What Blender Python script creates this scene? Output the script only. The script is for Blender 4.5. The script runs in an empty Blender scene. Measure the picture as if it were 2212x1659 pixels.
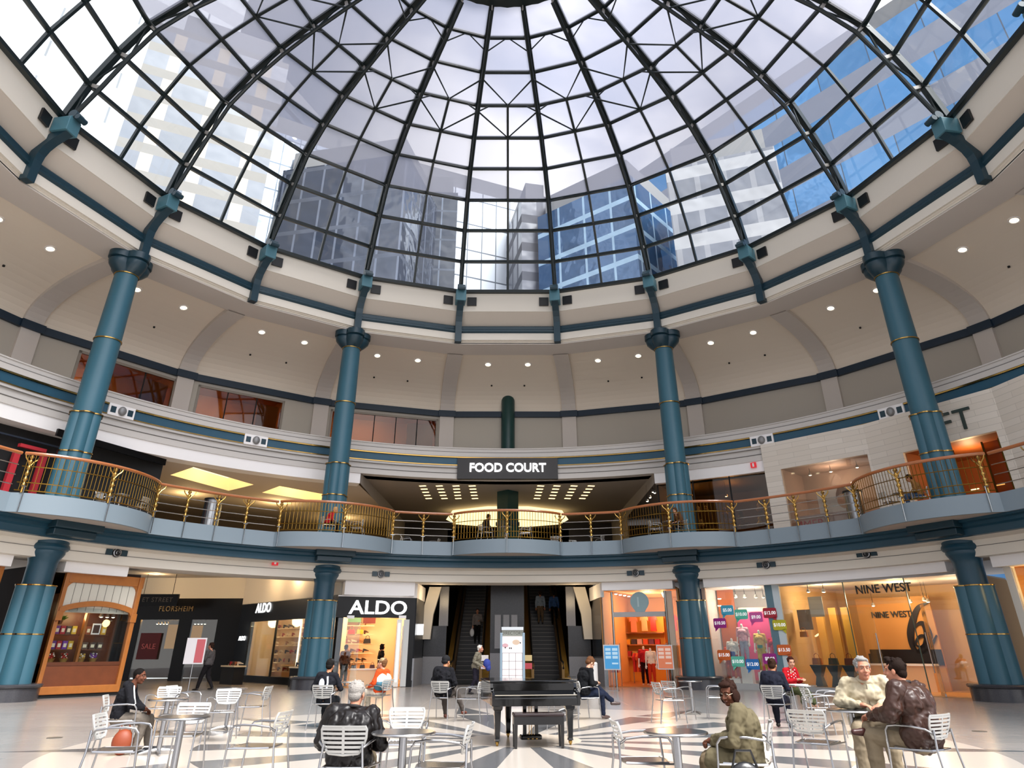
import bpy, bmesh, math, random
from mathutils import Vector, Matrix, Euler
random.seed(7)
PI = math.pi
R = math.radians
sc = bpy.context.scene
col = sc.collection

# ---------------------------------------------------------------- camera
F = 1486.0; PITCH = 0.473; YAW = -0.002; CAM = Vector((0.16, -16.85, 1.40)); CY = 645.5
cam_data = bpy.data.cameras.new('camera')
cam_data.sensor_width = 36.0
cam_data.lens = 36.0 * F / 2212.0
cam_data.shift_y = -(829.5 - CY) / 2212.0
cam_data.clip_end = 500
cam = bpy.data.objects.new('camera', cam_data)
cam.location = CAM
cam.rotation_euler = (PI / 2 + PITCH, 0, YAW)
col.objects.link(cam)
sc.camera = cam

# ---------------------------------------------------------------- exposure
sc.view_settings.view_transform = 'Standard'
sc.view_settings.look = 'None'
sc.view_settings.gamma = 1
sc.view_settings.exposure = 0.85
sc.view_settings.use_curve_mapping = False
sc.cycles.max_bounces = 9
sc.cycles.diffuse_bounces = 7
sc.cycles.glossy_bounces = 3
sc.cycles.transparent_max_bounces = 12
sc.cycles.transmission_bounces = 3
sc.cycles.caustics_reflective = False
sc.cycles.caustics_refractive = False
sc.cycles.sample_clamp_indirect = 6
sc.cycles.use_denoising = True
sc.cycles.use_adaptive_sampling = True
sc.cycles.adaptive_threshold = 0.03

# ---------------------------------------------------------------- sky
def lin(h):
    h = h.lstrip('#')
    c = [int(h[i:i + 2], 16) / 255 for i in (0, 2, 4)]
    return tuple((x / 12.92 if x <= .04045 else ((x + .055) / 1.055) ** 2.4) for x in c) + (1,)

world = bpy.data.worlds.new('sky'); sc.world = world
world.use_nodes = True
nt = world.node_tree; nt.nodes.clear()
def N(t, **k):
    n = nt.nodes.new(t)
    for a, b in k.items():
        if a == 'inp':
            for i, v in b.items(): n.inputs[i].default_value = v
        else: setattr(n, a, b)
    return n
tc = N('ShaderNodeTexCoord')
noise = N('ShaderNodeTexNoise', inp={'Scale': 2.6, 'Detail': 6, 'Roughness': .55, 'Distortion': .4})
ramp = N('ShaderNodeValToRGB')
ramp.color_ramp.elements[0].position = .36; ramp.color_ramp.elements[0].color = (.30, .36, .50, 1)
ramp.color_ramp.elements[1].position = .60; ramp.color_ramp.elements[1].color = (1.0, .98, .97, 1)
e = ramp.color_ramp.elements.new(.48); e.color = (.52, .54, .62, 1)
# sky brightened behind and above the viewer, out of view, to light the hall
dot = N('ShaderNodeVectorMath', operation='DOT_PRODUCT'); dot.inputs[1].default_value = Vector((.45, -.35, .82)).normalized()
mr = N('ShaderNodeMapRange'); mr.inputs[1].default_value = .35; mr.inputs[2].default_value = 1.0; mr.inputs[3].default_value = 1.0; mr.inputs[4].default_value = 3.6
dotw = N('ShaderNodeVectorMath', operation='DOT_PRODUCT'); dotw.inputs[1].default_value = Vector((-.07, .74, .66)).normalized()
mrw = N('ShaderNodeMapRange'); mrw.inputs[1].default_value = .94; mrw.inputs[2].default_value = 1.0; mrw.inputs[3].default_value = 0.0; mrw.inputs[4].default_value = 2.2
addw = N('ShaderNodeMath', operation='ADD')
bg = N('ShaderNodeBackground')
mul = N('ShaderNodeMath', operation='MULTIPLY'); mul.inputs[1].default_value = 0.76
out = N('ShaderNodeOutputWorld')
L = nt.links.new
dotd = N('ShaderNodeVectorMath', operation='DOT_PRODUCT'); dotd.inputs[1].default_value = Vector((-.42, .62, .66)).normalized()
mrd = N('ShaderNodeMapRange'); mrd.inputs[1].default_value = .88; mrd.inputs[2].default_value = .985; mrd.inputs[3].default_value = 1.0; mrd.inputs[4].default_value = 0.22
muld = N('ShaderNodeMath', operation='MULTIPLY')
L(tc.outputs['Generated'], dotd.inputs[0]); L(dotd.outputs['Value'], mrd.inputs[0])
L(tc.outputs['Generated'], noise.inputs['Vector']); L(noise.outputs['Fac'], ramp.inputs['Fac'])
L(tc.outputs['Generated'], dot.inputs[0]); L(dot.outputs['Value'], mr.inputs[0])
L(tc.outputs['Generated'], dotw.inputs[0]); L(dotw.outputs['Value'], mrw.inputs[0])
L(mr.outputs[0], addw.inputs[0]); L(mrw.outputs[0], addw.inputs[1])
L(addw.outputs[0], mul.inputs[0]); L(mul.outputs[0], muld.inputs[0]); L(mrd.outputs[0], muld.inputs[1]); L(muld.outputs[0], bg.inputs['Strength'])
L(ramp.outputs['Color'], bg.inputs['Color']); L(bg.outputs[0], out.inputs['Surface'])

sun_data = bpy.data.lights.new('sun', 'SUN')
sun_data.energy = 4.0; sun_data.angle = R(28); sun_data.color = (1.0, .97, .93)
sun = bpy.data.objects.new('sun', sun_data)
sun.rotation_euler = Vector((.38, -.42, .82)).to_track_quat('Z', 'Y').to_euler()
sun.location = (10, -10, 60)
col.objects.link(sun)

# ---------------------------------------------------------------- helpers
def tag(o, label=None, cat=None, group=None, kind=None):
    if label: o['label'] = label
    if cat: o['category'] = cat
    if group: o['group'] = group
    if kind: o['kind'] = kind
    return o
def empty(name, loc=(0, 0, 0), rz=0, parent=None):
    o = bpy.data.objects.new(name, None); o.empty_display_size = .1
    o.location = loc; o.rotation_euler = (0, 0, rz)
    col.objects.link(o)
    if parent: o.parent = parent
    return o
def thing(name, label, cat, loc=(0, 0, 0), rz=0, group=None):
    return tag(empty(name, loc, rz), label, cat, group)
def kids(o): return [c for c in ALLOBJ_CH.get(o.name, [])]
def copy_tree(o, parent=None):
    c = o.copy(); col.objects.link(c)
    if parent is not None: c.parent = parent
    for ch in list(o.children): copy_tree(ch, c)
    return c
def relabel(o, label, group=None):
    o['label'] = label
    if group: o['group'] = group
    return o
class MB:
    """collects shapes; build() links them as ONE mesh object"""
    def __init__(s): s.v = []; s.f = []; s.m = []; s.mi = 0
    def add(s, vs, fs):
        b = len(s.v); s.v += [tuple(v) for v in vs]
        s.f += [tuple(b + i for i in f) for f in fs]; s.m += [s.mi] * len(fs)
        return s
    def box(s, c, d, rz=0, M=None):
        x, y, z = d[0] / 2, d[1] / 2, d[2] / 2
        vs = [Vector((a * x, b * y, e * z)) for a in (-1, 1) for b in (-1, 1) for e in (-1, 1)]
        m = (M if M is not None else Matrix.Rotation(rz, 3, 'Z'))
        vs = [m @ v + Vector(c) for v in vs]
        return s.add(vs, [(0, 1, 3, 2), (4, 6, 7, 5), (0, 4, 5, 1), (2, 3, 7, 6), (0, 2, 6, 4), (1, 5, 7, 3)])
    def bx(s, x0, x1, y0, y1, z0, z1): return s.box(((x0 + x1) / 2, (y0 + y1) / 2, (z0 + z1) / 2), (abs(x1 - x0), abs(y1 - y0), abs(z1 - z0)))
    def tube(s, pts, r, n=8, caps=True, closed=False):
        pts = [Vector(p) for p in pts]; rs = r if isinstance(r, (list, tuple)) else [r] * len(pts)
        vs = []; k = len(pts); up = None
        for i, p in enumerate(pts):
            if closed: t = (pts[(i + 1) % k] - pts[i - 1])
            else: t = (pts[min(i + 1, k - 1)] - pts[max(i - 1, 0)])
            if t.length < 1e-9: t = Vector((0, 0, 1))
            t.normalize()
            if up is None:
                up = Vector((0, 0, 1)) if abs(t.z) < .9 else Vector((0, 1, 0))
            a = t.cross(up)
            if a.length < 1e-6: a = t.orthogonal()
            a.normalize(); b = a.cross(t).normalized(); up = b
            for j in range(n):
                q = 2 * PI * j / n
                vs.append(p + rs[i] * (math.cos(q) * a + math.sin(q) * b))
        fs = []
        for i in range(k if closed else k - 1):
            i2 = (i + 1) % k
            for j in range(n): fs.append((i * n + j, i * n + (j + 1) % n, i2 * n + (j + 1) % n, i2 * n + j))
        if caps and not closed: fs += [tuple(range(n))[::-1], tuple(range((k - 1) * n, k * n))]
        return s.add(vs, fs)
    def bar(s, a, b, w, h):
        """rectangular bar from a to b, w sideways and h towards up"""
        a = Vector(a); b = Vector(b); t = (b - a).normalized()
        up = Vector((0, 0, 1)) if abs(t.z) < .95 else Vector((0, 1, 0))
        x = t.cross(up).normalized() * w / 2; y = x.cross(t).normalized() * h / 2
        vs = [p + i * x + j * y for p in (a, b) for i, j in ((-1, -1), (1, -1), (1, 1), (-1, 1))]
        return s.add(vs, [(3, 2, 1, 0), (4, 5, 6, 7), (0, 1, 5, 4), (1, 2, 6, 5), (2, 3, 7, 6), (3, 0, 4, 7)])
    def lathe(s, prof, c=(0, 0, 0), n=24, sx=1, sy=1):
        vs = []; fs = []; k = len(prof)
        for r, z in prof:
            for j in range(n):
                q = 2 * PI * j / n
                vs.append((c[0] + sx * r * math.cos(q), c[1] + sy * r * math.sin(q), c[2] + z))
        for i in range(k - 1):
            for j in range(n): fs.append((i * n + j, i * n + (j + 1) % n, (i + 1) * n + (j + 1) % n, (i + 1) * n + j))
        fs += [tuple(range(n))[::-1], tuple(range((k - 1) * n, k * n))]
        return s.add(vs, fs)
    def prism(s, poly, z0, z1):
        n = len(poly)
        vs = [(x, y, z0) for x, y in poly] + [(x, y, z1) for x, y in poly]
        fs = [tuple(range(n))[::-1], tuple(range(n, 2 * n))] + [(i, (i + 1) % n, n + (i + 1) % n, n + i) for i in range(n)]
        return s.add(vs, fs)
    def plate(s, poly, y0, y1):
        """polygon in xz extruded along y"""
        n = len(poly)
        vs = [(x, y0, z) for x, z in poly] + [(x, y1, z) for x, z in poly]
        fs = [tuple(range(n)), tuple(range(n, 2 * n))[::-1]] + [(i, n + i, n + (i + 1) % n, (i + 1) % n) for i in range(n)]
        return s.add(vs, fs)
    def ell(s, c, r, n=12, k=8, M=None):
        vs = [(0, 0, -1)]; 
        for i in range(1, k):
            a = -PI / 2 + PI * i / k
            for j in range(n):
                q = 2 * PI * j / n; vs.append((math.cos(a) * math.cos(q), math.cos(a) * math.sin(q), math.sin(a)))
        vs.append((0, 0, 1)); fs = []
        for j in range(n): fs.append((0, 1 + (j + 1) % n, 1 + j))
        for i in range(k - 2):
            for j in range(n): fs.append((1 + i * n + j, 1 + i * n + (j + 1) % n, 1 + (i + 1) * n + (j + 1) % n, 1 + (i + 1) * n + j))
        t = 1 + (k - 2) * n
        for j in range(n): fs.append((t + j, t + (j + 1) % n, len(vs) - 1))
        rr = r if isinstance(r, (list, tuple)) else (r, r, r)
        o = []
        for v in vs:
            w = Vector((v[0] * rr[0], v[1] * rr[1], v[2] * rr[2]))
            if M is not None: w = M @ w
            o.append(w + Vector(c))
        return s.add(o, fs)
    def arc(s, prof, a0, a1, n, closed=True, rfun=None):
        """sweep a closed profile of (r, z) about the hall's axis from angle a0 to a1 (degrees, 0 = +Y)"""
        k = len(prof); vs = []
        for i in range(n + 1):
            a = R(a0 + (a1 - a0) * i / n); dr = rfun(math.degrees(a)) if rfun else 0
            for r, z in prof: vs.append(((r + dr) * math.sin(a), (r + dr) * math.cos(a), z))
        fs = []
        for i in range(n):
            for j in range(k if closed else k - 1):
                j2 = (j + 1) % k
                fs.append((i * k + j, (i + 1) * k + j, (i + 1) * k + j2, i * k + j2))
        if closed: fs += [tuple(range(k)), tuple(range(n * k, (n + 1) * k))[::-1]]
        return s.add(vs, fs)
    def build(s, name, mats, parent=None, smooth=False, loc=None, rot=None, bevel=0, angle=35):
        me = bpy.data.meshes.new(name); me.from_pydata(s.v, [], s.f)
        ms = mats if isinstance(mats, (list, tuple)) else [mats]
        for m in ms: me.materials.append(m)
        if len(ms) > 1: me.polygons.foreach_set('material_index', s.m)
        b = bmesh.new(); b.from_mesh(me); bmesh.ops.recalc_face_normals(b, faces=b.faces); b.to_mesh(me); b.free()
        if smooth:
            me.polygons.foreach_set('use_smooth', [True] * len(me.polygons))
            try: me.set_sharp_from_angle(angle=R(angle))
            except Exception: pass
        me.update()
        o = bpy.data.objects.new(name, me); col.objects.link(o)
        if parent is not None: o.parent = parent
        if loc is not None: o.location = loc
        if rot is not None: o.rotation_euler = rot
        if bevel:
            m = o.modifiers.new('bevel', 'BEVEL'); m.width = bevel; m.segments = 2; m.limit_method = 'ANGLE'
        return o
def pol(r, deg, z=0): return Vector((r * math.sin(R(deg)), r * math.cos(R(deg)), z))
def radial(deg): return -R(deg)     # local +y then points outwards, +x to the right seen from the hall's middle
def ray(px, py):
    x = (px - 1106) / F; yc = -(py - CY) / F
    y = math.cos(PITCH) - yc * math.sin(PITCH); z = math.sin(PITCH) + yc * math.cos(PITCH)
    c, s_ = math.cos(YAW), math.sin(YAW)
    return Vector((x * c - y * s_, x * s_ + y * c, z))
def onz(px, py, z=0.0):
    d = ray(px, py); return CAM + d * ((z - CAM.z) / d.z)
def ony(px, py, Y):
    d = ray(px, py); return CAM + d * ((Y - CAM.y) / d.y)
def oncyl(px, py, r):
    d = ray(px, py); a = d.x ** 2 + d.y ** 2; b = 2 * (CAM.x * d.x + CAM.y * d.y); c = CAM.x ** 2 + CAM.y ** 2 - r * r
    return CAM + d * ((-b + math.sqrt(b * b - 4 * a * c)) / (2 * a))
def text(s, size, m, parent=None, loc=(0, 0, 0), rot=(PI / 2, 0, 0), ext=.01, align='CENTER', name='lettering', sx=1.0, bold=0.0, spacing=1.0):
    c = bpy.data.curves.new(name, 'FONT'); c.body = s; c.size = size; c.extrude = ext; c.align_x = align; c.align_y = 'CENTER'
    c.offset = bold; c.space_character = spacing; c.resolution_u = 4
    c.materials.append(m)
    tmp = bpy.data.objects.new(name, c); me = bpy.data.meshes.new_from_object(tmp); bpy.data.objects.remove(tmp); bpy.data.curves.remove(c)
    if not me.materials: me.materials.append(m)
    o = bpy.data.objects.new(name, me); col.objects.link(o); o.location = loc; o.rotation_euler = rot; o.scale = (sx, 1, 1)
    if parent is not None: o.parent = parent
    return o

# ---------------------------------------------------------------- materials
MATS = {}
def mat(name, color='#888888', rough=.5, metal=0, spec=.5, emit=None, es=1, noise=None, bump=0, coat=0, alpha=1):
    if name in MATS: return MATS[name]
    m = bpy.data.materials.new(name); m.use_nodes = True; MATS[name] = m
    t = m.node_tree; b = t.nodes['Principled BSDF']
    c = lin(color) if isinstance(color, str) else color
    b.inputs['Base Color'].default_value = c; b.inputs['Roughness'].default_value = rough; b.inputs['Metallic'].default_value = metal
    b.inputs['Specular IOR Level'].default_value = spec; b.inputs['Coat Weight'].default_value = coat
    if emit:
        b.inputs['Emission Color'].default_value = lin(emit); b.inputs['Emission Strength'].default_value = es
    if noise or bump:
        sc_, amt = noise if noise else (20, 0)
        co = t.nodes.new('ShaderNodeTexCoord'); n = t.nodes.new('ShaderNodeTexNoise'); n.inputs['Scale'].default_value = sc_; n.inputs['Detail'].default_value = 5
        t.links.new(co.outputs['Object'], n.inputs['Vector'])
        if amt:
            mx = t.nodes.new('ShaderNodeMix'); mx.data_type = 'RGBA'
            mx.inputs[6].default_value = tuple(min(1, x * (1 - amt)) for x in c[:3]) + (1,); mx.inputs[7].default_value = tuple(min(1, x * (1 + amt)) for x in c[:3]) + (1,)
            t.links.new(n.outputs['Fac'], mx.inputs[0]); t.links.new(mx.outputs[2], b.inputs['Base Color'])
        if bump:
            bp = t.nodes.new('ShaderNodeBump'); bp.inputs['Strength'].default_value = bump; bp.inputs['Distance'].default_value = .01
            t.links.new(n.outputs['Fac'], bp.inputs['Height']); t.links.new(bp.outputs[0], b.inputs['Normal'])
    return m
def emis(name, color, s):
    if name in MATS: return MATS[name]
    m = bpy.data.materials.new(name); m.use_nodes = True; MATS[name] = m
    t = m.node_tree; t.nodes.clear(); e = t.nodes.new('ShaderNodeEmission'); o = t.nodes.new('ShaderNodeOutputMaterial')
    e.inputs[0].default_value = lin(color); e.inputs[1].default_value = s; t.links.new(e.outputs[0], o.inputs[0]); return m
def glassmat(name, tint=(.9, .93, .93), gloss=.12, rough=.02, transl=0.0, tcol=(.8, .8, .82), vary=0):
    if name in MATS: return MATS[name]
    m = bpy.data.materials.new(name); m.use_nodes = True; MATS[name] = m
    t = m.node_tree; t.nodes.clear(); n = t.nodes.new; l = t.links.new
    tr = n('ShaderNodeBsdfTransparent'); tr.inputs[0].default_value = tint + (1,)
    gl = n('ShaderNodeBsdfGlossy'); gl.inputs['Roughness'].default_value = rough
    last = tr.outputs[0]
    if transl:
        tl = n('ShaderNodeBsdfTranslucent'); tl.inputs[0].default_value = tcol + (1,)
        mx = n('ShaderNodeMixShader'); mx.inputs[0].default_value = transl; l(last, mx.inputs[1]); l(tl.outputs[0], mx.inputs[2]); last = mx.outputs[0]
    fr = n('ShaderNodeLayerWeight'); fr.inputs[0].default_value = .25
    ml = n('ShaderNodeMath'); ml.operation = 'MULTIPLY_ADD'; ml.inputs[1].default_value = .6; ml.inputs[2].default_value = gloss; ml.use_clamp = True
    l(fr.outputs['Fresnel'], ml.inputs[0])
    mx = n('ShaderNodeMixShader'); l(ml.outputs[0], mx.inputs[0]); l(last, mx.inputs[1]); l(gl.outputs[0], mx.inputs[2])
    o = n('ShaderNodeOutputMaterial'); l(mx.outputs[0], o.inputs[0]); return m

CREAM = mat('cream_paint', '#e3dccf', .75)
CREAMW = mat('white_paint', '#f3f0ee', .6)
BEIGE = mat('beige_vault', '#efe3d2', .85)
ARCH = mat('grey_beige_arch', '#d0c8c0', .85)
WALLG = mat('grey_wall', '#b9b2a6', .85)
FASC = mat('fascia_grey', '#c9c4be', .7)
LINE = mat('shadow_line_grey', '#6c6864', .8)  # shade along the fascia steps, painted as raised dark strips
TEALD = mat('dark_teal_paint', '#193642', .35)
TEALB = mat('cornice_teal', '#1b4456', .38)
TEAL = mat('column_teal', '#305c6c', .42, noise=(1.2, .05))
NAVY = mat('navy_band', '#12283a', .5)
STEEL = mat('painted_steel_green_black', '#0d1a1b', .35)
DECK = mat('blue_grey_deck', '#78868f', .5)
BRASS = mat('polished_brass', '#b08c4c', .22, 1)
BRASSD = mat('aged_brass', '#8a6a2c', .25, 1)
COPPER = mat('copper_wood_rail', '#a5602f', .28, spec=.6, coat=.4)
BLACK = mat('black', '#0b0b0c', .4)
BLACKM = mat('matt_black', '#101010', .8)
ALU = mat('brushed_aluminium', '#a9a9aa', .26, 1)
ALUW = mat('pale_aluminium_back', '#bdbdba', .38, .35)
WOOD = mat('honey_wood', '#a8662c', .38, noise=(6, .18), coat=.2)
WOODD = mat('dark_wood', '#5c2f18', .4, noise=(8, .2))
PIANO = mat('black_lacquer', '#030303', .10, spec=.35, coat=.25)
WARM = emis('warm_light', '#ffdba0', 5)
DOWN = emis('downlight_glow', '#ffe9bc', 2.2)
WHITEL = emis('white_lettering_light', '#ffffff', 1.6)
GLASSU = glassmat('frosted_sky_glass', (.80, .80, .84), .0, .1, .74, (.165, .17, .205))
GLASSL = glassmat('clear_roof_glass', (.88, .92, .94), .03, .01)
SHOPG = glassmat('shop_window_glass', (.93, .96, .95), .05, .01)
SMOKE = glassmat('smoked_window_glass', (.62, .50, .38), .03, .02)
# ================================================================= FLOOR
def floor_material():
    m = bpy.data.materials.new('terrazzo_floor_with_star'); m.use_nodes = True
    t = m.node_tree; n = t.nodes.new; l = t.links.new; b = t.nodes['Principled BSDF']
    co = n('ShaderNodeTexCoord'); sub = n('ShaderNodeVectorMath'); sub.operation = 'SUBTRACT'; sub.inputs[1].default_value = (.36, -2.5, 0)
    l(co.outputs['Object'], sub.inputs[0])
    sep = n('ShaderNodeSeparateXYZ'); l(sub.outputs[0], sep.inputs[0])
    def M(op, a, b_=None, c=None):
        x = n('ShaderNodeMath'); x.operation = op
        for i, v in enumerate((a, b_, c)):
            if v is None: continue
            if isinstance(v, (int, float)): x.inputs[i].default_value = v
            else: l(v, x.inputs[i])
        return x.outputs[0]
    X, Y = sep.outputs[0], sep.outputs[1]
    r = M('SQRT', M('ADD', M('MULTIPLY', X, X), M('MULTIPLY', Y, Y)))
    ang = M('ARCTAN2', X, Y)
    step = 2 * PI / 16
    # angle to the nearest dark ray's centre line, rays at 11.25 deg + k*22.5
    fr = M('SUBTRACT', M('FRACT', M('DIVIDE', ang, step)), .5)
    da = M('ABSOLUTE', M('MULTIPLY', fr, step))
    inner = M('MULTIPLY', M('LESS_THAN', da, R(4.6)), M('MULTIPLY', M('GREATER_THAN', r, 1.05), M('LESS_THAN', r, 5.45)))
    lat = M('MULTIPLY', r, da)
    wid = M('MULTIPLY', M('SUBTRACT', 8.4, r), .165)
    outer = M('MULTIPLY', M('LESS_THAN', lat, wid), M('MULTIPLY', M('GREATER_THAN', r, 5.75), M('LESS_THAN', r, 8.4)))
    dark = M('MAXIMUM', inner, outer)
    disc = M('LESS_THAN', r, 7.5)
    hub = M('MULTIPLY', M('LESS_THAN', r, 1.05), 1.0)
    # tile joints outside the star
    br = n('ShaderNodeTexBrick'); br.inputs['Scale'].default_value = 1.0; br.offset = 0; br.inputs['Brick Width'].default_value = 1.2; br.inputs['Row Height'].default_value = .6
    br.inputs['Mortar Size'].default_value = .006; br.inputs['Color1'].default_value = lin('#958f8a'); br.inputs['Color2'].default_value = lin('#8b8682'); br.inputs['Mortar'].default_value = lin('#a09c98')
    l(co.outputs['Object'], br.inputs['Vector'])
    ns = n('ShaderNodeTexNoise'); ns.inputs['Scale'].default_value = 160; ns.inputs['Detail'].default_value = 2; l(co.outputs['Object'], ns.inputs['Vector'])
    vr = n('ShaderNodeTexVoronoi'); vr.inputs['Scale'].default_value = 55; l(co.outputs['Object'], vr.inputs['Vector'])
    def mix(f, a, b_):
        x = n('ShaderNodeMix'); x.data_type = 'RGBA'
        for s_, v in ((0, f), (6, a), (7, b_)):
            if isinstance(v, (int, float)): x.inputs[s_].default_value = v
            elif isinstance(v, tuple): x.inputs[s_].default_value = v
            else: l(v, x.inputs[s_])
        return x.outputs[2]
    speck = n('ShaderNodeValToRGB'); speck.color_ramp.elements[0].position = .35; speck.color_ramp.elements[0].color = lin('#2a2b2e'); speck.color_ramp.elements[1].position = .62; speck.color_ramp.elements[1].color = lin('#737476')
    l(ns.outputs['Fac'], speck.inputs[0])
    cream = mix(ns.outputs['Fac'], lin('#aea69c'), lin('#bfb7ad'))
    c1 = mix(disc, br.outputs['Color'], cream)
    c2 = mix(hub, c1, lin('#cdbfae'))
    c3 = mix(dark, c2, speck.outputs[0])
    l(c3, b.inputs['Base Color'])
    b.inputs['Roughness'].default_value = .22; b.inputs['Specular IOR Level'].default_value = .45
    return m
mb = MB(); mb.lathe([(0.01, -.3), (34, -.3), (34, 0), (0.01, 0)], n=80)
fl = mb.build('floor', floor_material()); tag(fl, 'polished pale floor with dark compass star inlay', 'floor', kind='structure')

# ================================================================= GROUND FLOOR ENVELOPE
A0, A1, NA = -110, 110, 110
def struct(name, mb, m, label=None, cat=None, smooth=False, parent=None):
    o = mb.build(name, m, parent, smooth=smooth)
    if parent is None: tag(o, label, cat, kind='structure')
    return o
# first floor deck slab: bays bulge inwards
BUL = [(-99, 9), (-63, 9), (-27.4, 9), (0, 8.8), (27.4, 9), (63, 9), (99, 9)]
def bulge(a):
    for c, w in BUL:
        x = abs(a - c) / w
        if x < 1: return -1.25 * (1 - x * x) ** .72
    return 0.0
mb = MB(); mb.arc([(16.2, 5.22), (16.2, 5.80), (16.32, 5.80), (16.32, 5.22)], A0, A1, 440, rfun=bulge)
dk = struct('trim_1', mb, DECK, 'smooth blue grey edge band of the upper balcony', 'balcony edge', smooth=True)
mb = MB()
for i in range(440):
    a0 = A0 + (A1 - A0) * i / 440; a1 = A0 + (A1 - A0) * (i + 1) / 440
    r0, r1 = 16.3 + bulge(a0), 16.3 + bulge(a1)
    if False: pass
    p = [pol(r0, a0), pol(24.5, a0), pol(24.5, a1), pol(r1, a1)]
    b = len(mb.v)
    mb.add([(q.x, q.y, 5.76) for q in p] + [(q.x, q.y, 5.24) for q in p], [(0, 1, 2, 3), (7, 6, 5, 4), (0, 3, 7, 4), (1, 5, 6, 2)])
struct('floor_upper', mb, mat('deck_soffit', '#b7ada3', .8), 'balcony deck slab of the upper level', 'balcony floor')
# thin joints on the edge band below each post
# teal cornice
mb = MB(); mb.arc([(16.33, 5.27), (16.33, 5.16), (16.5, 5.13), (16.5, 5.03), (16.62, 4.98), (16.66, 4.90), (16.66, 4.77), (17.3, 4.77), (17.3, 5.24)], A0, A1, NA * 2)
struct('trim_2', mb, TEALB, 'deep teal moulded cornice ring under the balcony', 'cornice', smooth=True)
# cream fascia under the cornice
mb = MB(); mb.arc([(16.9, 4.79), (16.9, 4.76), (17.3, 4.70), (17.36, 4.20), (17.6, 4.18), (18.6, 4.18), (18.6, 4.3), (17.5, 4.79)], A0, A1, NA * 2)
struct('trim_3', mb, CREAM, 'cream fascia ring below the teal cornice', 'fascia')
mb = MB(); mb.arc([(17.30, 4.50), (17.30, 4.515), (17.35, 4.515), (17.35, 4.50)], A0, A1, NA)
struct('trim_4', mb, LINE, 'thin painted shadow line on the cream fascia', 'groove')
# ground ceiling behind
mb = MB(); mb.arc([(18.4, 5.0), (18.4, 5.06), (34, 5.06), (34, 5.0)], A0, A1, NA)
struct('ceiling_ground', mb, mat('ground_ceiling', '#cfc6ba', .8), 'pale plaster ceiling of the ground floor shops', 'ceiling')
# white valances over shops (r 17.9)
def valance(n, a0, a1, lab, z0=3.85, z1=4.42):
    mb = MB(); mb.arc([(17.62, z0), (17.62, z1), (18.1, z1), (18.1, z0)], a0, a1, max(3, int(abs(a1 - a0))))
    struct('trim_%d' % n, mb, CREAMW, lab, 'valance')
valance(5, -53, -60.4, 'white valance above the wood-framed sweet shop')
valance(6, -66.2, -90, 'white valance left of the leftmost column')
valance(7, -24.0, -13.8, 'white valance above the black shoe shop sign', 3.62, 4.2)
valance(8, 14.2, 24.6, 'white valance above the right clothes shop entrance')
valance(9, 29.0, 60.4, 'long white valance above the glass shop fronts')
valance(10, 65.5, 90, 'white valance right of the rightmost column')

# ================================================================= UPPER LEVEL FASCIA (r 19.4)
mb = MB(); mb.arc([(19.4, 9.36), (19.4, 9.62), (19.46, 9.66), (19.46, 9.90), (19.40, 9.93), (19.40, 10.05), (19.48, 10.06), (19.48, 10.50), (19.38, 10.52), (19.38, 10.74), (19.44, 10.76), (19.44, 11.0), (20.6, 11.0), (20.6, 9.36)], A0, A1, NA)
struct('trim_11', mb, FASC, 'stepped grey fascia ring above the upper shops', 'fascia')
mb = MB(); mb.arc([(19.43, 10.1), (19.43, 10.44), (19.5, 10.44), (19.5, 10.1)], A0, A1, NA)
struct('trim_12', mb, mat('teal_band', '#245066', .5), 'flat teal stripe running round the grey fascia', 'stripe')
mb = MB(); mb.arc([(19.36, 10.45), (19.36, 10.50), (19.45, 10.50), (19.45, 10.45)], A0, A1, NA)
struct('trim_13', mb, BRASS, 'upper brass strip edging the teal stripe', 'strip')
mb = MB(); mb.arc([(19.36, 10.04), (19.36, 10.08), (19.45, 10.08), (19.45, 10.04)], A0, A1, NA)
struct('trim_14', mb, BRASS, 'lower brass strip edging the teal stripe', 'strip')
for i, z in enumerate((9.64, 9.915, 10.75)):
    mb = MB(); mb.arc([(19.375, z - .012), (19.375, z + .012), (19.42, z + .012), (19.42, z - .012)], A0, A1, NA)
    struct('trim_%d' % (15 + i), mb, LINE, ['lowest', 'middle', 'topmost'][i] + ' thin painted shadow line on the grey fascia', 'groove')
# white drop band under the fascia, both sides of the food court opening
for i, (a0, a1, lb) in enumerate(((-100, -22.3, 'white drop band under the fascia on the left side'), (22.3, 38.2, 'white drop band under the fascia beside the right column'))):
    mb = MB(); mb.arc([(19.45, 8.86), (19.45, 9.38), (20.2, 9.38), (20.2, 8.86)], a0, a1, int(abs(a1 - a0)))
    struct('trim_%d' % (18 + i), mb, CREAMW, lb, 'band')
# third floor: ledge and outer wall with navy band, vault above
mb = MB(); mb.arc([(19.4, 10.95), (19.4, 11.0), (24.2, 11.0), (24.2, 10.95)], A0, A1, NA)
struct('floor_gallery', mb, FASC, 'hidden ledge behind the grey fascia', 'ledge')

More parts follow.
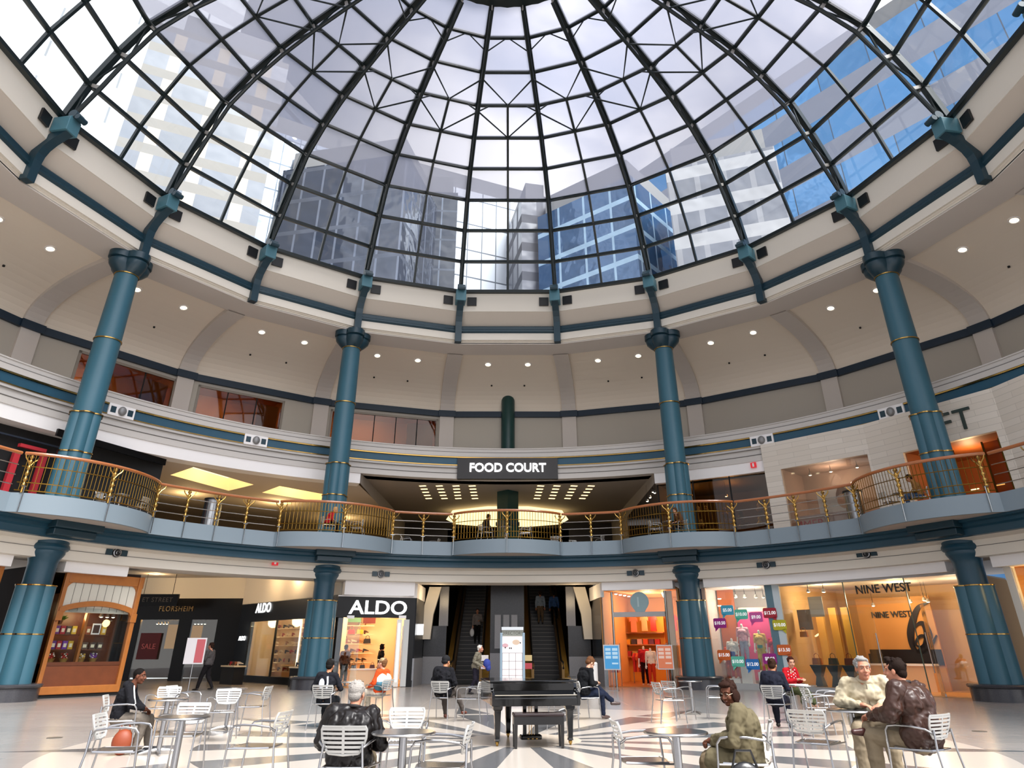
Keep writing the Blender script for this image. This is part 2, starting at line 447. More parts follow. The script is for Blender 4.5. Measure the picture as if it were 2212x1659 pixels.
# ---------------------------------------------------------------- 20-sided ring geometry
RB = [(k * 18 - 9) for k in range(-5, 7)]      # rib angles -99 ... 99
def polyring(prof, a0k, a1k, closed=True):
    """profile of (r at vertex, z) swept with straight sides from rib to rib"""
    mb = MB(); mb.arc(prof, a0k, a1k, int(round((a1k - a0k) / 18)), closed=closed); return mb
KA, KB = -117, 117
struct('trim_20', polyring([(16.62, 17.66), (16.55, 18.72), (16.9, 18.74), (17.6, 18.0), (17.6, 17.3)], KA, KB), CREAM, 'cream upstand ring carrying the glass dome', 'ring wall')
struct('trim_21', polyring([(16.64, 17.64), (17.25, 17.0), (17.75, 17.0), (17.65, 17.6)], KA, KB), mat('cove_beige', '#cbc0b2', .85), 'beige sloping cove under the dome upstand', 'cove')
struct('trim_22', polyring([(16.92, 16.62), (16.92, 16.70), (16.99, 16.76), (16.99, 16.92), (17.05, 16.98), (17.4, 16.98), (17.4, 16.55), (17.0, 16.55)], KA, KB), TEALD, 'dark teal rail ring below the dome cove', 'rail ring')
struct('trim_23', polyring([(17.02, 16.16), (17.02, 16.58), (17.8, 16.58), (18.1, 16.02), (17.2, 16.02), (17.2, 16.10), (17.12, 16.12), (17.12, 16.16)], KA, KB), CREAM, 'cream moulded beam ring above the columns', 'beam')
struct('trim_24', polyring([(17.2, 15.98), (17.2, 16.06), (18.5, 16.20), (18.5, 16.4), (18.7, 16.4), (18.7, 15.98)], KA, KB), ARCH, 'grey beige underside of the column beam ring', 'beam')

# vault: from (18.5,16.1) to (23.6,14.25), elliptical
def vault_pt(t, off=0.0):
    # t 0..1 ; bulges up and out
    a = t * PI / 2
    r = 18.5 + (23.6 - 18.5) * math.sin(a); z = 14.2 + (16.15 - 14.2) * math.cos(a) ** .9 if t < 1 else 14.2
    # inward/down offset
    return (r - off * math.sin(a), z - off * math.cos(a))
NV = 14
prof = [vault_pt(i / NV) for i in range(NV + 1)]
profo = [(r + .25, z + .25) for r, z in prof][::-1]
struct('ceiling_vault', polyring(prof + profo, KA, KB), BEIGE, 'coved beige plaster vault around the hall', 'vault', smooth=False)
for k in range(-6, 7):
    a = k * 18 - 9 if True else 0
    if abs(a) > 117: continue
    mb = MB(); w = .42
    pin = [vault_pt(i / NV, .22) for i in range(NV + 1)] + [(23.3, 11.0)]
    pout = [vault_pt(i / NV, -.1) for i in range(NV + 1)] + [(23.8, 11.0)]
    n = len(pin); vs = []
    for sgn in (-1, 1):
        for r, z in pin: vs.append((sgn * w, r, z))
        for r, z in pout: vs.append((sgn * w, r, z))
    fs = []
    for i in range(n - 1):
        fs += [(i, i + 1, 2 * n + i + 1, 2 * n + i), (n + i, 3 * n + i, 3 * n + i + 1, n + i + 1), (i, n + i, n + i + 1, i + 1), (2 * n + i, 2 * n + i + 1, 3 * n + i + 1, 3 * n + i)]
    mb.add(vs, fs)
    o = mb.build('arch_rib', ARCH, None); o.rotation_euler.z = radial(a)
    tag(o, 'grey beige arch band of the vault at ' + ('the centre' if abs(a) < 10 else ('the left' if a < 0 else 'the right')), 'arch', 'flat arch bands between the vault bays', 'structure')
# outer wall r 23.5 (polygon); windows cut as real openings
def wall_seg(a0, a1, z0, z1, r=23.6, th=.25):
    mb = MB(); mb.arc([(r, z0), (r, z1), (r + th, z1), (r + th, z0)], a0, a1, 1); return mb
BAYS = [(k * 18, ) for k in range(-6, 7)]
WIN = {-18: (.08, .93), -36: (.10, .72), -54: (.30, .95)}
walls = MB()
def seg(a0, a1, z0, z1, f0, f1, r=23.6, th=.25):
    p0, p1 = pol(r, a0), pol(r, a1); q0, q1 = pol(r + th, a0), pol(r + th, a1)
    a, b = p0.lerp(p1, f0), p0.lerp(p1, f1); c, d = q0.lerp(q1, f0), q0.lerp(q1, f1)
    walls.add([(a.x, a.y, z0), (b.x, b.y, z0), (d.x, d.y, z0), (c.x, c.y, z0), (a.x, a.y, z1), (b.x, b.y, z1), (d.x, d.y, z1), (c.x, c.y, z1)],
              [(0, 3, 2, 1), (4, 5, 6, 7), (0, 1, 5, 4), (1, 2, 6, 5), (2, 3, 7, 6), (3, 0, 4, 7)])
wi = 0
WARMROOM = mat('warm_office_room', '#b98f62', .8)
for k in range(-6, 7):
    a0, a1 = k * 18 - 9, k * 18 + 9
    if k * 18 in WIN:
        f0, f1 = WIN[k * 18]
        seg(a0, a1, 11, 14.3, 0, f0); seg(a0, a1, 11, 14.3, f1, 1); seg(a0, a1, 13.75, 14.3, f0, f1); seg(a0, a1, 11, 11.2, f0, f1)
        wi += 1
        p0, p1 = pol(23.6, a0), pol(23.6, a1); A, B = p0.lerp(p1, f0), p0.lerp(p1, f1)
        lft = {-18: 'third floor office window nearest the food court sign', -36: 'middle office window between the two left columns', -54: 'office window behind the leftmost column'}[k * 18]
        w = empty('window_%d' % wi, (A.x, A.y, 11.2), math.atan2(B.y - A.y, B.x - A.x)); tag(w, lft, 'window', kind='structure')
        W = (B - A).length; H = 2.55
        f = MB(); f.bx(0, .12, -.04, .08, 0, H); f.bx(W - .12, W, -.04, .08, 0, H); f.bx(0, W, -.04, .08, H - .12, H); f.bx(0, W, -.04, .08, 0, .06)
        f.build('window_frame', mat('grey_window_frame', '#8d8478', .5), w)
        nm = 5 if k == -1 else 3
        for i in range(1, nm):
            MB().bx(W * i / nm - .025, W * i / nm + .025, -.02, .04, .06, H - .12).build('mullion', BLACKM, w)
        g = MB(); g.bx(.12, W - .12, .0, .02, .06, H - .12); g.build('window_glass', SMOKE, w)
        # lit room behind
        rm = MB(); rm.bx(-.5, W + .5, 4.0, 4.1, -.2, 3.4); rm.bx(-.6, -.5, .3, 4.1, -.2, 3.4); rm.bx(W + .5, W + .6, .3, 4.1, -.2, 3.4); rm.bx(-.6, W + .6, .3, 4.1, -.3, -.2)
        rm.bx(-.6, W + .6, .3, 4.1, 3.3, 3.4)
        rm.build('office_room', WARMROOM, w)
        ct = MB(); ct.bx(W * .72, W * .97, .5, .6, .1, 2.3); ct.build('blind', mat('amber_blind', '#b98a45', .7), w)
        pl = MB(); pl.box((W * .3, 2, 3.25), (W * .5, .3, .05)); pl.build('room_lamp', emis('room_lamp', '#ffd79a', 22), w)
    else:
        seg(a0, a1, 11, 14.3, 0, 1)
struct('wall_outer', walls, WALLG, 'grey upper wall below the vault', 'wall')
mb = MB(); mb.arc([(23.42, 13.9), (23.42, 14.24), (23.62, 14.24), (23.62, 13.9)], KA, KB, 13)
for k in range(-6, 7):
    c = pol(23.32, k * 18 - 9); 
    mb.box((c.x, c.y, 14.07), (1.02, .14, .36), rz=-R(k * 18 - 9))
struct('trim_25', mb, NAVY, 'dark navy band along the foot of the vault', 'band')
# dark green half-round pilaster in the middle of the far wall
mb = MB(); mb.lathe([(.40, 0), (.40, 3.9), (.36, 4.05), (.26, 4.18), (.10, 4.25)], (0, 0, 0), n=24)
o = mb.build('wall_pilaster', mat('dark_green_pilaster', '#0f3a38', .4), smooth=True); o.location = pol(23.1, 0, 11.0)
tag(o, 'dark green round-topped pilaster in the middle of the upper wall', 'pilaster')
# ================================================================= COLUMNS
def lobed(n, r0, amp, k=3, seg=72):
    return [((r0 + amp * abs(math.cos(k * t / 2 * 2 / 2))) * math.cos(t), (r0 + amp * abs(math.cos(k * t / 2 * 2 / 2))) * math.sin(t)) for t in [2 * PI * i / seg for i in range(seg)]]
def lobe_loft(mb, secs, k=3, seg=72):
    """secs: (z, r0, amp)"""
    vs = []; fs = []
    for z, r0, am in secs:
        for i in range(seg):
            t = 2 * PI * i / seg; rr = r0 + am * abs(math.cos(k * t))
            vs.append((rr * math.cos(t), rr * math.sin(t), z))
    n = len(secs)
    for i in range(n - 1):
        for j in range(seg): fs.append((i * seg + j, i * seg + (j + 1) % seg, (i + 1) * seg + (j + 1) % seg, (i + 1) * seg + j))
    fs += [tuple(range(seg))[::-1], tuple(range((n - 1) * seg, n * seg))]
    mb.add(vs, fs); return mb
GRAN = mat('black_speckled_granite', '#3c3c40', .22, noise=(60, .5))
def make_column():
    t = thing('column', '', 'column', (0, 0, 0))
    MB().lathe([(.92, 0), (.92, .36), (.97, .38), (.99, .43), (.95, .47), (.8, .48)], n=40).build('plinth', GRAN, t, smooth=True)
    lobe_loft(MB(), [(.46, .57, .11), (3.33, .52, .11)]).build('clustered_shaft', TEAL, t, smooth=True, angle=50)
    for z in (1.88, 3.33):
        lobe_loft(MB(), [(z - .02, .565 - z * .008, .12), (z + .015, .565 - z * .008, .12)]).build('brass_ring', BRASS, t, smooth=True)
    MB().lathe([(.44, 3.3), (.44, 4.02), (.47, 4.15), (.55, 4.28), (.58, 4.34), (.58, 4.42), (.64, 4.45), (.68, 4.52), (.66, 4.60), (.62, 4.64), (.62, 4.80), (.56, 4.82)], n=32).build('flared_neck', TEALB, t, smooth=True)
    c = MB(); c.bx(-.75, .75, -1.35, .45, 4.80, 5.02); c.bx(-.85, .85, -1.55, .45, 5.02, 5.26); c.bx(-1.1, 1.1, -.98, .2, 4.95, 5.22)
    c.build('capital_block', TEALD, t, bevel=.03)
    lobe_loft(MB(), [(5.77, .50, .09), (9.20, .47, .09)]).build('upper_clustered_shaft', TEAL, t, smooth=True, angle=50)
    for z in (7.77, 9.22):
        lobe_loft(MB(), [(z - .02, .51, .10), (z + .02, .51, .10)]).build('brass_ring', BRASS, t, smooth=True)
    MB().lathe([(.48, 9.2), (.475, 12.2), (.44, 15.2)], n=32).build('round_shaft', TEAL, t, smooth=True)
    for z, r in ((12.22, .49), (15.12, .455)):
        MB().lathe([(r - .02, z - .03), (r + .02, z - .02), (r + .02, z + .02), (r - .02, z + .03)], n=32).build('brass_ring', BRASS, t, smooth=True)
    lobe_loft(MB(), [(15.13, .46, .02), (15.28, .52, .14), (15.45, .60, .22), (15.62, .62, .24), (15.70, .60, .2), (15.72, .66, .25), (16.0, .66, .25)], k=2).build('capital', TEALD, t, smooth=True, angle=40)
    return t
cols = [(-63, 'teal clustered column at the left, nearest the sweet shop'), (-27, 'teal clustered column between the two black shoe shop signs'),
        (27, 'teal clustered column right of the clothes shop entrance'), (63, 'teal clustered column at the far right beside the glass shoe shop'),
        (-99, 'teal column outside the left edge of the view'), (99, 'teal column outside the right edge of the view')]
c0 = make_column()
for i, (a, lb) in enumerate(cols[:4]):
    o = c0 if i == 0 else copy_tree(c0)
    o.location = pol(17.58, a); o.rotation_euler.z = radial(a); relabel(o, lb)

# ================================================================= DOME
DV = [(16.39, 18.74), (15.85, 20.3), (15.05, 21.8), (14.14, 23.18), (12.75, 24.25), (11.2, 25.05), (9.5, 25.7), (7.75, 26.2), (6.0, 26.6), (4.4, 26.9)]
dome = thing('skylight_dome', 'dark green steel and glass dome skylight over the hall', 'skylight', (0, 0, 18.74))
DZ = Vector((0, 0, -18.74))
# inner chord: offset along the inward normal
DI = [(16.05, 18.75)]
for i in range(1, 10):
    p = Vector(DV[i - 1]); q = Vector(DV[min(i + 1, 9)]); t = (q - p).normalized(); nrm = Vector((-t.y, t.x))
    if nrm.x > 0 and False: nrm = -nrm
    off = .62 if i < 9 else .5
    # inward = towards smaller r / smaller z
    nrm = Vector((-t.y, t.x)); 
    if (nrm.x + nrm.y) > 0: nrm = -nrm
    c = Vector(DV[i]) + nrm * off; DI.append((c.x, c.y))
def make_rib():
    o = MB()
    for i in range(9): o.bar((0, DV[i][0], DV[i][1]), (0, DV[i + 1][0], DV[i + 1][1]), .22, .26)
    for i in range(1, 9): o.box((0, DV[i][0], DV[i][1]), (.24, .28, .28))
    rb = o.build('rib', STEEL, dome); rb.location = DZ
    c = MB(); c.tube([(0, r, z) for r, z in DI], .085, 8); ic = c.build('inner_chord', STEEL, rb, smooth=True)
    w = MB()
    for i in range(9):
        a, b = (DV[i], DI[i + 1]) if i % 2 else (DI[i], DV[i + 1])
        w.tube([(0, a[0], a[1]), (0, b[0], b[1])], .045, 6)
    w.build('web', STEEL, rb)
    for i in range(1, 10): MB().bar((0, DV[i][0], DV[i][1]), (0, DI[i][0], DI[i][1]), .05, .14).build('strut_fin', mat('pale_steel_fin', '#9a958f', .4), rb)
    return rb
rib0 = make_rib()
RK = [k * 18 + 9 for k in range(-7, 7)]
def copy_part(o, parent):
    c = o.copy(); col.objects.link(c); c.parent = parent
    for ch in list(o.children): copy_part(ch, c)
    return c
for i, a in enumerate(RK):
    r_ = rib0 if i == 0 else copy_part(rib0, dome)
    r_.rotation_euler.z = radial(a); r_.location = DZ
def dp(i, a, f=0.0, inner=False):
    """node i on rib angle a; f moves along the chord to the next rib"""
    r, z = (DI if inner else DV)[i]
    p = pol(r, a, z); q = pol(r, a + 18, z); return p.lerp(q, f)
for i in range(10):
    m = MB(); w = .13 if i else .2
    for a in RK[:-1]:
        m.bar(dp(i, a), dp(i, a, 1), w, .16)
    o = m.build('ring_beam', STEEL, dome); o.location = DZ
    if i == 9: pass
crown = MB(); crown.arc([(3.9, 26.75), (4.4, 26.75), (4.4, 27.5), (3.9, 27.5)], 0, 360, 20, closed=True); o = crown.build('crown_ring', STEEL, dome); o.location = DZ
br = None
for j, a in enumerate(RK[:-1]):
    m = MB()
    for i in range(6): m.bar(dp(i, a, .5), dp(i + 1, a, .5), .11, .14)
    o = m.build('mullion', STEEL, dome); o.location = DZ
    def brace(*pts, r=.045):
        o = MB().tube(pts, r, 6).build('brace', STEEL, dome); o.location = DZ
    for i in (5, 6): brace(dp(i + 1, a, 0, True), dp(i, a, .5), dp(i + 1, a, 1, True))
    brace(dp(8, a, 0, True).lerp(dp(7, a, 0, True), .2), dp(8, a, .5), dp(8, a, 1, True).lerp(dp(7, a, 1, True), .2), r=.035)
    for f in (0, 1):
        brace(dp(6, a, .22 if f == 0 else .78), dp(6, a, f, True), r=.035)
        brace(dp(3, a, .2 if f == 0 else .8), dp(3, a, f, True), r=.03)
    g = MB()
    for i in range(3):
        for f in (0, .5): g.add([dp(i, a, f), dp(i, a, f + .5), dp(i + 1, a, f + .5), dp(i + 1, a, f)], [(0, 1, 2, 3)])
    o = g.build('clear_pane', GLASSL, dome); o.location = DZ
    g = MB()
    for i in range(3, 9):
        for f in (0, .5): g.add([dp(i, a, f), dp(i, a, f + .5), dp(i + 1, a, f + .5), dp(i + 1, a, f)], [(0, 1, 2, 3)])
    o = g.build('frosted_pane', GLASSU, dome); o.location = DZ
g = MB(); g.lathe([(0.01, 27.4), (4.0, 27.3)], n=20); g.f = g.f[:20]; o = g.build('crown_pane', GLASSU, dome); o.location = DZ

# ---------------------------------------------------------------- brackets with scrolls, and black grilles
def make_bracket():
    t = thing('scroll_bracket', '', 'bracket')
    b = MB(); w = .17
    path = [(16.93, 15.98), (16.93, 16.85), (16.88, 17.15), (16.74, 17.45), (16.5, 17.72), (16.2, 17.95), (15.95, 18.1)]
    vs = []
    for i, (r, z) in enumerate(path):
        p = Vector(path[max(i - 1, 0)]); q = Vector(path[min(i + 1, len(path) - 1)]); tt = (q - p).normalized(); n = Vector((tt.y, -tt.x)) * .16
        for s in (-w, w):
            vs += [(s, r + n.x, z + n.y), (s, r - n.x, z - n.y)]
    fs = []
    k = len(path)
    for i in range(k - 1):
        a = i * 4; c = a + 4
        fs += [(a, c, c + 1, a + 1), (a + 2, a + 3, c + 3, c + 2), (a, a + 2, c + 2, c), (a + 1, c + 1, c + 3, a + 3)]
    fs += [(0, 1, 3, 2), ((k - 1) * 4, (k - 1) * 4 + 2, (k - 1) * 4 + 3, (k - 1) * 4 + 1)]
    b.add(vs, fs); b.build('curved_arm', TEALD, t)
    MB().plate([(-.27, 17.95), (.27, 17.95), (.27, 18.55), (.14, 18.68), (-.14, 18.68), (-.27, 18.55)], 15.82, 16.5).build('scroll_box', mat('teal_box', '#4c7885', .4), t, bevel=.02)
    s = MB(); s.tube([(-.2, 15.86, 18.72), (.2, 15.86, 18.72)], .17, 16); s.tube([(-.2, 15.62, 18.56), (.2, 15.62, 18.56)], .11, 16)
    s.build('scroll', TEALD, t, smooth=True)
    return t
b0 = make_bracket()
names = ['first', 'second', 'third', 'fourth', 'fifth', 'sixth']
for i, a in enumerate(RB):
    o = b0 if i == 0 else copy_tree(b0)
    o.location = (0, 0, 0); o.rotation_euler.z = radial(a)
    side = 'left' if a < 0 else 'right'; n_ = int((abs(a) + 9) // 18)
    relabel(o, 'teal scroll bracket carrying a dome rib, %s from the middle on the %s' % (names[n_ - 1], side), 'scroll brackets round the dome')
gr = None
for a in RB:
    for s in (-1, 1):
        if gr is None:
            gr = MB().bx(-.25, .25, -.03, .06, -.24, .24).build('air_grille', BLACK); o = gr
        else:
            o = gr.copy(); col.objects.link(o)
        # on the straight ring face beside the bracket
        p = pol(16.53, a, 18.2).lerp(pol(16.53, a + s * 18, 18.2), .125)
        am = a + s * 9
        o.location = p + Vector((math.sin(R(am)), math.cos(R(am)), 0)) * -.02; o.rotation_euler.z = radial(am)
        side = 'left' if a < 0 else 'right'; n_ = int((abs(a) + 9) // 18)
        tag(o, 'square black grille on the %s of the %s bracket from the middle, %s half' % ('left' if s < 0 else 'right', names[n_ - 1], side), 'grille', 'black square grilles below the dome')

# ---------------------------------------------------------------- downlights and sprinklers in the vault
dl = None
def downlight(p, nrm, lab, grp, size=.13):
    global dl
    if dl is None:
        t = thing('downlight', '', 'ceiling light')
        m = MB(); m.lathe([(.16, -.02), (.17, .0), (.13, .02), (.12, -.02)], n=16); m.f = m.f[:-2]; m.build('trim_ring', CREAMW, t, smooth=True)
        MB().lathe([(.12, -.012), (.01, -.014)], n=14).build('lens', DOWN, t)
        dl = t; o = t
    else: o = copy_tree(dl)
    o.location = p; o.rotation_euler = Vector(nrm).to_track_quat('-Z', 'Y').to_euler()
    s = size / .13; o.scale = (s, s, s)
    return relabel(o, lab, grp)
for k in range(-5, 6):
    for j, s in enumerate((-.18, .18)):
        for_t = .22
        r, z = vault_pt(for_t, .03)
        p0, p1 = pol(r, k * 18 - 9, z), pol(r, k * 18 + 9, z); p = p0.lerp(p1, .5 + s)
        nn = Vector((-math.sin(R(k * 18)) * .25, -math.cos(R(k * 18)) * .25, -1)).normalized()
        bay = 'centre bay' if k == 0 else 'bay %d to the %s' % (abs(k), 'left' if k < 0 else 'right')
        bay = bay.replace('bay 1 to', 'first bay to').replace('bay 2 to', 'second bay to').replace('bay 3 to', 'third bay to').replace('bay 4 to', 'fourth bay to').replace('bay 5 to', 'fifth bay to')
        downlight(p, nn, 'round warm downlight in the vault, %s, %s one' % (bay, 'left' if j == 0 else 'right'), 'downlights in the vault', .17)
sp = None
for k in range(-4, 5):
    for j, s in enumerate((-.14, .14)):
        r, z = vault_pt(.55, .04)
        p = pol(r, k * 18 - 9, z).lerp(pol(r, k * 18 + 9, z), .5 + s)
        if sp is None: sp = MB().lathe([(.05, -.04), (.05, .03)], n=10).build('sprinkler_head', BLACKM); o = sp
        else: o = sp.copy(); col.objects.link(o)
        o.location = p
        tag(o, 'tiny dark sprinkler head in the vault, %s' % ('left part' if k < 0 else 'right part' if k > 0 else 'centre'), 'sprinkler', 'sprinkler heads in the vault %s' % ('left' if k < 0 else 'right' if k > 0 else 'centre'))

# ================================================================= BALCONY RAILING
def rail_r(a, d=0): return 16.24 + bulge(a) + d
post0 = None; bal0 = None
def make_post(parent):
    global post0
    if post0 is None:
        m = MB()
        prof = [(.045, 5.80), (.045, 5.95)]
        z = 5.95
        for i in range(5):
            prof += [(.03, z), (.06, z + .05), (.075, z + .09), (.06, z + .13), (.03, z + .17)]; z += .18
        prof += [(.05, z + .02), (.075, z + .06), (.04, z + .12)]
        m.lathe(prof, n=12)
        p = m.build('post', BRASS, parent, smooth=True, angle=60)
        y = MB()
        for s in (-1, 1): y.tube([(0, -.02, 6.62), (s * .08, -.02, 6.75), (s * .2, -.02, 6.86), (s * .24, -.02, 6.95)], .022, 6)
        y.build('forked_arm', BRASS, p, smooth=True)
        st = MB(); st.tube([(0, -.09, 5.22), (0, -.09, 6.0)], .018, 6); st.tube([(-.09, -.06, 6.0), (.09, -.06, 6.0)], .015, 6)
        st.build('foot_rod', mat('steel_rod', '#9aa0a4', .25, 1), p)
        post0 = p; return p
    return copy_part(post0, parent)
WIRE = mat('satin_steel_bar', '#b9b4ac', .25, 1)
def railing(a0, a1, posts, dense, lab):
    am = (a0 + a1) / 2; root = thing('balcony_railing', lab, 'railing', pol(16.24, am, 5.8), 0, 'railing sections round the balcony')
    base = root.location.copy()
    n = max(8, int((a1 - a0) * 2))
    def path(d, z): return [pol(rail_r(min(max(a0 + (a1 - a0) * i / n, a0 + .02), a1 - .02), d), a0 + (a1 - a0) * i / n, z) - base for i in range(n + 1)]
    MB().tube(path(0, 7.03), .055, 8).build('handrail', COPPER, root, smooth=True)
    for z in ((6.12, 6.62) if dense else (6.05, 6.35, 6.66)):
        MB().tube(path(-.02, z), .016, 5).build('rail_bar', BRASSD if dense else WIRE, root, smooth=True)
    if dense:
        MB().tube(path(0, 5.88), .018, 5).build('bottom_rail', BRASSD, root, smooth=True)
        global bal0
        N_ = 38
        for i in range(N_):
            a = a0 + (a1 - a0) * (i + .5) / N_
            if bal0 is None:
                bal0 = MB().tube([(0, 0, 0), (0, 0, 1.14)], .011, 5).build('baluster', BRASSD, root); o = bal0
            else:
                o = bal0.copy(); col.objects.link(o); o.parent = root
            o.location = pol(rail_r(a), a, 5.87) - base
    for a in posts:
        p = make_post(root); aa = min(max(a, a0 + .05), a1 - .05)
        q = pol(rail_r(aa, -.03 if dense else -.02), a, 0)
        p.location = (q.x - base.x, q.y - base.y, -base.z); p.rotation_euler.z = radial(a)
    return root
railing(-71.9, -54.1, [-71.5, -63, -54.1], True, 'curved brass railing of the leftmost balcony bulge before the left column')
railing(-36.3, -18.5, [-36.2, -27.3, -18.5], True, 'curved brass railing of the balcony bulge around the second column')
railing(-8.7, 8.7, [-8.7, 0, 8.7], True, 'curved brass railing of the middle balcony bulge under the food court sign')
railing(18.5, 36.3, [18.5, 27.3, 36.2], True, 'curved brass railing of the balcony bulge around the third column')
railing(54.1, 71.9, [54.1, 63, 71.5], True, 'curved brass railing of the rightmost balcony bulge')
railing(-92, -72.1, [-77, -82, -87], False, 'straight open railing at the far left edge')
railing(-53.9, -36.5, [-49.6, -45.3, -41], False, 'long open railing between the first and second bulge from the left')
railing(-18.3, -8.9, [-13.6], False, 'short open railing left of the middle bulge')
railing(8.9, 18.3, [13.6], False, 'short open railing right of the middle bulge')
railing(36.5, 53.9, [41, 45.3, 49.6], False, 'long open railing in front of the pale tiled shop')
railing(72.1, 92, [77, 82, 87], False, 'straight open railing at the far right edge')
# ================================================================= SHOP FRONTS
class Front:
    """a vertical front from A to B: local x runs along it, y into the shop"""
    def __init__(s, A, B):
        s.A = Vector((A[0], A[1], 0)); s.B = Vector((B[0], B[1], 0)); s.t = (s.B - s.A).normalized(); s.n = Vector((-s.t.y, s.t.x, 0)); s.W = (s.B - s.A).length
        s.rz = math.atan2(s.t.y, s.t.x)
    def uz(s, px, py, dep=0):
        d = ray(px, py); k = ((s.A + s.n * dep - CAM).dot(s.n)) / d.dot(s.n); P = CAM + d * k
        return (P - s.A).dot(s.t), P.z
    def w(s, u, y, z): return s.A + s.t * u + s.n * y + Vector((0, 0, z))
    def root(s, name, label, cat, u=0, y=0, z=0, group=None, kind=None):
        o = thing(name, label, cat, s.w(u, y, z), s.rz, group)
        if kind: o['kind'] = kind
        return o
    def put(s, o, u, y, z, turn=0):
        o.location = s.w(u, y, z); o.rotation_euler.z = s.rz + turn; return o
def quad_uz(f, pts, dep=0): return [f.uz(x, y, dep) for x, y in pts]
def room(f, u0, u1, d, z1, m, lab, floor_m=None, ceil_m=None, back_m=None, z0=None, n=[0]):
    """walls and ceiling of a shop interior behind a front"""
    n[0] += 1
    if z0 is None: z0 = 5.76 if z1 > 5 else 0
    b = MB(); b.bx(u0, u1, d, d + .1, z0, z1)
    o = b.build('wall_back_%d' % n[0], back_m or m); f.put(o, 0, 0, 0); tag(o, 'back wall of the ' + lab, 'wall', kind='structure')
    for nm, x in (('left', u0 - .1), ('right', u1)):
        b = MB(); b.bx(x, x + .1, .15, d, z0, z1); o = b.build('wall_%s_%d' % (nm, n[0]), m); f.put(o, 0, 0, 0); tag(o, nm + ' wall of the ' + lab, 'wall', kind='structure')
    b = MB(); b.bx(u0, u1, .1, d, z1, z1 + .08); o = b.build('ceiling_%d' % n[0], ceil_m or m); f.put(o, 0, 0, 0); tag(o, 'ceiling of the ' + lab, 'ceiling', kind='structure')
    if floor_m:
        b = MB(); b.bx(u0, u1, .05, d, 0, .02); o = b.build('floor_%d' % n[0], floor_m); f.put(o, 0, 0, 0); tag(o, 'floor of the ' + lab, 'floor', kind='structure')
def lamp(loc, power, color='#ffd9a0', size=.25, name='unseen_point_light'):
    l = bpy.data.lights.new(name, 'POINT'); l.energy = power; l.color = lin(color)[:3]; l.shadow_soft_size = size
    o = bpy.data.objects.new(name, l); o.location = loc; col.objects.link(o); return o
def rr(x0, x1, z0, z1, r, n=5, corners=(1, 1, 1, 1)):
    """rounded rectangle outline; corners: bl, br, tr, tl"""
    pts = []
    for (cx, cz, a0, on) in ((x0, z0, 180, corners[0]), (x1, z0, 270, corners[1]), (x1, z1, 0, corners[2]), (x0, z1, 90, corners[3])):
        if not on: pts.append((cx, cz)); continue
        ox = cx + (r if cx == x0 else -r); oz = cz + (r if cz == z0 else -r)
        for i in range(n + 1):
            a = R(a0 + 90 * i / n); pts.append((ox + r * math.cos(a), oz + r * math.sin(a)))
    return pts
BLK = mat('black_gloss_panel', '#08080a', .3, spec=.25)
WSHELF = mat('cream_shelf_wall', '#f0d9b4', .6)
TILEF = mat('warm_shop_floor', '#b98850', .3)

# ---------- generic small goods
shoe0 = None
def make_shoe(m, name='shoe'):
    b = MB(); b.add([(0, -.045, 0), (.10, -.05, 0), (.27, -.03, 0), (.29, 0, 0), (.27, .03, 0), (.10, .05, 0), (0, .045, 0), (0, -.035, .10), (.09, -.035, .09), (.20, -.03, .045), (.28, 0, .03), (.20, .03, .045), (.09, .035, .09), (0, .035, .10)],
       [(6, 5, 4, 3, 2, 1, 0), (7, 8, 13), (8, 12, 13), (8, 9, 12), (9, 11, 12), (9, 10, 11), (0, 1, 8, 7), (1, 2, 9, 8), (2, 3, 10, 9), (3, 4, 11, 10), (4, 5, 12, 11), (5, 6, 13, 12), (6, 0, 7, 13)])
    b.bx(-.01, .05, -.03, .03, -.07, 0)
    return b.build(name, m)
SHOEM = [mat('shoe_black', '#17110e', .3), mat('shoe_tan', '#9a5f35', .4), mat('shoe_red', '#9c1f22', .35), mat('shoe_pale', '#d8c7ad', .4), mat('shoe_brown', '#4a2a1a', .4)]
shoes = {}
bags = {}
def shoe(f, u, y, z, lab, grp, k=None, turn=0):
    k = random.randrange(5) if k is None else k
    if k not in shoes: shoes[k] = make_shoe(SHOEM[k]); o = shoes[k]
    else: o = shoes[k].copy(); col.objects.link(o)
    f.put(o, u, y, z + .07, turn); o.rotation_euler.z = f.rz + turn
    return tag(o, lab, 'shoe', grp)
def bag(f, u, y, z, lab, grp, color, s=1.0):
    key = color
    if key not in bags:
        t = thing('handbag', '', 'bag'); m = mat('bag_' + color[1:], color, .4)
        MB().plate([(-.17, 0), (.17, 0), (.14, .2), (-.14, .2)], -.05, .05).build('body', m, t, bevel=.01)
        MB().tube([(-.09, 0, .19), (-.08, 0, .30), (0, 0, .35), (.08, 0, .30), (.09, 0, .19)], .012, 6).build('handle', m, t)
        bags[key] = t; o = t
    else: o = copy_tree(bags[key])
    f.put(o, u, y, z); o.scale = (s, s, s); tag(o, lab, 'bag', grp); return o
spot0 = None
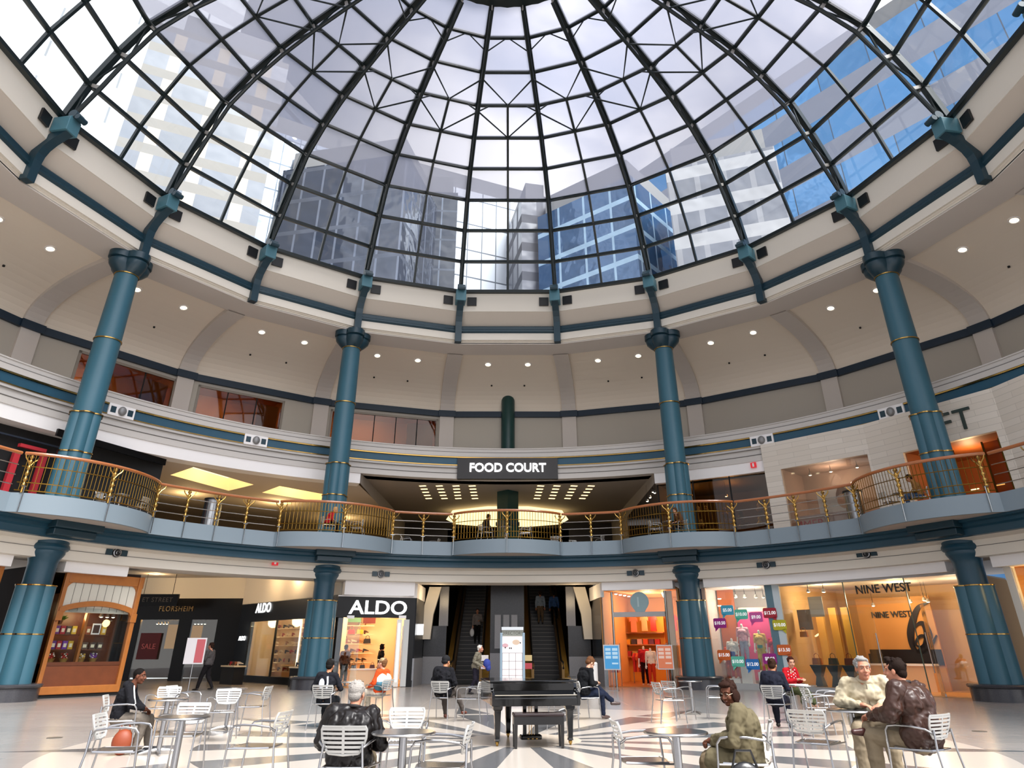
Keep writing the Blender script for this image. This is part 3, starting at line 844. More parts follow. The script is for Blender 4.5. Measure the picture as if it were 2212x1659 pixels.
def spotlamp(p, lab, grp):
    global spot0
    if spot0 is None:
        t = thing('spot_lamp', '', 'ceiling light')
        MB().tube([(0, 0, 0), (0, 0, .16)], .012, 6).build('stem', BLACKM, t)
        MB().lathe([(.03, 0), (.06, -.04), (.085, -.12), (.08, -.125)], n=14).build('shade', mat('lamp_shade_grey', '#a8a39c', .3, .6), t, smooth=True)
        MB().lathe([(.074, -.118), (.01, -.145)], n=12).build('bulb', emis('spot_bulb', '#fff0cf', 9), t)
        spot0 = t; o = t
    else: o = copy_tree(spot0)
    o.location = p
    zt = next((z for z in (3.3, 3.85, 8.8) if z >= p.z + .16), None)
    if zt and zt - p.z < 1.0: MB().tube([(0, 0, .155), (0, 0, zt - p.z + .02)], .006, 5).build('cord', BLACKM, o)
    return tag(o, lab, 'ceiling light', grp)

# ================================================================= sweet shop, left
fS = Front(pol(18.0, -61.2), pol(18.0, -49.2))
def woodfront(f, x0, x1, lab):
    t = f.root('shop_window_bay', lab, 'shop front'); W = x1 - x0
    zt = 3.88
    fr = MB(); fr.bx(x0, x0 + .14, -.06, .1, .3, zt); fr.bx(x1 - .16, x1, -.1, .1, .3, zt); fr.bx(x0 + .14, x1 - .16, -.05, .1, 3.55, zt)
    fr.build('wood_frame', WOOD, t, bevel=.015)
    # corner fillets between frame and boarded panel
    pn = MB(); pn.bx(x0 + .12, x1 - .14, .02, .06, 2.6, 3.6); 
    pn.build('boarded_panel', mat('pale_boards', '#cfcbbd', .6), t)
    ln = MB()
    for i in range(1, 9): u = x0 + .14 + (W - .3) * i / 9; ln.bx(u - .006, u + .006, .005, .03, 2.65, 3.55)
    ln.build('board_joints', mat('joint_grey', '#7d7a70', .8), t)
    for (cx, sx) in ((x0 + .14, 1), (x1 - .16, -1)):
        pts = [(cx, 3.56), (cx + sx * .26, 3.56)] + [(cx + sx * (.26 - .26 * math.sin(R(a))), 3.56 - .26 + .26 * math.cos(R(a))) for a in (15, 30, 45, 60, 75, 90)]
        MB().plate(pts, -.02, .03).build('corner_fillet', WOOD, t)
    # arched head
    n = 12; up = []; lo = []
    for i in range(n + 1):
        s = i / n; x = x0 + .05 + (W - .1) * s; h = 2.62 + .26 * math.sin(PI * s) ** .8
        up.append((x, h + .12)); lo.append((x, h - .06 if 0 < i < n else h - .35))
    MB().plate(up + lo[::-1], -.09, .05).build('arched_head', WOOD, t, bevel=.01)
    for x in (x0 - .02, x1 - .20): MB().bx(x, x + .22, -.13, .05, 2.33, 2.62).build('capital_block', WOOD, t, bevel=.01)
    st = MB(); st.bx(x0 + .14, x1 - .14, -.02, .08, .95, 1.06); st.build('sill', WOODD, t)
    pn = MB(); pn.bx(x0 + .14, x1 - .14, .0, .06, .32, .95); pn.build('base_panel', mat('red_brown_panel', '#6e3a20', .35, noise=(3, .3)), t)
    MB().bx(x0, x1, -.1, .1, .10, .34).build('base_rail', WOOD, t, bevel=.02)
    MB().bx(x0, x1, -.05, .1, 0, .11).build('toe_kick', BLACKM, t)
    MB().bx(x0 + .14, x1 - .16, .0, .02, 1.06, 2.75).build('glass', SHOPG, t)
    bk = MB(); bk.bx(x0 + .1, x1 - .1, .95, 1.0, 1.0, 3.2); bk.bx(x0 + .1, x0 + .14, .1, 1, 1.0, 3.2); bk.bx(x0 + .1, x1 - .1, .1, 1, 2.95, 3.0); bk.bx(x0 + .1, x1 - .1, .1, 1.0, 1.0, 1.04); bk.build('display_case', WOODD, t)
    return t
t = woodfront(fS, .55, 3.35, 'honey wood sweet shop bay with arched window of coloured boxes')
for i, (z, xs) in enumerate(((1.92, (.8, 1.62)), (1.92, (1.85, 2.65)), (1.45, (.8, 1.62)), (1.45, (1.85, 2.65)))):
    MB().bx(xs[0], xs[1], .25, .75, z - .03, z).build('shelf', WOODD, t)
MB().bx(1.68, 1.76, .12, .3, 1.05, 2.8).build('divider', WOOD, t)
cl = ['#6a2a86', '#a81f3a', '#5a4a3a', '#d8b63a', '#7a4628', '#3a2620', '#c9a04a', '#8a2030']
bx0 = None
def sweetbox(u, y, z, c, lab, grp, w=.16, h=.26):
    o = MB().bx(-w / 2, w / 2, -.04, .04, 0, h); o.mi = 1; o.bx(-w * .3, w * .3, -.045, -.04, h * .25, h * .7)
    o = o.build('sweet_box', [mat('box_' + c[1:], c, .4), mat('box_label_cream', '#e8dcc0', .5)])
    fS.put(o, u, y, z); tag(o, lab, 'box', grp)
for row, z in enumerate((1.92, 1.45)):
    for i in range(4):
        c = [['#6a2a86', '#a81f3a', '#4a4038', '#d8b63a'], ['#5c2f7e', '#a02030', '#6a2f96', '#c9a030']][row][i]
        nm = [['purple', 'crimson', 'dark brown', 'yellow'], ['violet', 'red', 'deep purple', 'golden']][row][i]
        sweetbox(.92 + i * .19, .4, z, c, '%s sweet box on the %s left shelf of the arched window' % (nm, ['upper', 'middle'][row]), 'sweet boxes in the arched window')
for i, (c, nm) in enumerate((('#8a4a2c', 'brown'), ('#d0a840', 'yellow'))): sweetbox(1.98 + i * .55, .4, 1.92, c, '%s sweet box beside the white framed notice' % nm, 'sweet boxes in the arched window')
for i, nm in enumerate(('left', 'middle', 'right')): sweetbox(1.98 + i * .27, .4, 1.45, ['#5a4a40', '#4a3a34', '#54403a'][i], 'dark sweet box on the middle right shelf, %s of three' % nm, 'sweet boxes in the arched window', w=.2, h=.22)
fr = fS.root('framed_notice', 'white framed dark notice on the upper right sweet shelf', 'notice', 2.24, .38, 1.92)
MB().bx(-.15, .15, -.02, .0, 0, .36).build('frame', CREAMW, fr); MB().bx(-.11, .11, -.03, -.02, .05, .31).build('notice_sheet', mat('notice_dark', '#3b2622', .5), fr)
for i, (u, c, nm) in enumerate(((.98, '#b8342e', 'red and white basket of sweets, left of the two'), (1.42, '#a82c28', 'red and white basket of sweets, right of the two'), (2.0, '#c8a24a', 'large golden basket of wrapped sweets'), (2.42, '#7a3a9a', 'purple wrapped basket of sweets'))):
    b = fS.root('sweet_basket', nm + ' in the arched window', 'basket', u, .45, 1.04)
    MB().lathe([(.09, 0), (.14, .12), (.15, .13)], n=14).build('basket', mat('wicker', '#b08a4a', .7), b, smooth=True)
    m = MB()
    for k in range(16): m.ell((random.uniform(-.1, .1), random.uniform(-.1, .1), random.uniform(.12, .27)), .035, 6, 4)
    for k in range(16): m.mi = 1; m.ell((random.uniform(-.1, .1), random.uniform(-.1, .1), random.uniform(.12, .29)), .025, 6, 4)
    m.build('sweets', [mat('sweet_' + c[1:], c, .3), mat('sweet_white', '#efe6d8', .4)], b)
pl = fS.root('potted_plant', 'green leafy plant at the top left of the arched window', 'plant', .95, .4, 2.35)
m = MB()
for k in range(45):
    a = random.uniform(0, 6.28); e = random.uniform(-.4, .9); M_ = Euler((e, 0, a)).to_matrix()
    m.add([M_ @ Vector(v) for v in ((0, 0, 0), (.05, .12, .02), (0, .26, -.02), (-.05, .12, .02))], [(0, 1, 2, 3)])
m.build('leaves', mat('leaf_green', '#4f8a35', .5), pl); MB().lathe([(.07, -.12), (.1, 0)], n=12).build('pot', WOODD, pl)
for i in range(3): spotlamp(fS.w(2.3 + i * .22, .35, 2.62), 'small spotlight under the arch of the sweet shop window', 'spotlights in the sweet shop window')
lamp(fS.w(1.7, .3, 2.5), 22)
# right-hand return of the sweet shop with glazed side
t = fS.root('shop_side_bay', 'narrow glazed wooden side bay of the sweet shop facing the corridor', 'shop front', 3.35, 0, 0)
MB().bx(0, .08, .0, 2.6, 3.5, 3.9).build('wood_frame', WOOD, t); MB().bx(0, .08, 2.45, 2.6, .0, 3.5).build('end_post', WOOD, t); MB().bx(0, .08, .12, 2.45, 2.5, 3.5).build('boarded_panel', mat('pale_boards', '#cfcbbd', .6), t)
MB().bx(0, .1, .1, 2.45, 2.36, 2.52).build('transom', WOOD, t); MB().bx(.03, .05, .1, 2.45, .3, 2.36).build('glass', SHOPG, t); MB().bx(0, .1, .1, 2.45, 0, .3).build('base_rail', WOOD, t)
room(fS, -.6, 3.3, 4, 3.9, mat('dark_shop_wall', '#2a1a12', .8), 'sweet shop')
# shop left of the leftmost column
fL = Front(pol(18.0, -82), pol(18.0, -65.2)); WL = fL.W
t = fL.root('shop_entrance', 'honey wood arched shop entrance at the far left edge', 'shop front')
MB().bx(WL - .5, WL - .34, -.08, .1, 0, 3.9).build('wood_post', WOOD, t, bevel=.01); MB().bx(WL - 4.5, WL - .34, -.06, .1, 3.5, 3.9).build('wood_head', WOOD, t)
pts = [(WL - .34, 3.55), (WL - .34, 2.4)] + [(WL - .5 - .9 * math.sin(R(a)) * 1.3, 2.4 + 1.0 * (1 - math.cos(R(a))) ** .6 * .95) for a in (5, 20, 40, 60, 80, 100)] + [(WL - 2.2, 3.55)]
MB().plate(pts, -.04, .06).build('arched_spandrel', WOOD, t)
MB().bx(WL - .52, WL - .30, -.12, .06, 2.25, 2.5).build('capital_block', WOOD, t, bevel=.01)
MB().bx(WL - .62, WL - .52, .05, .12, .1, 2.25).build('door_stile', mat('pale_door_edge', '#cdbfa0', .4), t)
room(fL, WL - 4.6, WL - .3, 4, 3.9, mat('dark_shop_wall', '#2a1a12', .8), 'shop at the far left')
g = fL.root('globe_lamp', 'glowing round globe lamp inside the shop at the far left edge', 'lamp', *( [fL.uz(18, 1312, 1.2)[0], 1.2, fL.uz(18, 1312, 1.2)[1]]))
MB().ell((0, 0, 0), .18, 16, 10).build('globe', emis('globe_glow', '#ffe6b0', 4), g, smooth=True); MB().tube([(0, 0, .18), (0, 0, .9)], .012, 6).build('rod', BRASS, g)
sh = fL.root('bookcase', 'dark shelf of goods inside the shop at the far left', 'shelf', WL - 1.7, 1.8, 0)
for z in (.5, 1.0, 1.5, 2.0): MB().bx(-1, 1, 0, .3, z, z + .04).build('shelf_board', WOODD, sh)
MB().bx(-1, 1, .3, .34, 0, 2.4).build('back_board', WOODD, sh)
for j, z in enumerate((.54, 1.04, 1.54)):
    for k in range(7):
        o = MB().bx(-.05, .05, -.06, .06, 0, .28).build('packet', mat('packet_%d' % (k % 3), ['#7a2a24', '#8a7a3a', '#3a3a5a'][k % 3], .5)); fL.put(o, WL - 2.6 + k * .26, 1.92, z)
        tag(o, 'small packet on the dark shelf at the far left edge', 'packet', 'packets on the far left shelf')
lamp(fL.w(WL - 1.2, 1.0, 2.6), 25)

# ================================================================= corridor on the left: black shop fronts
fC1 = Front((-24.0, 24.3), (-14.4, 24.0)); fC2 = Front((-14.4, 24.0), pol(18.25, -24.2))
wb = MB(); wb.bx(0, fC1.W, 0, .15, 3.95, 5.0); o = wb.build('wall_corridor_1', CREAM); fC1.put(o, 0, 0, 0); tag(o, 'cream wall band above the dark corridor shop', 'wall', kind='structure')
wb = MB(); wb.bx(0, fC2.W, 0, .15, 3.62, 5.0); o = wb.build('wall_corridor_2', CREAM); fC2.put(o, 0, 0, 0); tag(o, 'cream wall band above the angled black shoe shop front', 'wall', kind='structure')
t = fC1.root('dark_shop_front', 'dark shop front at the back of the left corridor with brass lettering', 'shop front')
b = MB(); b.bx(0, fC1.W, 0, .12, 2.9, 3.95); b.build('fascia', BLK, t)
b = MB(); b.bx(6.3, 7.0, 0, .2, 0, 2.9); b.build('pier', BLK, t); b = MB(); b.bx(8.4, fC1.W, 0, .2, 0, 2.9); b.build('pier', BLK, t); MB().bx(0, 4.2, 0, .2, 0, 2.9).build('pier', BLK, t)
MB().bx(4.2, 6.3, .02, .04, 0, 2.9).build('glass', SHOPG, t); MB().bx(7.0, 8.4, .02, .04, 0, 2.9).build('glass', SHOPG, t)
u0, z0 = fC1.uz(347, 1322); u1, z1 = fC1.uz(413, 1322)
text('FLORSHEIM', .36, mat('brass_letters', '#a8875a', .3, .8), t, ((u0 + u1) / 2, -.03, 3.42), ext=.03, name='brass_lettering', sx=.92, spacing=1.15)
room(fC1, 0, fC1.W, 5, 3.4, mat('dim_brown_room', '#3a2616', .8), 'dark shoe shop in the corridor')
for (px, py, w, h, c, nm) in ((375, 1375, .9, 1.3, '#c9a23a', 'amber lit panel inside the dark corridor shop, left'), (420, 1375, .8, 1.2, '#c9b23a', 'amber lit panel inside the dark corridor shop, right')):
    u, z = fC1.uz(px, py, 4.93); o = MB().bx(-w / 2, w / 2, 0, .05, -h / 2, h / 2).build('lit_panel', mat('amber_panel', '#a87a2a', .6, emit='#a8761f', es=.25)); fC1.put(o, u, 4.93, z); tag(o, nm, 'panel')  # amber panel; its lit look is a faint glow in the material
lamp(fC1.w(5, 2, 3.0), 30, '#ffb860')
for i in range(9):
    u, z = fC1.uz([340, 347, 354, 361, 415, 422, 429, 436, 443][i], 1347, 1.2); spotlamp(fC1.w(u, 1.2, max(2.7, z + .1)), 'tiny spotlight inside the dark corridor shop, %s row' % ('left' if i < 4 else 'right'), 'spotlights of the dark corridor shop, %s row' % ('left' if i < 4 else 'right'))
p = fC1.uz(322, 1400)
sg = fC1.root('sale_sign', 'dark red SALE sign in the corridor shop window', 'sign', p[0], -.1, 0)
MB().bx(-.55, .55, 0, .03, 1.0, 2.25).build('board', mat('sale_red', '#5a1418', .5), sg); text('SALE', .36, mat('sale_text', '#c96a6a', .6), sg, (0, -.01, 1.6), name='lettering', ext=.005)
# hanging dark sign
hs = ony(340, 1296, 22.0)
t = thing('hanging_sign', 'black hanging street sign over the left corridor', 'sign', (hs.x, 22, hs.z)); 
MB().bx(-1.25, 1.05, 0, .15, -.28, .28).build('board', BLK, t); text('ET STREET', .30, mat('dim_letters', '#6b6660', .5), t, (0, -.01, 0), ext=.01, spacing=1.15)
for x in (-.8, .7): MB().tube([(x, .07, .28), (x, .07, 5.0 - hs.z)], .015, 6).build('hanger_rod', BLACKM, t)
# angled shoe shop window
t = fC2.root('shoe_shop_side_front', 'angled black shoe shop front with lit display window in the corridor', 'shop front')
MB().bx(0, fC2.W, 0, .14, 2.75, 3.65).build('fascia', BLK, t)
ul, _ = fC2.uz(527, 1400); ur, _ = fC2.uz(668, 1400); ull, _ = fC2.uz(590, 1400)
MB().bx(ur, fC2.W, -.02, .3, 0, 2.75).build('end_pier', BLK, t)
MB().bx(-.3, 1.4, 0, .2, 0, 2.75).build('end_pier', BLK, t)
MB().bx(1.4, ur, .02, .04, .3, 2.75).build('glass', SHOPG, t)
MB().bx(1.4, ur, 0, .3, 0, .3).build('base', BLK, t)
MB().bx(ull - .04, ull + .04, -.02, .06, .3, 2.75).build('mullion', BLACKM, t)
u, z = fC2.uz(570, 1315); text('ALDO', .62, WHITEL, t, (u, -.03, z + .02), ext=.012, bold=.01)
u, z = fC2.uz(497, 1380); text('ALDO', .3, WHITEL, t, (max(u, .7), -.03, z), ext=.01)
room(fC2, .8, fC2.W - 2.6, 2.0, 3.2, WSHELF, 'black shoe shop side window', TILEF)
def shelves(f, u0, u1, y, zs, lab, grp, dens=.42, tm=WSHELF):
    s = f.root('wall_shelving', lab, 'shelving', (u0 + u1) / 2, y, 0); w = (u1 - u0) / 2
    for z in zs: MB().bx(-w, w, 0, .32, z - .02, z + .02).build('shelf_board', tm, s)
    for z in zs:
        u = u0 + .15
        while u < u1 - .25:
            if random.random() < .85: shoe(f, u, y + .12, z + .03, 'small shoe on the ' + grp, 'shoes on the ' + grp, turn=random.choice((0, 0, -.5, .6)))
            u += dens
shelves(fC2, .95, 5.2, 1.62, (.45, .85, 1.25, 1.65, 2.05, 2.45), 'cream lit wall shelving in the corridor side of the shoe shop', 'corridor side shelves of the black shoe shop', .55)
for i, px in enumerate((592, 645)):
    u, _ = fC2.uz(px, 1400, 1.5); o = MB().bx(-.03, .03, 0, .05, .4, 2.7).build('light_strip', emis('strip_light', '#ffe9c4', 3.5)); fC2.put(o, u, 1.45, 0); tag(o, 'vertical glowing light strip between shoe shelves, %s' % ('left' if i == 0 else 'right'), 'light strip')
lamp(fC2.w(5.0, .7, 2.7), 60, '#ffdfae'); lamp(fC2.w(2.4, .7, 2.7), 30, '#ffdfae')
pu, pz = fC2.uz(545, 1380, 1.0); o = MB().bx(-1.0, 1.0, 0, .05, .9, 2.5).build('poster', mat('poster_teal', '#4f8f9a', .6)); fC2.put(o, pu, 1.1, 0); tag(o, 'blue green poster panel in the corridor shoe window', 'poster')
# display tables with shoes
for (px, py, nm) in ((498, 1478, 'low display table of shoes outside the corridor shoe window'), (650, 1484, 'low dark display table of shoes beside the second column')):
    P = onz(px, py); t = thing('display_table', nm, 'table', P, fC2.rz)
    MB().bx(-.75, .75, -.3, .3, .72, .78).build('table_top', WSHELF, t); MB().bx(-.7, .7, -.26, .26, 0, .72).build('base', BLACKM, t)
    for i in range(5):
        k = (i * 2) % 5
        if k not in shoes: shoes[k] = make_shoe(SHOEM[k]); o = shoes[k]
        else: o = shoes[k].copy(); col.objects.link(o)
        v = Matrix.Rotation(fC2.rz, 3, 'Z') @ Vector((-.6 + i * .28, -.05, .85)); o.location = P + v; o.rotation_euler.z = fC2.rz + .8
        tag(o, 'shoe on the ' + nm.split(' of shoes')[0].replace('low ', '') + nm.split(' of shoes')[1], 'shoe', 'shoes on display tables')

# ================================================================= black shoe shop front
fA = Front(pol(18.05, -24.2), pol(18.05, -13.4)); W = fA.W
t = fA.root('footwear_store', 'black shoe shop front with large white lettering right of the second column', 'shop front')
MB().bx(-.1, W, 0, .25, 2.72, 3.56).build('sign_fascia', BLK, t)
MB().bx(-.1, W, -.03, .25, 3.56, 3.62).build('white_edge', CREAMW, t)
MB().bx(3.0, W, 0, .25, 0, 2.72).build('pier', BLK, t); MB().bx(2.98, W + .02, -.05, .3, 0, .25).build('pier_foot', BLACKM, t)
u, z = fA.uz(818, 1314); text('ALDO', .78, WHITEL, t, (u, -.04, z + .0), ext=.04, sx=1.22, bold=.01)
u, _ = fA.uz(866, 1400)
dd = MB(); dd.bx(u - .26, u - .05, -.12, .0, .02, 2.66); dd.build('door_leaf', mat('white_door', '#e6e1d8', .4), t); MB().bx(u - .20, u - .12, -.135, -.12, .2, 2.5).build('lit_edge', emis('door_strip', '#fff0d8', 1.6), t)
MB().bx(u + .05, u + .3, -.06, .0, .02, 2.66).build('door_leaf', mat('pale_grey_door', '#c9c9c4', .4), t)
MB().tube([(u, -.14, .3), (u, -.14, 2.4)], .02, 6).build('door_handle', ALU, t)
for px in (757, 869): v, zz = fA.uz(px, 1333); MB().bx(v - .16, v + .16, -.1, 0, zz - .06, zz + .06).build('glass_clamp', CREAMW, t)
MB().bx(.0, 1.0, .02, .035, .05, 2.7).build('glass', SHOPG, t)
room(fA, -.1, W, 4.6, 3.3, WSHELF, 'black shoe shop', TILEF)
shelves(fA, .4, 2.2, 3.9, (.9, 1.3, 1.7, 2.1, 2.5), 'cream lit wall shelving at the back of the black shoe shop', 'back shelves of the black shoe shop', .3)
for i, (u_, z_, c, nm) in enumerate(((1.1, 2.1, '#c03a1e', 'orange red'), (1.5, 2.1, '#d8a82a', 'yellow'), (1.9, 1.7, '#2a2420', 'black'), (.8, 1.7, '#8a4a2a', 'brown'))):
    bag(fA, u_, 3.85, z_ + .03, nm + ' handbag on the back shelves of the black shoe shop', 'handbags on the back shelves', c)
ct = fA.root('shop_counter', 'white display counter inside the black shoe shop', 'counter', 1.6, 1.8, 0)
MB().bx(-.7, .7, 0, .5, .62, .68).build('counter_top', CREAMW, ct); MB().bx(-.65, .65, .05, .45, 0, .62).build('counter_base', WSHELF, ct)
for i, u_ in enumerate((1.1, 1.5, 1.95)): bag(fA, u_, 1.95, .69, '%s small dark handbag on the white shop counter' % ['leftmost', 'middle', 'rightmost'][i], 'handbags on the counter', ['#1d1612', '#201814', '#5a2018'][i], .7)
o = MB().bx(-.5, .5, 0, .04, -.3, .3).build('poster', mat('poster_green_blue', '#5a8a4a', .6)); fA.put(o, 1.0, 3.7, 2.95); tag(o, 'green and blue poster high on the back wall of the shoe shop', 'poster')
o = MB().bx(-.3, .3, 0, .04, -.35, .35).build('poster', mat('poster_maroon', '#6a2420', .6)); fA.put(o, 1.9, 3.7, 2.95); tag(o, 'maroon poster high on the back wall of the shoe shop', 'poster')
lamp(fA.w(1.3, 2.4, 3.0), 70, '#ffe4bc'); lamp(fA.w(2.6, 3.2, 2.6), 25, '#ffdfae')
# glass side of the shop towards the escalators
fA2 = Front(pol(18.05, -13.4), (-4.15, 20.6))
t = fA2.root('black_side_panel', 'dark reflective side panel between shoe shop and escalator hall', 'panel')
MB().bx(0, fA2.W, -.05, .1, 1.1, 3.56).build('panel', BLK, t); MB().bx(0, fA2.W, -.08, .12, 0, 1.1).build('granite_base', mat('pale_granite', '#8d8d8f', .3, noise=(25, .25)), t)
MB().bx(0, fA2.W, -.04, .12, 3.56, 4.2).build('white_head', CREAMW, t)
ls = fA2.root('lit_side_sign', 'small lit white sign on the dark side of the shoe shop', 'sign', .75, -.02, 2.25)
MB().bx(-.04, .04, -.3, 0, -.2, .25).build('face', WHITEL, ls)

# ================================================================= escalator hall
GRD = mat('dark_granite_wall', '#2f3033', .22, noise=(18, .45)); GRL = mat('light_granite_wall', '#84858a', .25, noise=(30, .3))
def granite(x0, x1, y, z0, z1, m, lab, yy=.3):
    o = MB().bx(x0, x1, y, y + yy, z0, z1).build('wall_panel', m); return tag(o, lab, 'granite wall', kind='structure')
granite(-4.1, -3.0, 20.8, 0, 1.15, GRL, 'low pale granite panel left of the escalators'); granite(-4.1, -3.0, 20.85, 1.15, 2.5, GRD, 'dark granite panel left of the escalators'); granite(-3.4, -2.95, 20.9, 2.5, 4.3, GRL, 'upper grey granite strip left of the escalators')
granite(3.0, 4.1, 20.8, 0, 1.15, GRL, 'low pale granite panel right of the escalators'); granite(3.0, 4.1, 20.85, 1.15, 2.5, GRD, 'dark granite panel right of the escalators'); granite(2.95, 3.4, 20.9, 2.5, 4.3, GRL, 'upper grey granite strip right of the escalators')
granite(-.84, .84, 20.8, 0, 1.3, GRL, 'pale granite pier base between the escalators'); granite(-.84, .84, 20.85, 1.3, 6, GRD, 'dark granite pier between the escalators')
for i, x in enumerate((-.62, -.2, .2)):
    o = MB().bx(x, x + .3, 20.80, 20.86, 1.5, 3.0).build('granite_inlay', GRL); tag(o, 'grey granite inlay strip on the pier between the escalators, %s' % ['left', 'middle', 'right'][i], 'inlay', 'inlay strips on the granite pier')
for s, nm in ((-1, 'left'), (1, 'right')):
    o = MB().plate([(s * 4.15, 1.9), (s * 3.75, 1.9), (s * 3.65, 3.0), (s * 3.3, 4.25), (s * 3.9, 4.25), (s * 4.15, 3.2)], 20.4, 20.7).build('wing_wall', CREAM); tag(o, 'slanted cream wing wall %s of the escalators' % nm, 'wall', kind='structure')
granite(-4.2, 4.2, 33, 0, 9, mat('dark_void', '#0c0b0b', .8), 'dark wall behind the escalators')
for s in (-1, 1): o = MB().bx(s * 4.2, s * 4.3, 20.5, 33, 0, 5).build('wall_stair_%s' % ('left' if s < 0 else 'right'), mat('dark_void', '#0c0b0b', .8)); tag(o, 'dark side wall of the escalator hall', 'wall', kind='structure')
def escalator(x0, x1, lab):
    t = thing('escalator', lab, 'escalator', ((x0 + x1) / 2, 19.6, 0)); w = (x1 - x0) / 2
    st = MB(); n = 34; rise = .19; run = .33
    prof = [(0, 0)]; y = 1.0; z = .0
    st.bx(-w + .12, w - .12, -.1, 1.0, -.0, .03)
    for i in range(n): st.bx(-w + .12, w - .12, y + i * run, y + (i + 1) * run + .02, max(0, i * rise - .4), (i + 1) * rise)
    st.build('steps', mat('escalator_step', '#1b1a1a', .35, .6), t)
    nose = MB()
    for i in range(n): nose.bx(-w + .14, w - .14, y + i * run - .005, y + i * run + .02, (i + 1) * rise - .02, (i + 1) * rise + .003)
    nose.build('step_noses', mat('step_nose', '#4a4743', .35, .8), t)
    for s in (-1, 1):
        xs = s * (w - .05)
        pr = [(-.5, 0), (-.5, .75), (-.35, .92), (1.0, .95), (1.0 + n * run, .95 + n * rise), (1.0 + n * run, n * rise - .3), (1.2, -.0)]
        vs = [(xs - .07, a, b) for a, b in pr] + [(xs + .05, a, b) for a, b in pr]; k = len(pr)
        MB().add(vs, [tuple(range(k)), tuple(range(k, 2 * k))[::-1]] + [(i, (i + 1) % k, k + (i + 1) % k, k + i) for i in range(k)]).build('balustrade', mat('bronze_panel', '#7a5a24', .35, .15), t)
        MB().tube([(xs, -.3, .55), (xs, -.52, .7), (xs, -.4, .93), (xs, 1.0, 1.0), (xs, 1.0 + n * run, 1.0 + n * rise)], .045, 8).build('handrail', BLACK, t, smooth=True)
        sk = s * (w + .13)
        MB().add([(sk - .16, -.3, 0), (sk + .16, -.3, 0), (sk + .16, .8, .02), (sk - .16, .8, .02), (sk - .16, 1.0 + n * run, n * rise + .25), (sk + .16, 1.0 + n * run, n * rise + .25), (sk - .16, -.3, .3), (sk + .16, -.3, .3), (sk - .16, .8, .45), (sk + .16, .8, .45), (sk - .16, 1.0 + n * run, n * rise - .6), (sk + .16, 1 + n * run, n * rise - .6)],
            [(6, 7, 9, 8), (8, 9, 5, 4), (0, 1, 7, 6), (0, 6, 8, 3), (3, 8, 4, 10), (1, 2, 9, 7), (2, 11, 5, 9), (10, 4, 5, 11)]).build('brass_skirt', mat('escalator_brass', '#a07c38', .3, .35), t)
    return t
escalator(-2.65, -1.15, 'left bronze-sided escalator carrying people down')
escalator(1.15, 2.65, 'right bronze-sided escalator carrying people up')
lamp((-3.3, 18.9, 3.7), 25, '#ffe0b0', .3); lamp((3.3, 18.9, 3.7), 25, '#ffe0b0', .3); lamp((-1.9, 23, 5.4), 90, '#ffdca8', .3); lamp((1.9, 23, 5.4), 90, '#ffdca8', .3)  # unseen point lights added to brighten the escalators and their brass sides
for i, (x, y) in enumerate(((-12.5, 20.5), (-15.5, 21.5), (-18.5, 22), (-10.5, 19.3))): downlight((x, y, 4.99), (0, 0, -1), '%s round downlight in the ceiling of the left corridor' % ['second', 'third', 'leftmost', 'rightmost'][i], 'downlights of the left corridor'); lamp((x, y, 4.75), 32, '#ffd9a4', .15)

# ================================================================= clothes shop entrance
fK = Front(pol(18.05, 13.9), pol(18.05, 24.8)); W = fK.W
ORW = mat('orange_shop_wall', '#cf9a5e', .7); PEACH = mat('peach_wall', '#e8b088', .7)
t = fK.root('clothes_shop_front', 'glass clothes shop entrance with steel door frame right of the escalators', 'shop front')
for px in (1322, 1437):
    u, _ = fK.uz(px, 1300); MB().tube([(u, -.02, 0), (u, -.02, 3.8)], .05, 8).build('steel_post', mat('brushed_steel_post', '#8f8f8c', .25, 1), t, smooth=True)
ua, za = fK.uz(1322, 1328); ub, _ = fK.uz(1437, 1328)
MB().bx(ua, ub, -.05, .06, za - .1, za + .1).build('header', mat('grey_header', '#b0aeac', .4), t)
MB().bx(0, ua, .0, .02, .05, 3.8).build('glass', SHOPG, t); MB().bx(ub, W, 0, .02, .05, 3.8).build('glass', SHOPG, t); MB().bx(ua, ub, 0, .02, za + .1, 3.8).build('glass', SHOPG, t)
MB().bx(ub + .02, ub + .34, .1, .3, 0, 3.8).build('side_panel', PEACH, t)
u, z = fK.uz(1381, 1300)
sg = fK.root('hanging_round_sign', 'pale blue round emblem sign hung above the clothes shop door', 'sign', u, .05, z)
MB().plate([(.42 * math.sin(R(a)) * (1 if abs(a - 180) > 60 else .95), .42 * math.cos(R(a)) - (.12 if abs(a - 180) < 40 else 0)) for a in range(0, 360, 20)], -.02, .02).build('disc', mat('pale_blue_disc', '#7fa7b4', .4), sg)
MB().plate([(-.1, -.2), (-.03, -.2), (-.03, .2), (-.1, .2)], -.03, -.02).build('emblem', mat('disc_mark', '#c7dde3', .4), sg)
room(fK, 0, W - .05, 6.5, 3.9, ORW, 'orange clothes shop', mat('shop_wood_floor', '#a86a3a', .3))
def garment(f, u, y, z, c, lab, grp, h=.75, w=.42):
    key = 'g' + c
    if key not in bags:
        bags[key] = MB().plate([(-w * .35, 0), (w * .35, 0), (w * .32, h * .7), (w * .5, h * .62), (w * .5, h * .8), (w * .2, h), (w * .1, h * .92), (-w * .1, h * .92), (-w * .2, h), (-w * .5, h * .8), (-w * .5, h * .62), (-w * .32, h * .7)], -.05, .05).build('garment', mat('cloth_' + c[1:], c, .8)); o = bags[key]
    else: o = bags[key].copy(); col.objects.link(o)
    f.put(o, u, y, z); return tag(o, lab, 'garment', grp)
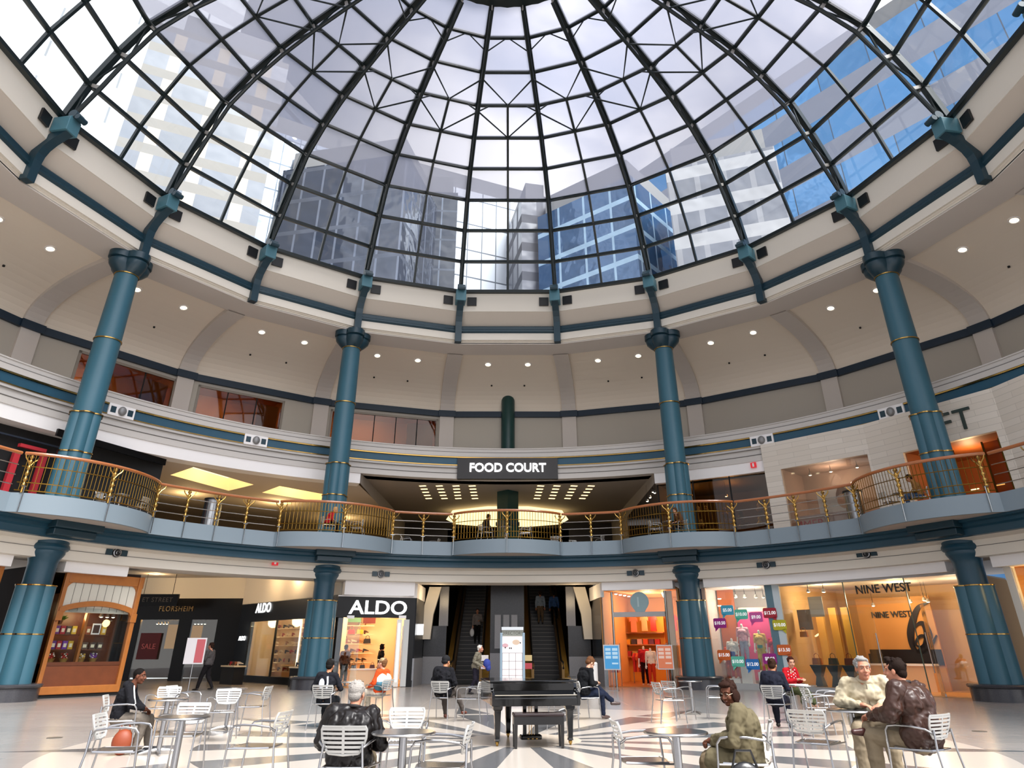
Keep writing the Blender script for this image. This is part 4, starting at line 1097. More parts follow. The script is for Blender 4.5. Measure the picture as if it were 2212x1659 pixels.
sf = fK.root('clothes_shelving', 'wooden shelving with folded clothes at the back of the orange shop', 'shelving', W * .38, 5.4, 0)
for z in (1.1, 1.65, 2.2): MB().bx(-1.4, .6, 0, .5, z, z + .05).build('shelf_board', WOOD, sf)
MB().bx(-1.4, .6, .5, .55, 0, 3).build('back_board', mat('amber_back', '#d89a3a', .7), sf)
for i, (u_, z_, c) in enumerate(((.45, 2.26, '#e08a6a'), (1.0, 2.3, '#c9a878'), (1.45, 2.3, '#c02a2a'), (2.5, 2.3, '#c9607a'))):
    garment(fK, u_, 5.3, z_, c, '%s top displayed high at the back of the orange shop' % ['coral', 'tan', 'red', 'pink'][i], 'tops displayed in the orange shop')
for j, z in enumerate((1.15, 1.7)):
    for k in range(6):
        c = ['#b02a2a', '#d89a2a', '#4a3a44', '#c8a0a0', '#d8502a', '#6a3a5a'][(k + j) % 6]
        o = MB().bx(-.12, .12, -.15, .15, 0, .24).build('folded_clothes', mat('cloth_' + c[1:], c, .8)); fK.put(o, W * .38 - 1.25 + k * .3, 5.62, z); tag(o, 'stack of folded clothes on the %s shelf of the orange shop' % ['lower', 'middle'][j], 'clothes', 'folded clothes on the %s shelf' % ['lower', 'middle'][j])
rk = fK.root('clothes_rack', 'steel rack of hanging red clothes in the orange shop', 'clothes rack', W * .32, 3.6, 0)
MB().tube([(-.5, 0, 0), (-.5, 0, 1.35), (.5, 0, 1.35), (.5, 0, 0)], .02, 6).build('frame', ALU, rk)
for k in range(6): garment(fK, W * .32 - .4 + k * .16, 3.6, .5, ['#b8262a', '#c8502a', '#8a1a28'][k % 3], 'hanging red garment on the rack in the orange shop', 'hanging clothes on the rack', .8, .4).rotation_euler.z += 1.2
tb = fK.root('shop_table', 'dark display table in the middle of the orange shop', 'table', W * .55, 3.0, 0)
MB().bx(-.6, .6, -.3, .3, .8, .86).build('table_top', WOODD, tb)
for x in (-.55, .5):
    for y in (-.25, .2): MB().bx(x, x + .05, y, y + .05, 0, .8).build('leg', WOODD, tb)
for i in range(6):
    P = fK.w(.5 + .1 * i, .9 + i * .55, 3.78); o = MB().lathe([(.07, 0), (.06, -.03)], n=10).build('ceiling_spot', emis('spot_bulb', '#fff0cf', 9)); o.location = P; tag(o, 'bright ceiling spot in the left row of the orange shop', 'ceiling light', 'left row of spots in the orange shop')
    P = fK.w(W - .75 - .06 * i, .9 + i * .55, 3.78); o = o.copy(); col.objects.link(o); o.location = P; tag(o, 'bright ceiling spot in the right row of the orange shop', 'ceiling light', 'right row of spots in the orange shop')
lamp(fK.w(W / 2, 2.5, 3.4), 80, '#ffdcb0'); lamp(fK.w(W / 2, 5.0, 3.0), 45, '#ffd09a')
# glass side towards escalator hall
fK2 = Front((4.15, 20.6), pol(18.05, 13.9))
t = fK2.root('glass_side_panel', 'smoked glass side of the clothes shop next to the escalators', 'panel')
MB().bx(0, fK2.W, 0, .04, 1.1, 3.6).build('glass', SMOKE, t); MB().bx(0, fK2.W, -.05, .12, 0, 1.1).build('granite_base', GRL, t); MB().bx(0, fK2.W, -.04, .12, 3.6, 4.2).build('white_head', CREAMW, t)
pv = thing('round_bin', 'white round bin beside the clothes shop granite base', 'bin', onz(1282, 1492)); MB().lathe([(.2, 0), (.21, .95), (.17, 1.0)], n=24).build('body', mat('white_bin', '#efece6', .3), pv, smooth=True)
# easel signs
def easel(px, py, zc, lab, c1, c2, f):
    P = onz(px, py); t = thing('poster_stand', lab, 'sign stand', P, f.rz)
    MB().tube([(0, .1, 0), (0, .03, 1.6)], .018, 6).build('pole', ALU, t); MB().bx(-.2, .2, -.12, .16, 0, .02).build('foot', ALU, t)
    MB().bx(-.33, .33, -.02, .02, .72, 1.62).build('poster_frame', mat('pale_frame', '#c9c9cc', .4), t)
    p = MB().bx(-.29, .29, -.03, -.02, .76, 1.58).build('poster_sheet', mat('sheet_' + c1[1:], c1, .6), t)
    for x0, x1, za, zb in [(-.25 + q * .28, -.03 + q * .28, 1.12 + r_ * .14, 1.22 + r_ * .14) for r_ in range(3) for q in range(2)] + [(0, .25, .92, .98)]:
        MB().bx(x0, x1, -.035, -.03, za, zb).build('printed_panel', mat('panel_pale_' + c1[1:], c2, .6), p)
    return t
easel(1326, 1492, 0, 'poster stand with light blue sheet left of the clothes shop door', '#4aa3dc', '#bfe3f5', fK)
easel(1443, 1490, 0, 'poster stand with orange sheet right of the clothes shop door', '#e8835a', '#f7d3c0', fK)
for i, (c, nm) in enumerate((('#b8262a', 'red garments'), ('#3f8a3a', 'green garments'))):
    r_ = fK.root('entrance_rack', 'narrow rack of %s at the %s side of the clothes shop door' % (nm, ['left', 'right'][i]), 'clothes rack', [.35, W - .5][i], .5, 0)
    MB().tube([(-.25, 0, 0), (-.25, 0, 1.7), (.25, 0, 1.7), (.25, 0, 0)], .015, 6).build('frame', ALU, r_)
    for k in range(5): MB().plate([(-.16, .55), (.16, .55), (.14, 1.5), (.2, 1.4), (.2, 1.55), (.05, 1.65), (-.05, 1.65), (-.2, 1.55), (-.2, 1.4), (-.14, 1.5)], -.2 + k * .1, -.14 + k * .1).build('hanging_garment', mat('cloth_' + [c, '#d8d0c8', '#c9a878'][k % 3][1:], [c, '#d8d0c8', '#c9a878'][k % 3], .8), r_)

# ================================================================= mannequin window
fM = Front(pol(18.05, 28.3), pol(18.05, 38.4)); W = fM.W
t = fM.root('shop_window_front', 'tall clothes shop window of mannequins and price bubbles', 'shop front')
MB().bx(.0, .16, -.05, .12, 0, 3.86).build('frame_post', mat('blush_frame', '#d9b8a4', .5), t)
MB().bx(W - .45, W - .16, -.06, .12, 0, 3.86).build('teal_post', mat('dull_teal_post', '#5a7884', .5), t); MB().bx(W - .16, W + .12, -.04, .12, 0, 3.86).build('white_post', mat('pale_blue_post', '#c4d0d4', .5), t)
MB().bx(.16, W - .45, -.03, .14, .0, .22).build('plinth', mat('grey_plinth', '#a6a6a4', .5), t)
MB().bx(.16, W - .45, -.01, .01, .22, 3.86).build('glass', SHOPG, t)
room(fM, .05, W - .1, 3.0, 3.86, mat('white_display_wall', '#dcd5cf', .7), 'mannequin window', mat('display_floor', '#c9c2ba', .5))
o = MB().bx(-.02, .72, 0, .06, 0, 3.86).build('wall_side_opening', mat('orange_brown_opening', '#a4552a', .7)); fM.put(o, .16, 1.6, 0); tag(o, 'orange brown opening left of the mannequins', 'wall', kind='structure')
bp = fM.root('backdrop', 'tall pink and red backdrop panel behind the mannequins', 'backdrop', 1.55, 1.5, 0)
MB().bx(-.62, .75, 0, .05, .3, 2.95).build('panel', mat('pink_backdrop', '#c23a6e', .7), bp); MB().bx(-.62, .75, -.01, .05, 2.82, 2.95).build('top_band', mat('rose_band', '#d9647a', .7), bp)
MB().bx(-.5, .7, .02, .06, 2.75, 3.1).build('peach_frame', mat('peach_frame', '#e6b59a', .6), bp)
for i, px in enumerate((1588, 1608, 1632, 1648)):
    u, z = fM.uz(px, 1284, .8); spotlamp(fM.w(u, .8, z), '%s of four spotlights above the mannequins' % ['leftmost', 'second', 'third', 'rightmost'][i], 'spotlights above the mannequins')
for i, (px, py) in enumerate(((1554, 1293), (1554, 1308))):
    u, z = fM.uz(px, py, 1.3); o = MB().lathe([(.08, 0), (.07, -.03)], n=12).build('ceiling_spot', emis('spot_bulb', '#fff0cf', 9)); o.location = fM.w(u, 1.3, z); tag(o, '%s round light in the orange opening beside the mannequins' % ['upper', 'lower'][i], 'ceiling light')
lamp(fM.w(W / 2, .7, 3.3), 75, '#fff0dc')
BUB = [(1571, 1318, 66, 20, '#3fa6c4', '$5.00', 'sky blue'), (1601, 1327, 26, 22, '#58bfa6', '$10.00', 'sea green, upper'), (1633, 1333, 26, 20, '#c9569c', '$9.00', 'pale magenta'), (1663, 1324, 26, 22, '#a8122c', '$12.00', 'crimson'),
       (1684, 1350, 26, 20, '#bdb516', '$10.00', 'olive yellow'), (1555, 1346, 22, 20, '#9a1680', '$10.50', 'purple, upper left'), (1694, 1404, 26, 20, '#d0601c', '$13.50', 'orange, right'), (1564, 1415, 22, 22, '#d0601c', '$15.00', 'orange, lower left'),
       (1594, 1429, 26, 20, '#62c2a8', '$10.00', 'sea green, lower'), (1626, 1435, 26, 20, '#1c72bc', '$12.00', 'bright blue'), (1663, 1423, 28, 22, '#9a1680', '$8.00', 'purple, lower right')]
for px, py, _, hh, c, s, nm in BUB:
    u, z = fM.uz(px, py, -.09); w, h = .27, .19
    b = fM.root('price_bubble', '%s speech bubble price sign in the mannequin window' % nm, 'price sign', u, -.09, z, 'price bubbles on the mannequin window')
    pts = rr(-w, w, -h, h, .06); i0 = [i for i, p in enumerate(pts) if p[1] == -h]
    pts = [(-w * .2, -h)] + [(-w * .75, -h - .13)] + [(-w * .7, -h)] + [p for p in pts if not (p[1] <= -h + .0001)] + [(w * .7, -h)]
    pts = rr(-w, w, -h, h, .06)
    MB().plate(pts, -.006, .006).build('bubble', mat('bub_' + c[1:], c, .5), b)
    MB().plate([(-w * .8, -h * .7), (-w * .2, -h * .9), (-w * .85, -h - .14)] if px < 1650 else [(w * .8, -h * .7), (w * .2, -h * .9), (w * .85, -h - .14)], -.006, .006).build('bubble_tail', mat('bub_' + c[1:], c, .5), b)
    text(s, .17, mat('bubble_text', '#ffffff', .5, emit='#ffffff', es=.15), b, (0, -.012, 0), ext=.002, bold=.004)

# ================================================================= glass shoe shop (right)
fN = Front(pol(18.05, 38.9), pol(18.05, 60.6)); W = fN.W
AMB = mat('amber_wall', '#c08a4c', .7)
t = fN.root('glass_shop_front', 'tall frameless glass shoe shop front with black lettering', 'shop front')
us = [fN.uz(px, 1350)[0] for px in (1838, 1862, 1975, 2005)]
MB().bx(0, W, -.03, .1, 3.78, 3.88).build('head_rail', mat('grey_header', '#b0aeac', .4), t)
MB().bx(.1, us[0], -.05, .25, 0, .16).build('window_plinth', mat('grey_plinth', '#a6a6a4', .5), t)
for a, b in ((0, us[0]), (us[0], us[3]), (us[3], W)): MB().bx(a + .01, b - .01, 0, .015, (2.95 if a == us[0] else .16), 3.78).build('glass_pane', SHOPG, t)
for u in us[:1] + us[2:3]: MB().bx(u - .012, u + .012, -.02, .03, .05, 3.78).build('glass_edge', mat('glass_edge_green', '#3c5a50', .2), t)
dl_ = MB().bx(0, 1.0, 0, .02, .05, 2.9).build('glass_door_leaf', SHOPG, t); dl_.location = (us[0] + .05, 0, 0); dl_.rotation_euler.z = R(62)
MB().tube([(.9, -.05, .7), (.9, -.05, 2.0)], .022, 8).build('door_handle', ALU, dl_); MB().bx(0, 1, -.01, .03, .02, .1).build('bottom_rail', ALU, dl_)
dr_ = MB().bx(-1.0, 0, 0, .02, .05, 2.9).build('glass_door_leaf', SHOPG, t); dr_.location = (us[3], 0, 0); dr_.rotation_euler.z = R(-62)
MB().tube([(-.9, -.05, .7), (-.9, -.05, 2.0)], .022, 8).build('door_handle', ALU, dr_); MB().bx(-1, 0, -.01, .03, .02, .1).build('bottom_rail', ALU, dr_)
u, z = fN.uz(1908, 1272); text('NINE WEST', .42, mat('black_letters', '#121212', .4), t, (u, -.04, z), ext=.02, sx=.95, bold=.004)
room(fN, -.1, W, 5.0, 3.85, mat('pale_amber_wall', '#d2ac78', .7), 'glass shoe shop', mat('amber_floor', '#c09060', .35), mat('pale_shop_ceiling', '#d8cfc0', .7))
bw = fN.root('feature_wall', 'orange feature wall with black lettering and swirling black emblem', 'wall panel', 0, 4.0, 0)
ux0, _ = fN.uz(1858, 1350, 4.0); ux1, _ = fN.uz(2020, 1350, 4.0)
MB().bx(ux0, ux1, 0, .1, 0, 3.4).build('panel', AMB, bw)
u, z = fN.uz(1925, 1328, 4.0); text('NINE WEST', .33, mat('black_letters', '#121212', .4), bw, (u, -.03, z), ext=.02, sx=.95, bold=.003)
def P(px, py): a, b_ = fN.uz(px, py, 4.0); return Vector((a, -.06, b_))
SW = mat('swirl_black', '#120a0c', .4)
def sweep(pts, ws):
    P_ = [P(*p) for p in pts]; q = []; wq = []
    for i in range(len(P_) - 1):
        for k in range(6):
            s = k / 6; p0, p1, p2, p3 = P_[max(i - 1, 0)], P_[i], P_[i + 1], P_[min(i + 2, len(P_) - 1)]
            q.append(.5 * ((2 * p1) + (p2 - p0) * s + (2 * p0 - 5 * p1 + 4 * p2 - p3) * s * s + (3 * p1 - p0 - 3 * p2 + p3) * s ** 3)); wq.append(ws[i] * (1 - s) + ws[i + 1] * s)
    q.append(P_[-1]); wq.append(ws[-1])
    m = MB(); vs = []
    for i, p in enumerate(q):
        tt = (q[min(i + 1, len(q) - 1)] - q[max(i - 1, 0)]).normalized(); n = Vector((-tt.z, 0, tt.x)) * wq[i]
        vs += [p + n, p - n, p + n + Vector((0, .04, 0)), p - n + Vector((0, .04, 0))]
    fs = []
    for i in range(len(q) - 1):
        a = i * 4; b_ = a + 4; fs += [(a, b_, b_ + 1, a + 1), (a + 2, a + 3, b_ + 3, b_ + 2), (a, a + 2, b_ + 2, b_), (a + 1, b_ + 1, b_ + 3, a + 3)]
    m.add(vs, fs); m.build('swirl_emblem', SW, bw)
sweep([(2007, 1302), (1985, 1312), (1973, 1340), (1968, 1370), (1974, 1400), (1990, 1412)], [.01, .08, .13, .14, .1, .02])
sweep([(1975, 1360), (1985, 1347), (1998, 1350), (2006, 1375), (1998, 1402), (1980, 1412)], [.03, .05, .12, .16, .12, .04])
sweep([(1976, 1395), (1985, 1377), (1996, 1374), (2002, 1386), (1990, 1398), (1976, 1390)], [.03, .05, .06, .06, .05, .02])
sweep([(1972, 1375), (1978, 1400), (1994, 1410), (2012, 1396), (2024, 1372)], [.02, .03, .05, .06, .02])
sweep([(1982, 1410), (1992, 1396), (2000, 1402), (1994, 1414), (1984, 1415)], [.03, .03, .03, .03, .02])
cn = fN.root('cash_counter', 'white cash counter in front of the orange feature wall', 'counter', (ux0 + ux1) / 2, 2.8, 0)
MB().bx(-1.3, 1.5, 0, .6, .88, .95).build('counter_top', CREAMW, cn); MB().bx(-1.25, 1.45, .05, .55, 0, .88).build('counter_base', mat('counter_peach', '#e2c09a', .5), cn)
MB().bx(-.9, -.45, .1, .4, .95, 1.3).build('till_screen', BLACKM, cn)
MB().bx(-1.3, 1.5, 1.15, 1.2, .9, 1.45).build('dark_shelf_back', SW, cn)
# window displays
tp = [(1770, 1490), (1800, 1490), (1830, 1490)]
for i, px in enumerate((1768, 1803, 1838)):
    u, _ = fN.uz(px, 1450, .5); b = fN.root('display_plinth', '%s angular grey plinth in the glass shoe shop window' % ['left', 'middle', 'right'][i], 'plinth', u, .55, .16)
    MB().add([(-.17, -.15, 0), (.17, -.15, 0), (.17, .15, 0), (-.17, .15, 0), (-.1, -.1, .35), (.1, -.1, .35), (.1, .1, .35), (-.1, .1, .35), (-.25, -.2, .75), (.25, -.2, .75), (.25, .2, .75), (-.25, .2, .75)],
        [(3, 2, 1, 0), (8, 9, 10, 11)] + [(a, (a + 1) % 4, 4 + (a + 1) % 4, 4 + a) for a in range(4)] + [(4 + a, 4 + (a + 1) % 4, 8 + (a + 1) % 4, 8 + a) for a in range(4)]).build('body', mat('slate_plinth', '#4a545a', .2, .3), b)
    bag(fN, u, .55, .92, '%s handbag on a grey plinth in the glass shop window' % ['amber', 'dark olive', 'brown'][i], 'handbags on the plinths', ['#b0602a', '#4a4434', '#7a3a20'][i], 1.15)
for i, (px, py) in enumerate(((1739, 1340), (1763, 1312))):
    u, z = fN.uz(px, py, .9); o = MB().bx(-.3, .3, 0, .03, -.35, .4).build('window_poster', mat('taupe_panel_%d' % i, ['#8d7a68', '#b9ab98'][i], .6)); fN.put(o, u, .9, z); tag(o, '%s panel hanging in the glass shoe shop window' % ['dark taupe', 'pale taupe'][i], 'panel')  # plain taupe panels hung behind the glass
bag(fN, fN.uz(1741, 1395, .6)[0], .6, 1.9, 'orange handbag hanging in the glass shop window', 'handbags in the glass window', '#c8742a', 1.0)
for i, px in enumerate((1782, 1812, 1840)):
    u, _ = fN.uz(px, 1400, 2.0); o = MB().bx(-.16, .16, 0, .12, 0, 3.0).build('amber_panel', mat('amber_upright_%d' % i, ['#e0ad5c', '#c8923e', '#b88a30'][i], .5)); fN.put(o, u, 2.0, 0); tag(o, '%s tall amber upright behind the shop window' % ['leftmost', 'middle', 'rightmost'][i], 'panel', 'amber uprights in the glass shop')
for i, px in enumerate((1745, 1778)):
    u, z = fN.uz(px, 1272, .6); spotlamp(fN.w(u, .6, z), '%s pendant spot at the top left of the glass shoe shop' % ['left', 'right'][i], 'pendant spots of the glass shop')
for i, (px, py) in enumerate(((1885, 1302), (1965, 1294), (1995, 1290), (2003, 1293))):
    u, z = fN.uz(px, py, 3.0); spotlamp(fN.w(u, 3.0, min(z, 3.6)), '%s spotlight near the orange feature wall' % ['leftmost', 'second', 'third', 'rightmost'][i], 'spotlights at the feature wall')
lamp(fN.w(1.2, 1.2, 3.3), 50, '#ffe4bc'); lamp(fN.w(us[1] + .6, 2.4, 3.3), 70, '#ffdcae'); lamp(fN.w(W - 1, 2.4, 3.2), 35, '#ffdfb8')
# last shop on the right
fR = Front(pol(18.05, 64.8), pol(18.05, 84)); 
t = fR.root('shop_front_edge', 'pale framed shop front at the far right edge', 'shop front')
MB().bx(.35, .62, -.05, .12, 0, 3.86).build('frame_post', CREAM, t); MB().bx(.62, 4, 0, .02, .05, 3.8).build('glass', SHOPG, t)
room(fR, .3, 5, 4, 3.86, AMB, 'shop at the far right', mat('amber_floor', '#c09060', .35))
sh = fR.root('dark_display', 'dark tall display case in the shop at the far right edge', 'display case', 2.0, 1.5, 0); MB().bx(-.5, .5, 0, .3, 0, 2.6).build('body', mat('dark_maroon', '#240c0c', .5), sh); MB().bx(-.2, .5, -.02, 0, .9, 2.3).build('inset', mat('dull_teal_post', '#5a7884', .5), sh)
spotlamp(fR.w(1.3, .8, 3.5), 'pendant spot in the shop at the far right edge', None); lamp(fR.w(1.6, .8, 3.2), 50, '#ffcf8c')

# ================================================================= UPPER LEVEL
UC = mat('upper_ceiling', '#c9beb2', .85); DK = mat('black_shop', '#060607', .7); OLV = mat('olive_brown_glass', '#2c2413', .35)
# ceilings
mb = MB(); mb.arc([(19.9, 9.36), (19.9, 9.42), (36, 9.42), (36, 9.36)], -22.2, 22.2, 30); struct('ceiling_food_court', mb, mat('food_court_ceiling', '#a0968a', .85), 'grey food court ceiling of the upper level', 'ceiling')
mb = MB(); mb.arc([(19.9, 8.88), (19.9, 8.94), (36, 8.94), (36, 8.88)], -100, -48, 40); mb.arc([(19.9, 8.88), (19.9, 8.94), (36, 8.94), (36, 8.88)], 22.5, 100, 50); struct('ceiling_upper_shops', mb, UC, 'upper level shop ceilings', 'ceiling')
# corridor ceiling with two lit coffers
cz = 8.88
K1 = [onz(*p, cz) for p in ((368, 1026), (418, 1009), (548, 1047), (494, 1060))]; K2 = [onz(*p, cz) for p in ((566, 1064), (604, 1050), (712, 1070), (690, 1084))]
pc = [pol(19.9, -48), pol(19.9, -35), pol(19.9, -22.2), Vector((-7.3, 26, 0)), Vector((-7.3, 34, 0)), Vector((-30, 34, 0)), pol(34, -48)]
import mathutils
def holed(poly, holes, z, th=.06):
    vs = []; loops = []
    allp = [poly] + holes
    tri = mathutils.geometry.tessellate_polygon([[Vector((p.x, p.y, 0)) for p in l] for l in allp])
    flat = [p for l in allp for p in l]; m = MB()
    m.add([(p.x, p.y, z) for p in flat], [tuple(t) for t in tri]); return m
def coffer(K, lab):
    c = sum(K, Vector()) / 4; t = thing('lit_coffer', lab, 'ceiling coffer', (c.x, c.y, cz)); a = [p - c for p in K]
    for p in a: p.z = 0
    m = MB(); i_ = [p * .82 + Vector((0, 0, .55)) for p in a]
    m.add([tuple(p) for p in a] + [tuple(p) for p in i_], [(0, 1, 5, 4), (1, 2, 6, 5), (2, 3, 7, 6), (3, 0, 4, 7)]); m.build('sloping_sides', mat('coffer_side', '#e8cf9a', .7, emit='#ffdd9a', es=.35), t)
    MB().add([tuple(p) for p in i_], [(0, 1, 2, 3)]).build('glowing_top', emis('coffer_glow', '#ffe3a8', 1.25), t)
    lamp(Vector((c.x, c.y, cz + .15)), 35, '#ffdc9c', .2)
o = holed(pc, [K1, K2], cz).build('ceiling_corridor', UC); tag(o, 'pale corridor ceiling with two lit coffers on the upper left', 'ceiling', kind='structure')
coffer(K1, 'large glowing ceiling coffer on the upper level, left one'); coffer(K2, 'glowing ceiling coffer behind the second column')
# slanting side facets of the food court
for s, nm in ((-1, 'left'), (1, 'right')):
    a = pol(19.5, s * 22.2); b = Vector((s * 7.2, 26, 0)); m = MB()
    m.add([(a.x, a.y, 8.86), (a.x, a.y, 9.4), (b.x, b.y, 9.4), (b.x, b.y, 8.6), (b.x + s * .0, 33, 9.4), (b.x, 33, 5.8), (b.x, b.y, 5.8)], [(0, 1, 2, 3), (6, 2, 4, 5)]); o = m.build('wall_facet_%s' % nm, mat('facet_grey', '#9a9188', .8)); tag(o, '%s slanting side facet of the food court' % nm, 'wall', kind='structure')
o = MB().bx(-8, 8, 33, 33.1, 5.76, 9.4).build('wall_back_food', OLV); tag(o, 'dark olive back wall of the food court', 'wall', kind='structure')
mb = MB(); mb.arc([(33, 5.7), (33, 9), (33.1, 9), (33.1, 5.7)], -100, -13, 60); mb.arc([(33, 5.7), (33, 9), (33.1, 9), (33.1, 5.7)], 13, 100, 60); struct('wall_upper_back', mb, mat('warm_brown_back', '#4a3c28', .7), 'brown back wall of the upper level', 'wall')
mb = MB(); mb.arc([(24.5, 5.70), (24.5, 5.76), (34, 5.76), (34, 5.70)], A0, A1, 60); struct('floor_upper_back', mb, mat('upper_floor_dark', '#3a3026', .4), 'floor of the upper level corridors', 'floor')
for x, y, e_ in ((-13, 23, 90), (-17, 20.5, 60), (-10.5, 28, 60)): lamp((x, y, 8.3), e_, '#ffd99a', .3)  # unseen point lights added to lift the dark upper left corridor
# octagonal lit cove
cv = thing('lit_cove', 'wide glowing octagonal ceiling cove behind the food court sign', 'ceiling coffer', (0, 28.2, 9.3))
oc = [(-3.9, -.2), (-1.4, -1.8), (1.4, -1.8), (3.8, -.2), (3.4, 1.6), (1.4, 2.6), (-1.4, 2.6), (-3.4, 1.6)]
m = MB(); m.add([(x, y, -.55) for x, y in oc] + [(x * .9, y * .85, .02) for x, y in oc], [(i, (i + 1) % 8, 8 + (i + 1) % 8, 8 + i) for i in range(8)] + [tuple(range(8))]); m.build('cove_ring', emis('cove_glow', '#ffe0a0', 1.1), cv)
lamp((0, 28.2, 8.2), 40, '#ffdc9c', .6)
for i, (px0, px1) in enumerate(((913, 926), (949, 960), (985, 990), (1020, 1026), (1168, 1160), (1203, 1192), (1240, 1226), (1277, 1258))):
    for j in range(5):
        s = j / 4; P = onz(px0 + (px1 - px0) * s, 1050 + 27 * s, 9.34)
        o = MB().box((0, 0, 0), (.36, .14, .02)).build('slot_light', emis('slot_glow', '#ffdf9a', 1.6)) if (i, j) == (0, 0) else sl.copy()
        if (i, j) != (0, 0): col.objects.link(o)
        sl = o; o.location = P; o.rotation_euler.z = (-.2 if i < 4 else .2)
        tag(o, 'small slot light in the food court ceiling, row %s' % ['furthest left', 'second from left', 'third from left', 'just left of the pillar', 'just right of the pillar', 'third from right', 'second from right', 'furthest right'][i], 'ceiling light', 'slot lights, row %s' % ['furthest left', 'second from left', 'third from left', 'left of pillar', 'right of pillar', 'third from right', 'second from right', 'furthest right'][i])
# central pillar
t = thing('square_pillar', 'dark green square pillar behind the middle balcony', 'pillar', (0, 22.5, 5.76), R(45))
MB().bx(-.42, .42, -.42, .42, 0, 3.6).build('shaft', mat('dark_green_pilaster', '#0f3a38', .4), t); MB().bx(-.47, .47, -.47, .47, 1.75, 1.95).build('collar', TEALD, t)
# FOOD COURT sign
t = thing('food_court_sign', 'black sign with white FOOD COURT lettering on the grey fascia', 'sign', (0, 19.15, 9.3))
MB().bx(-2.62, 2.62, -.05, .2, .03, 1.12).build('board', mat('sign_black', '#2a2828', .5), t)
text('FOOD COURT', .62, mat('sign_white', '#ffffff', .4, emit='#ffffff', es=.9), t, (0, -.1, .58), ext=.05, sx=.98, bold=.012)
# exit-like hanging signs
for i, px in enumerate((863, 1326)):
    P = ony(px, 1036, 20.5); t = thing('ceiling_exit_sign', 'small red and white sign under the food court ceiling, %s side' % ['left', 'right'][i], 'sign', P)
    MB().bx(-.24, .24, -.03, .03, .0, .16).build('red_band', mat('sign_red', '#c8242c', .5, emit='#c8242c', es=.3), t); MB().bx(-.24, .24, -.03, .03, -.16, .0).build('white_band', mat('sign_pale', '#f0e6e6', .5, emit='#ffffff', es=.4), t); text('EXIT', .15, mat('sign_red', '#c8242c', .5), t, (0, -.035, -.08), ext=.002)
# black shop upper left
fU = Front(pol(19.7, -86), pol(19.7, -48.3))
t = fU.root('black_upper_shop', 'black shop front on the upper level at the far left', 'shop front')
wu = fU.W
m = MB(); m.arc([(20.2, 5.8), (20.2, 8.9), (20.4, 8.9), (20.4, 5.8)], -90, -48.4, 20); o = m.build('wall_upper_left', DK); tag(o, 'black wall of the upper left shop', 'wall', kind='structure')
for i, (px, py) in enumerate(((24, 1015), (85, 1015))):
    P_ = oncyl(px, py, 19.9); o = MB().bx(-.11, .11, -.08, .08, 0, 2.2).build('red_post', mat('red_post', '#b8303a', .4)); o.location = (P_.x, P_.y, 5.78); o.rotation_euler.z = radial(math.degrees(math.atan2(P_.x, P_.y))); tag(o, '%s red post of the black shop at the upper left' % ['left', 'right'][i], 'post')
P_ = oncyl(70, 968, 19.9); o = MB().bx(-.5, .5, -.08, .08, -.06, .06).build('red_beam', mat('red_post', '#b8303a', .4)); o.location = (P_.x, P_.y, P_.z); o.rotation_euler.z = radial(-65); tag(o, 'red beam over the red posts of the black upper shop', 'beam')
P_ = oncyl(75, 925, 19.95); o = MB(); o.bx(-1.2, 1.2, -.03, .03, -.5, -.44); o.bx(1.14, 1.2, -.03, .03, -.5, .7); o = o.build('slate_metal_frame', mat('slate_frame', '#2c3442', .4)); o.location = P_; o.rotation_euler.z = radial(-65); tag(o, 'slate metal frame on the black upper shop', 'frame')  # plain slate metal frame, carries no signboard
t.name = 'upper_shop_lintel'; MB().bx(wu * .6, wu, .2, .3, 8.6, 8.86).build('lintel', BLK, t); t['label'] = 'black lintel over the upper shop at the far left'
# shop between third column and tiled wall: dark glass with figures and lamps
fG = Front(pol(19.8, 22.5), pol(19.8, 38.2))
t = fG.root('dark_glass_front', 'dark glass gift shop front behind the third column', 'shop front')
MB().bx(0, fG.W, 0, .02, 5.8, 8.86).build('glass', SMOKE, t)
for u in (0, fG.W * .33, fG.W * .66): MB().bx(u - .03, u + .03, -.02, .05, 5.8, 8.86).build('mullion', BLACKM, t)
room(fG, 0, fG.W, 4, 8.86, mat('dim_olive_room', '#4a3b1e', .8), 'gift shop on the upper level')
for i, (px, py, c, s_, nm) in enumerate(((1508, 1100, '#d8cfc0', .16, 'white figurine'), (1515, 1130, '#cfc6b6', .18, 'pale ornament'), (1566, 1105, '#8a4a30', .2, 'rust coloured bust'), (1572, 1120, '#6a2020', .25, 'dark red cushion'), (1600, 1112, '#4a5a3a', .2, 'green ornament'), (1605, 1128, '#7a6a40', .22, 'olive ornament'), (1640, 1095, '#e8e0d0', .2, 'white lampshade'), (1642, 1125, '#c8d070', .2, 'yellow green shade'), (1480, 1120, '#9a8a6a', .16, 'tan ornament'), (1525, 1098, '#b8a888', .14, 'cream ornament'))):
    u, z = fG.uz(px, py, .7); b = fG.root('gift_ornament', nm + ' in the dark gift shop window', 'ornament', u, .7, z)
    MB().lathe([(.5 * s_, -s_), (.9 * s_, -s_ * .6), (.4 * s_, 0), (.55 * s_, s_ * .4), (.3 * s_, s_ * .9), (.02, s_)], n=14).build('body', mat('orn_' + c[1:], c, .5), b, smooth=True)
    MB().lathe([(.6 * s_, -s_ - .04), (.6 * s_, -s_)], n=12).build('stand', WOODD, b)
sh = fG.root('glass_shelf_unit', 'low shelf unit of ornaments in the gift shop', 'shelf', fG.W * .45, .9, 5.78)
for z in (.35, .7, 1.05): MB().bx(-1.6, 1.6, -.15, .25, z - .02, z).build('shelf_board', WOODD, sh)
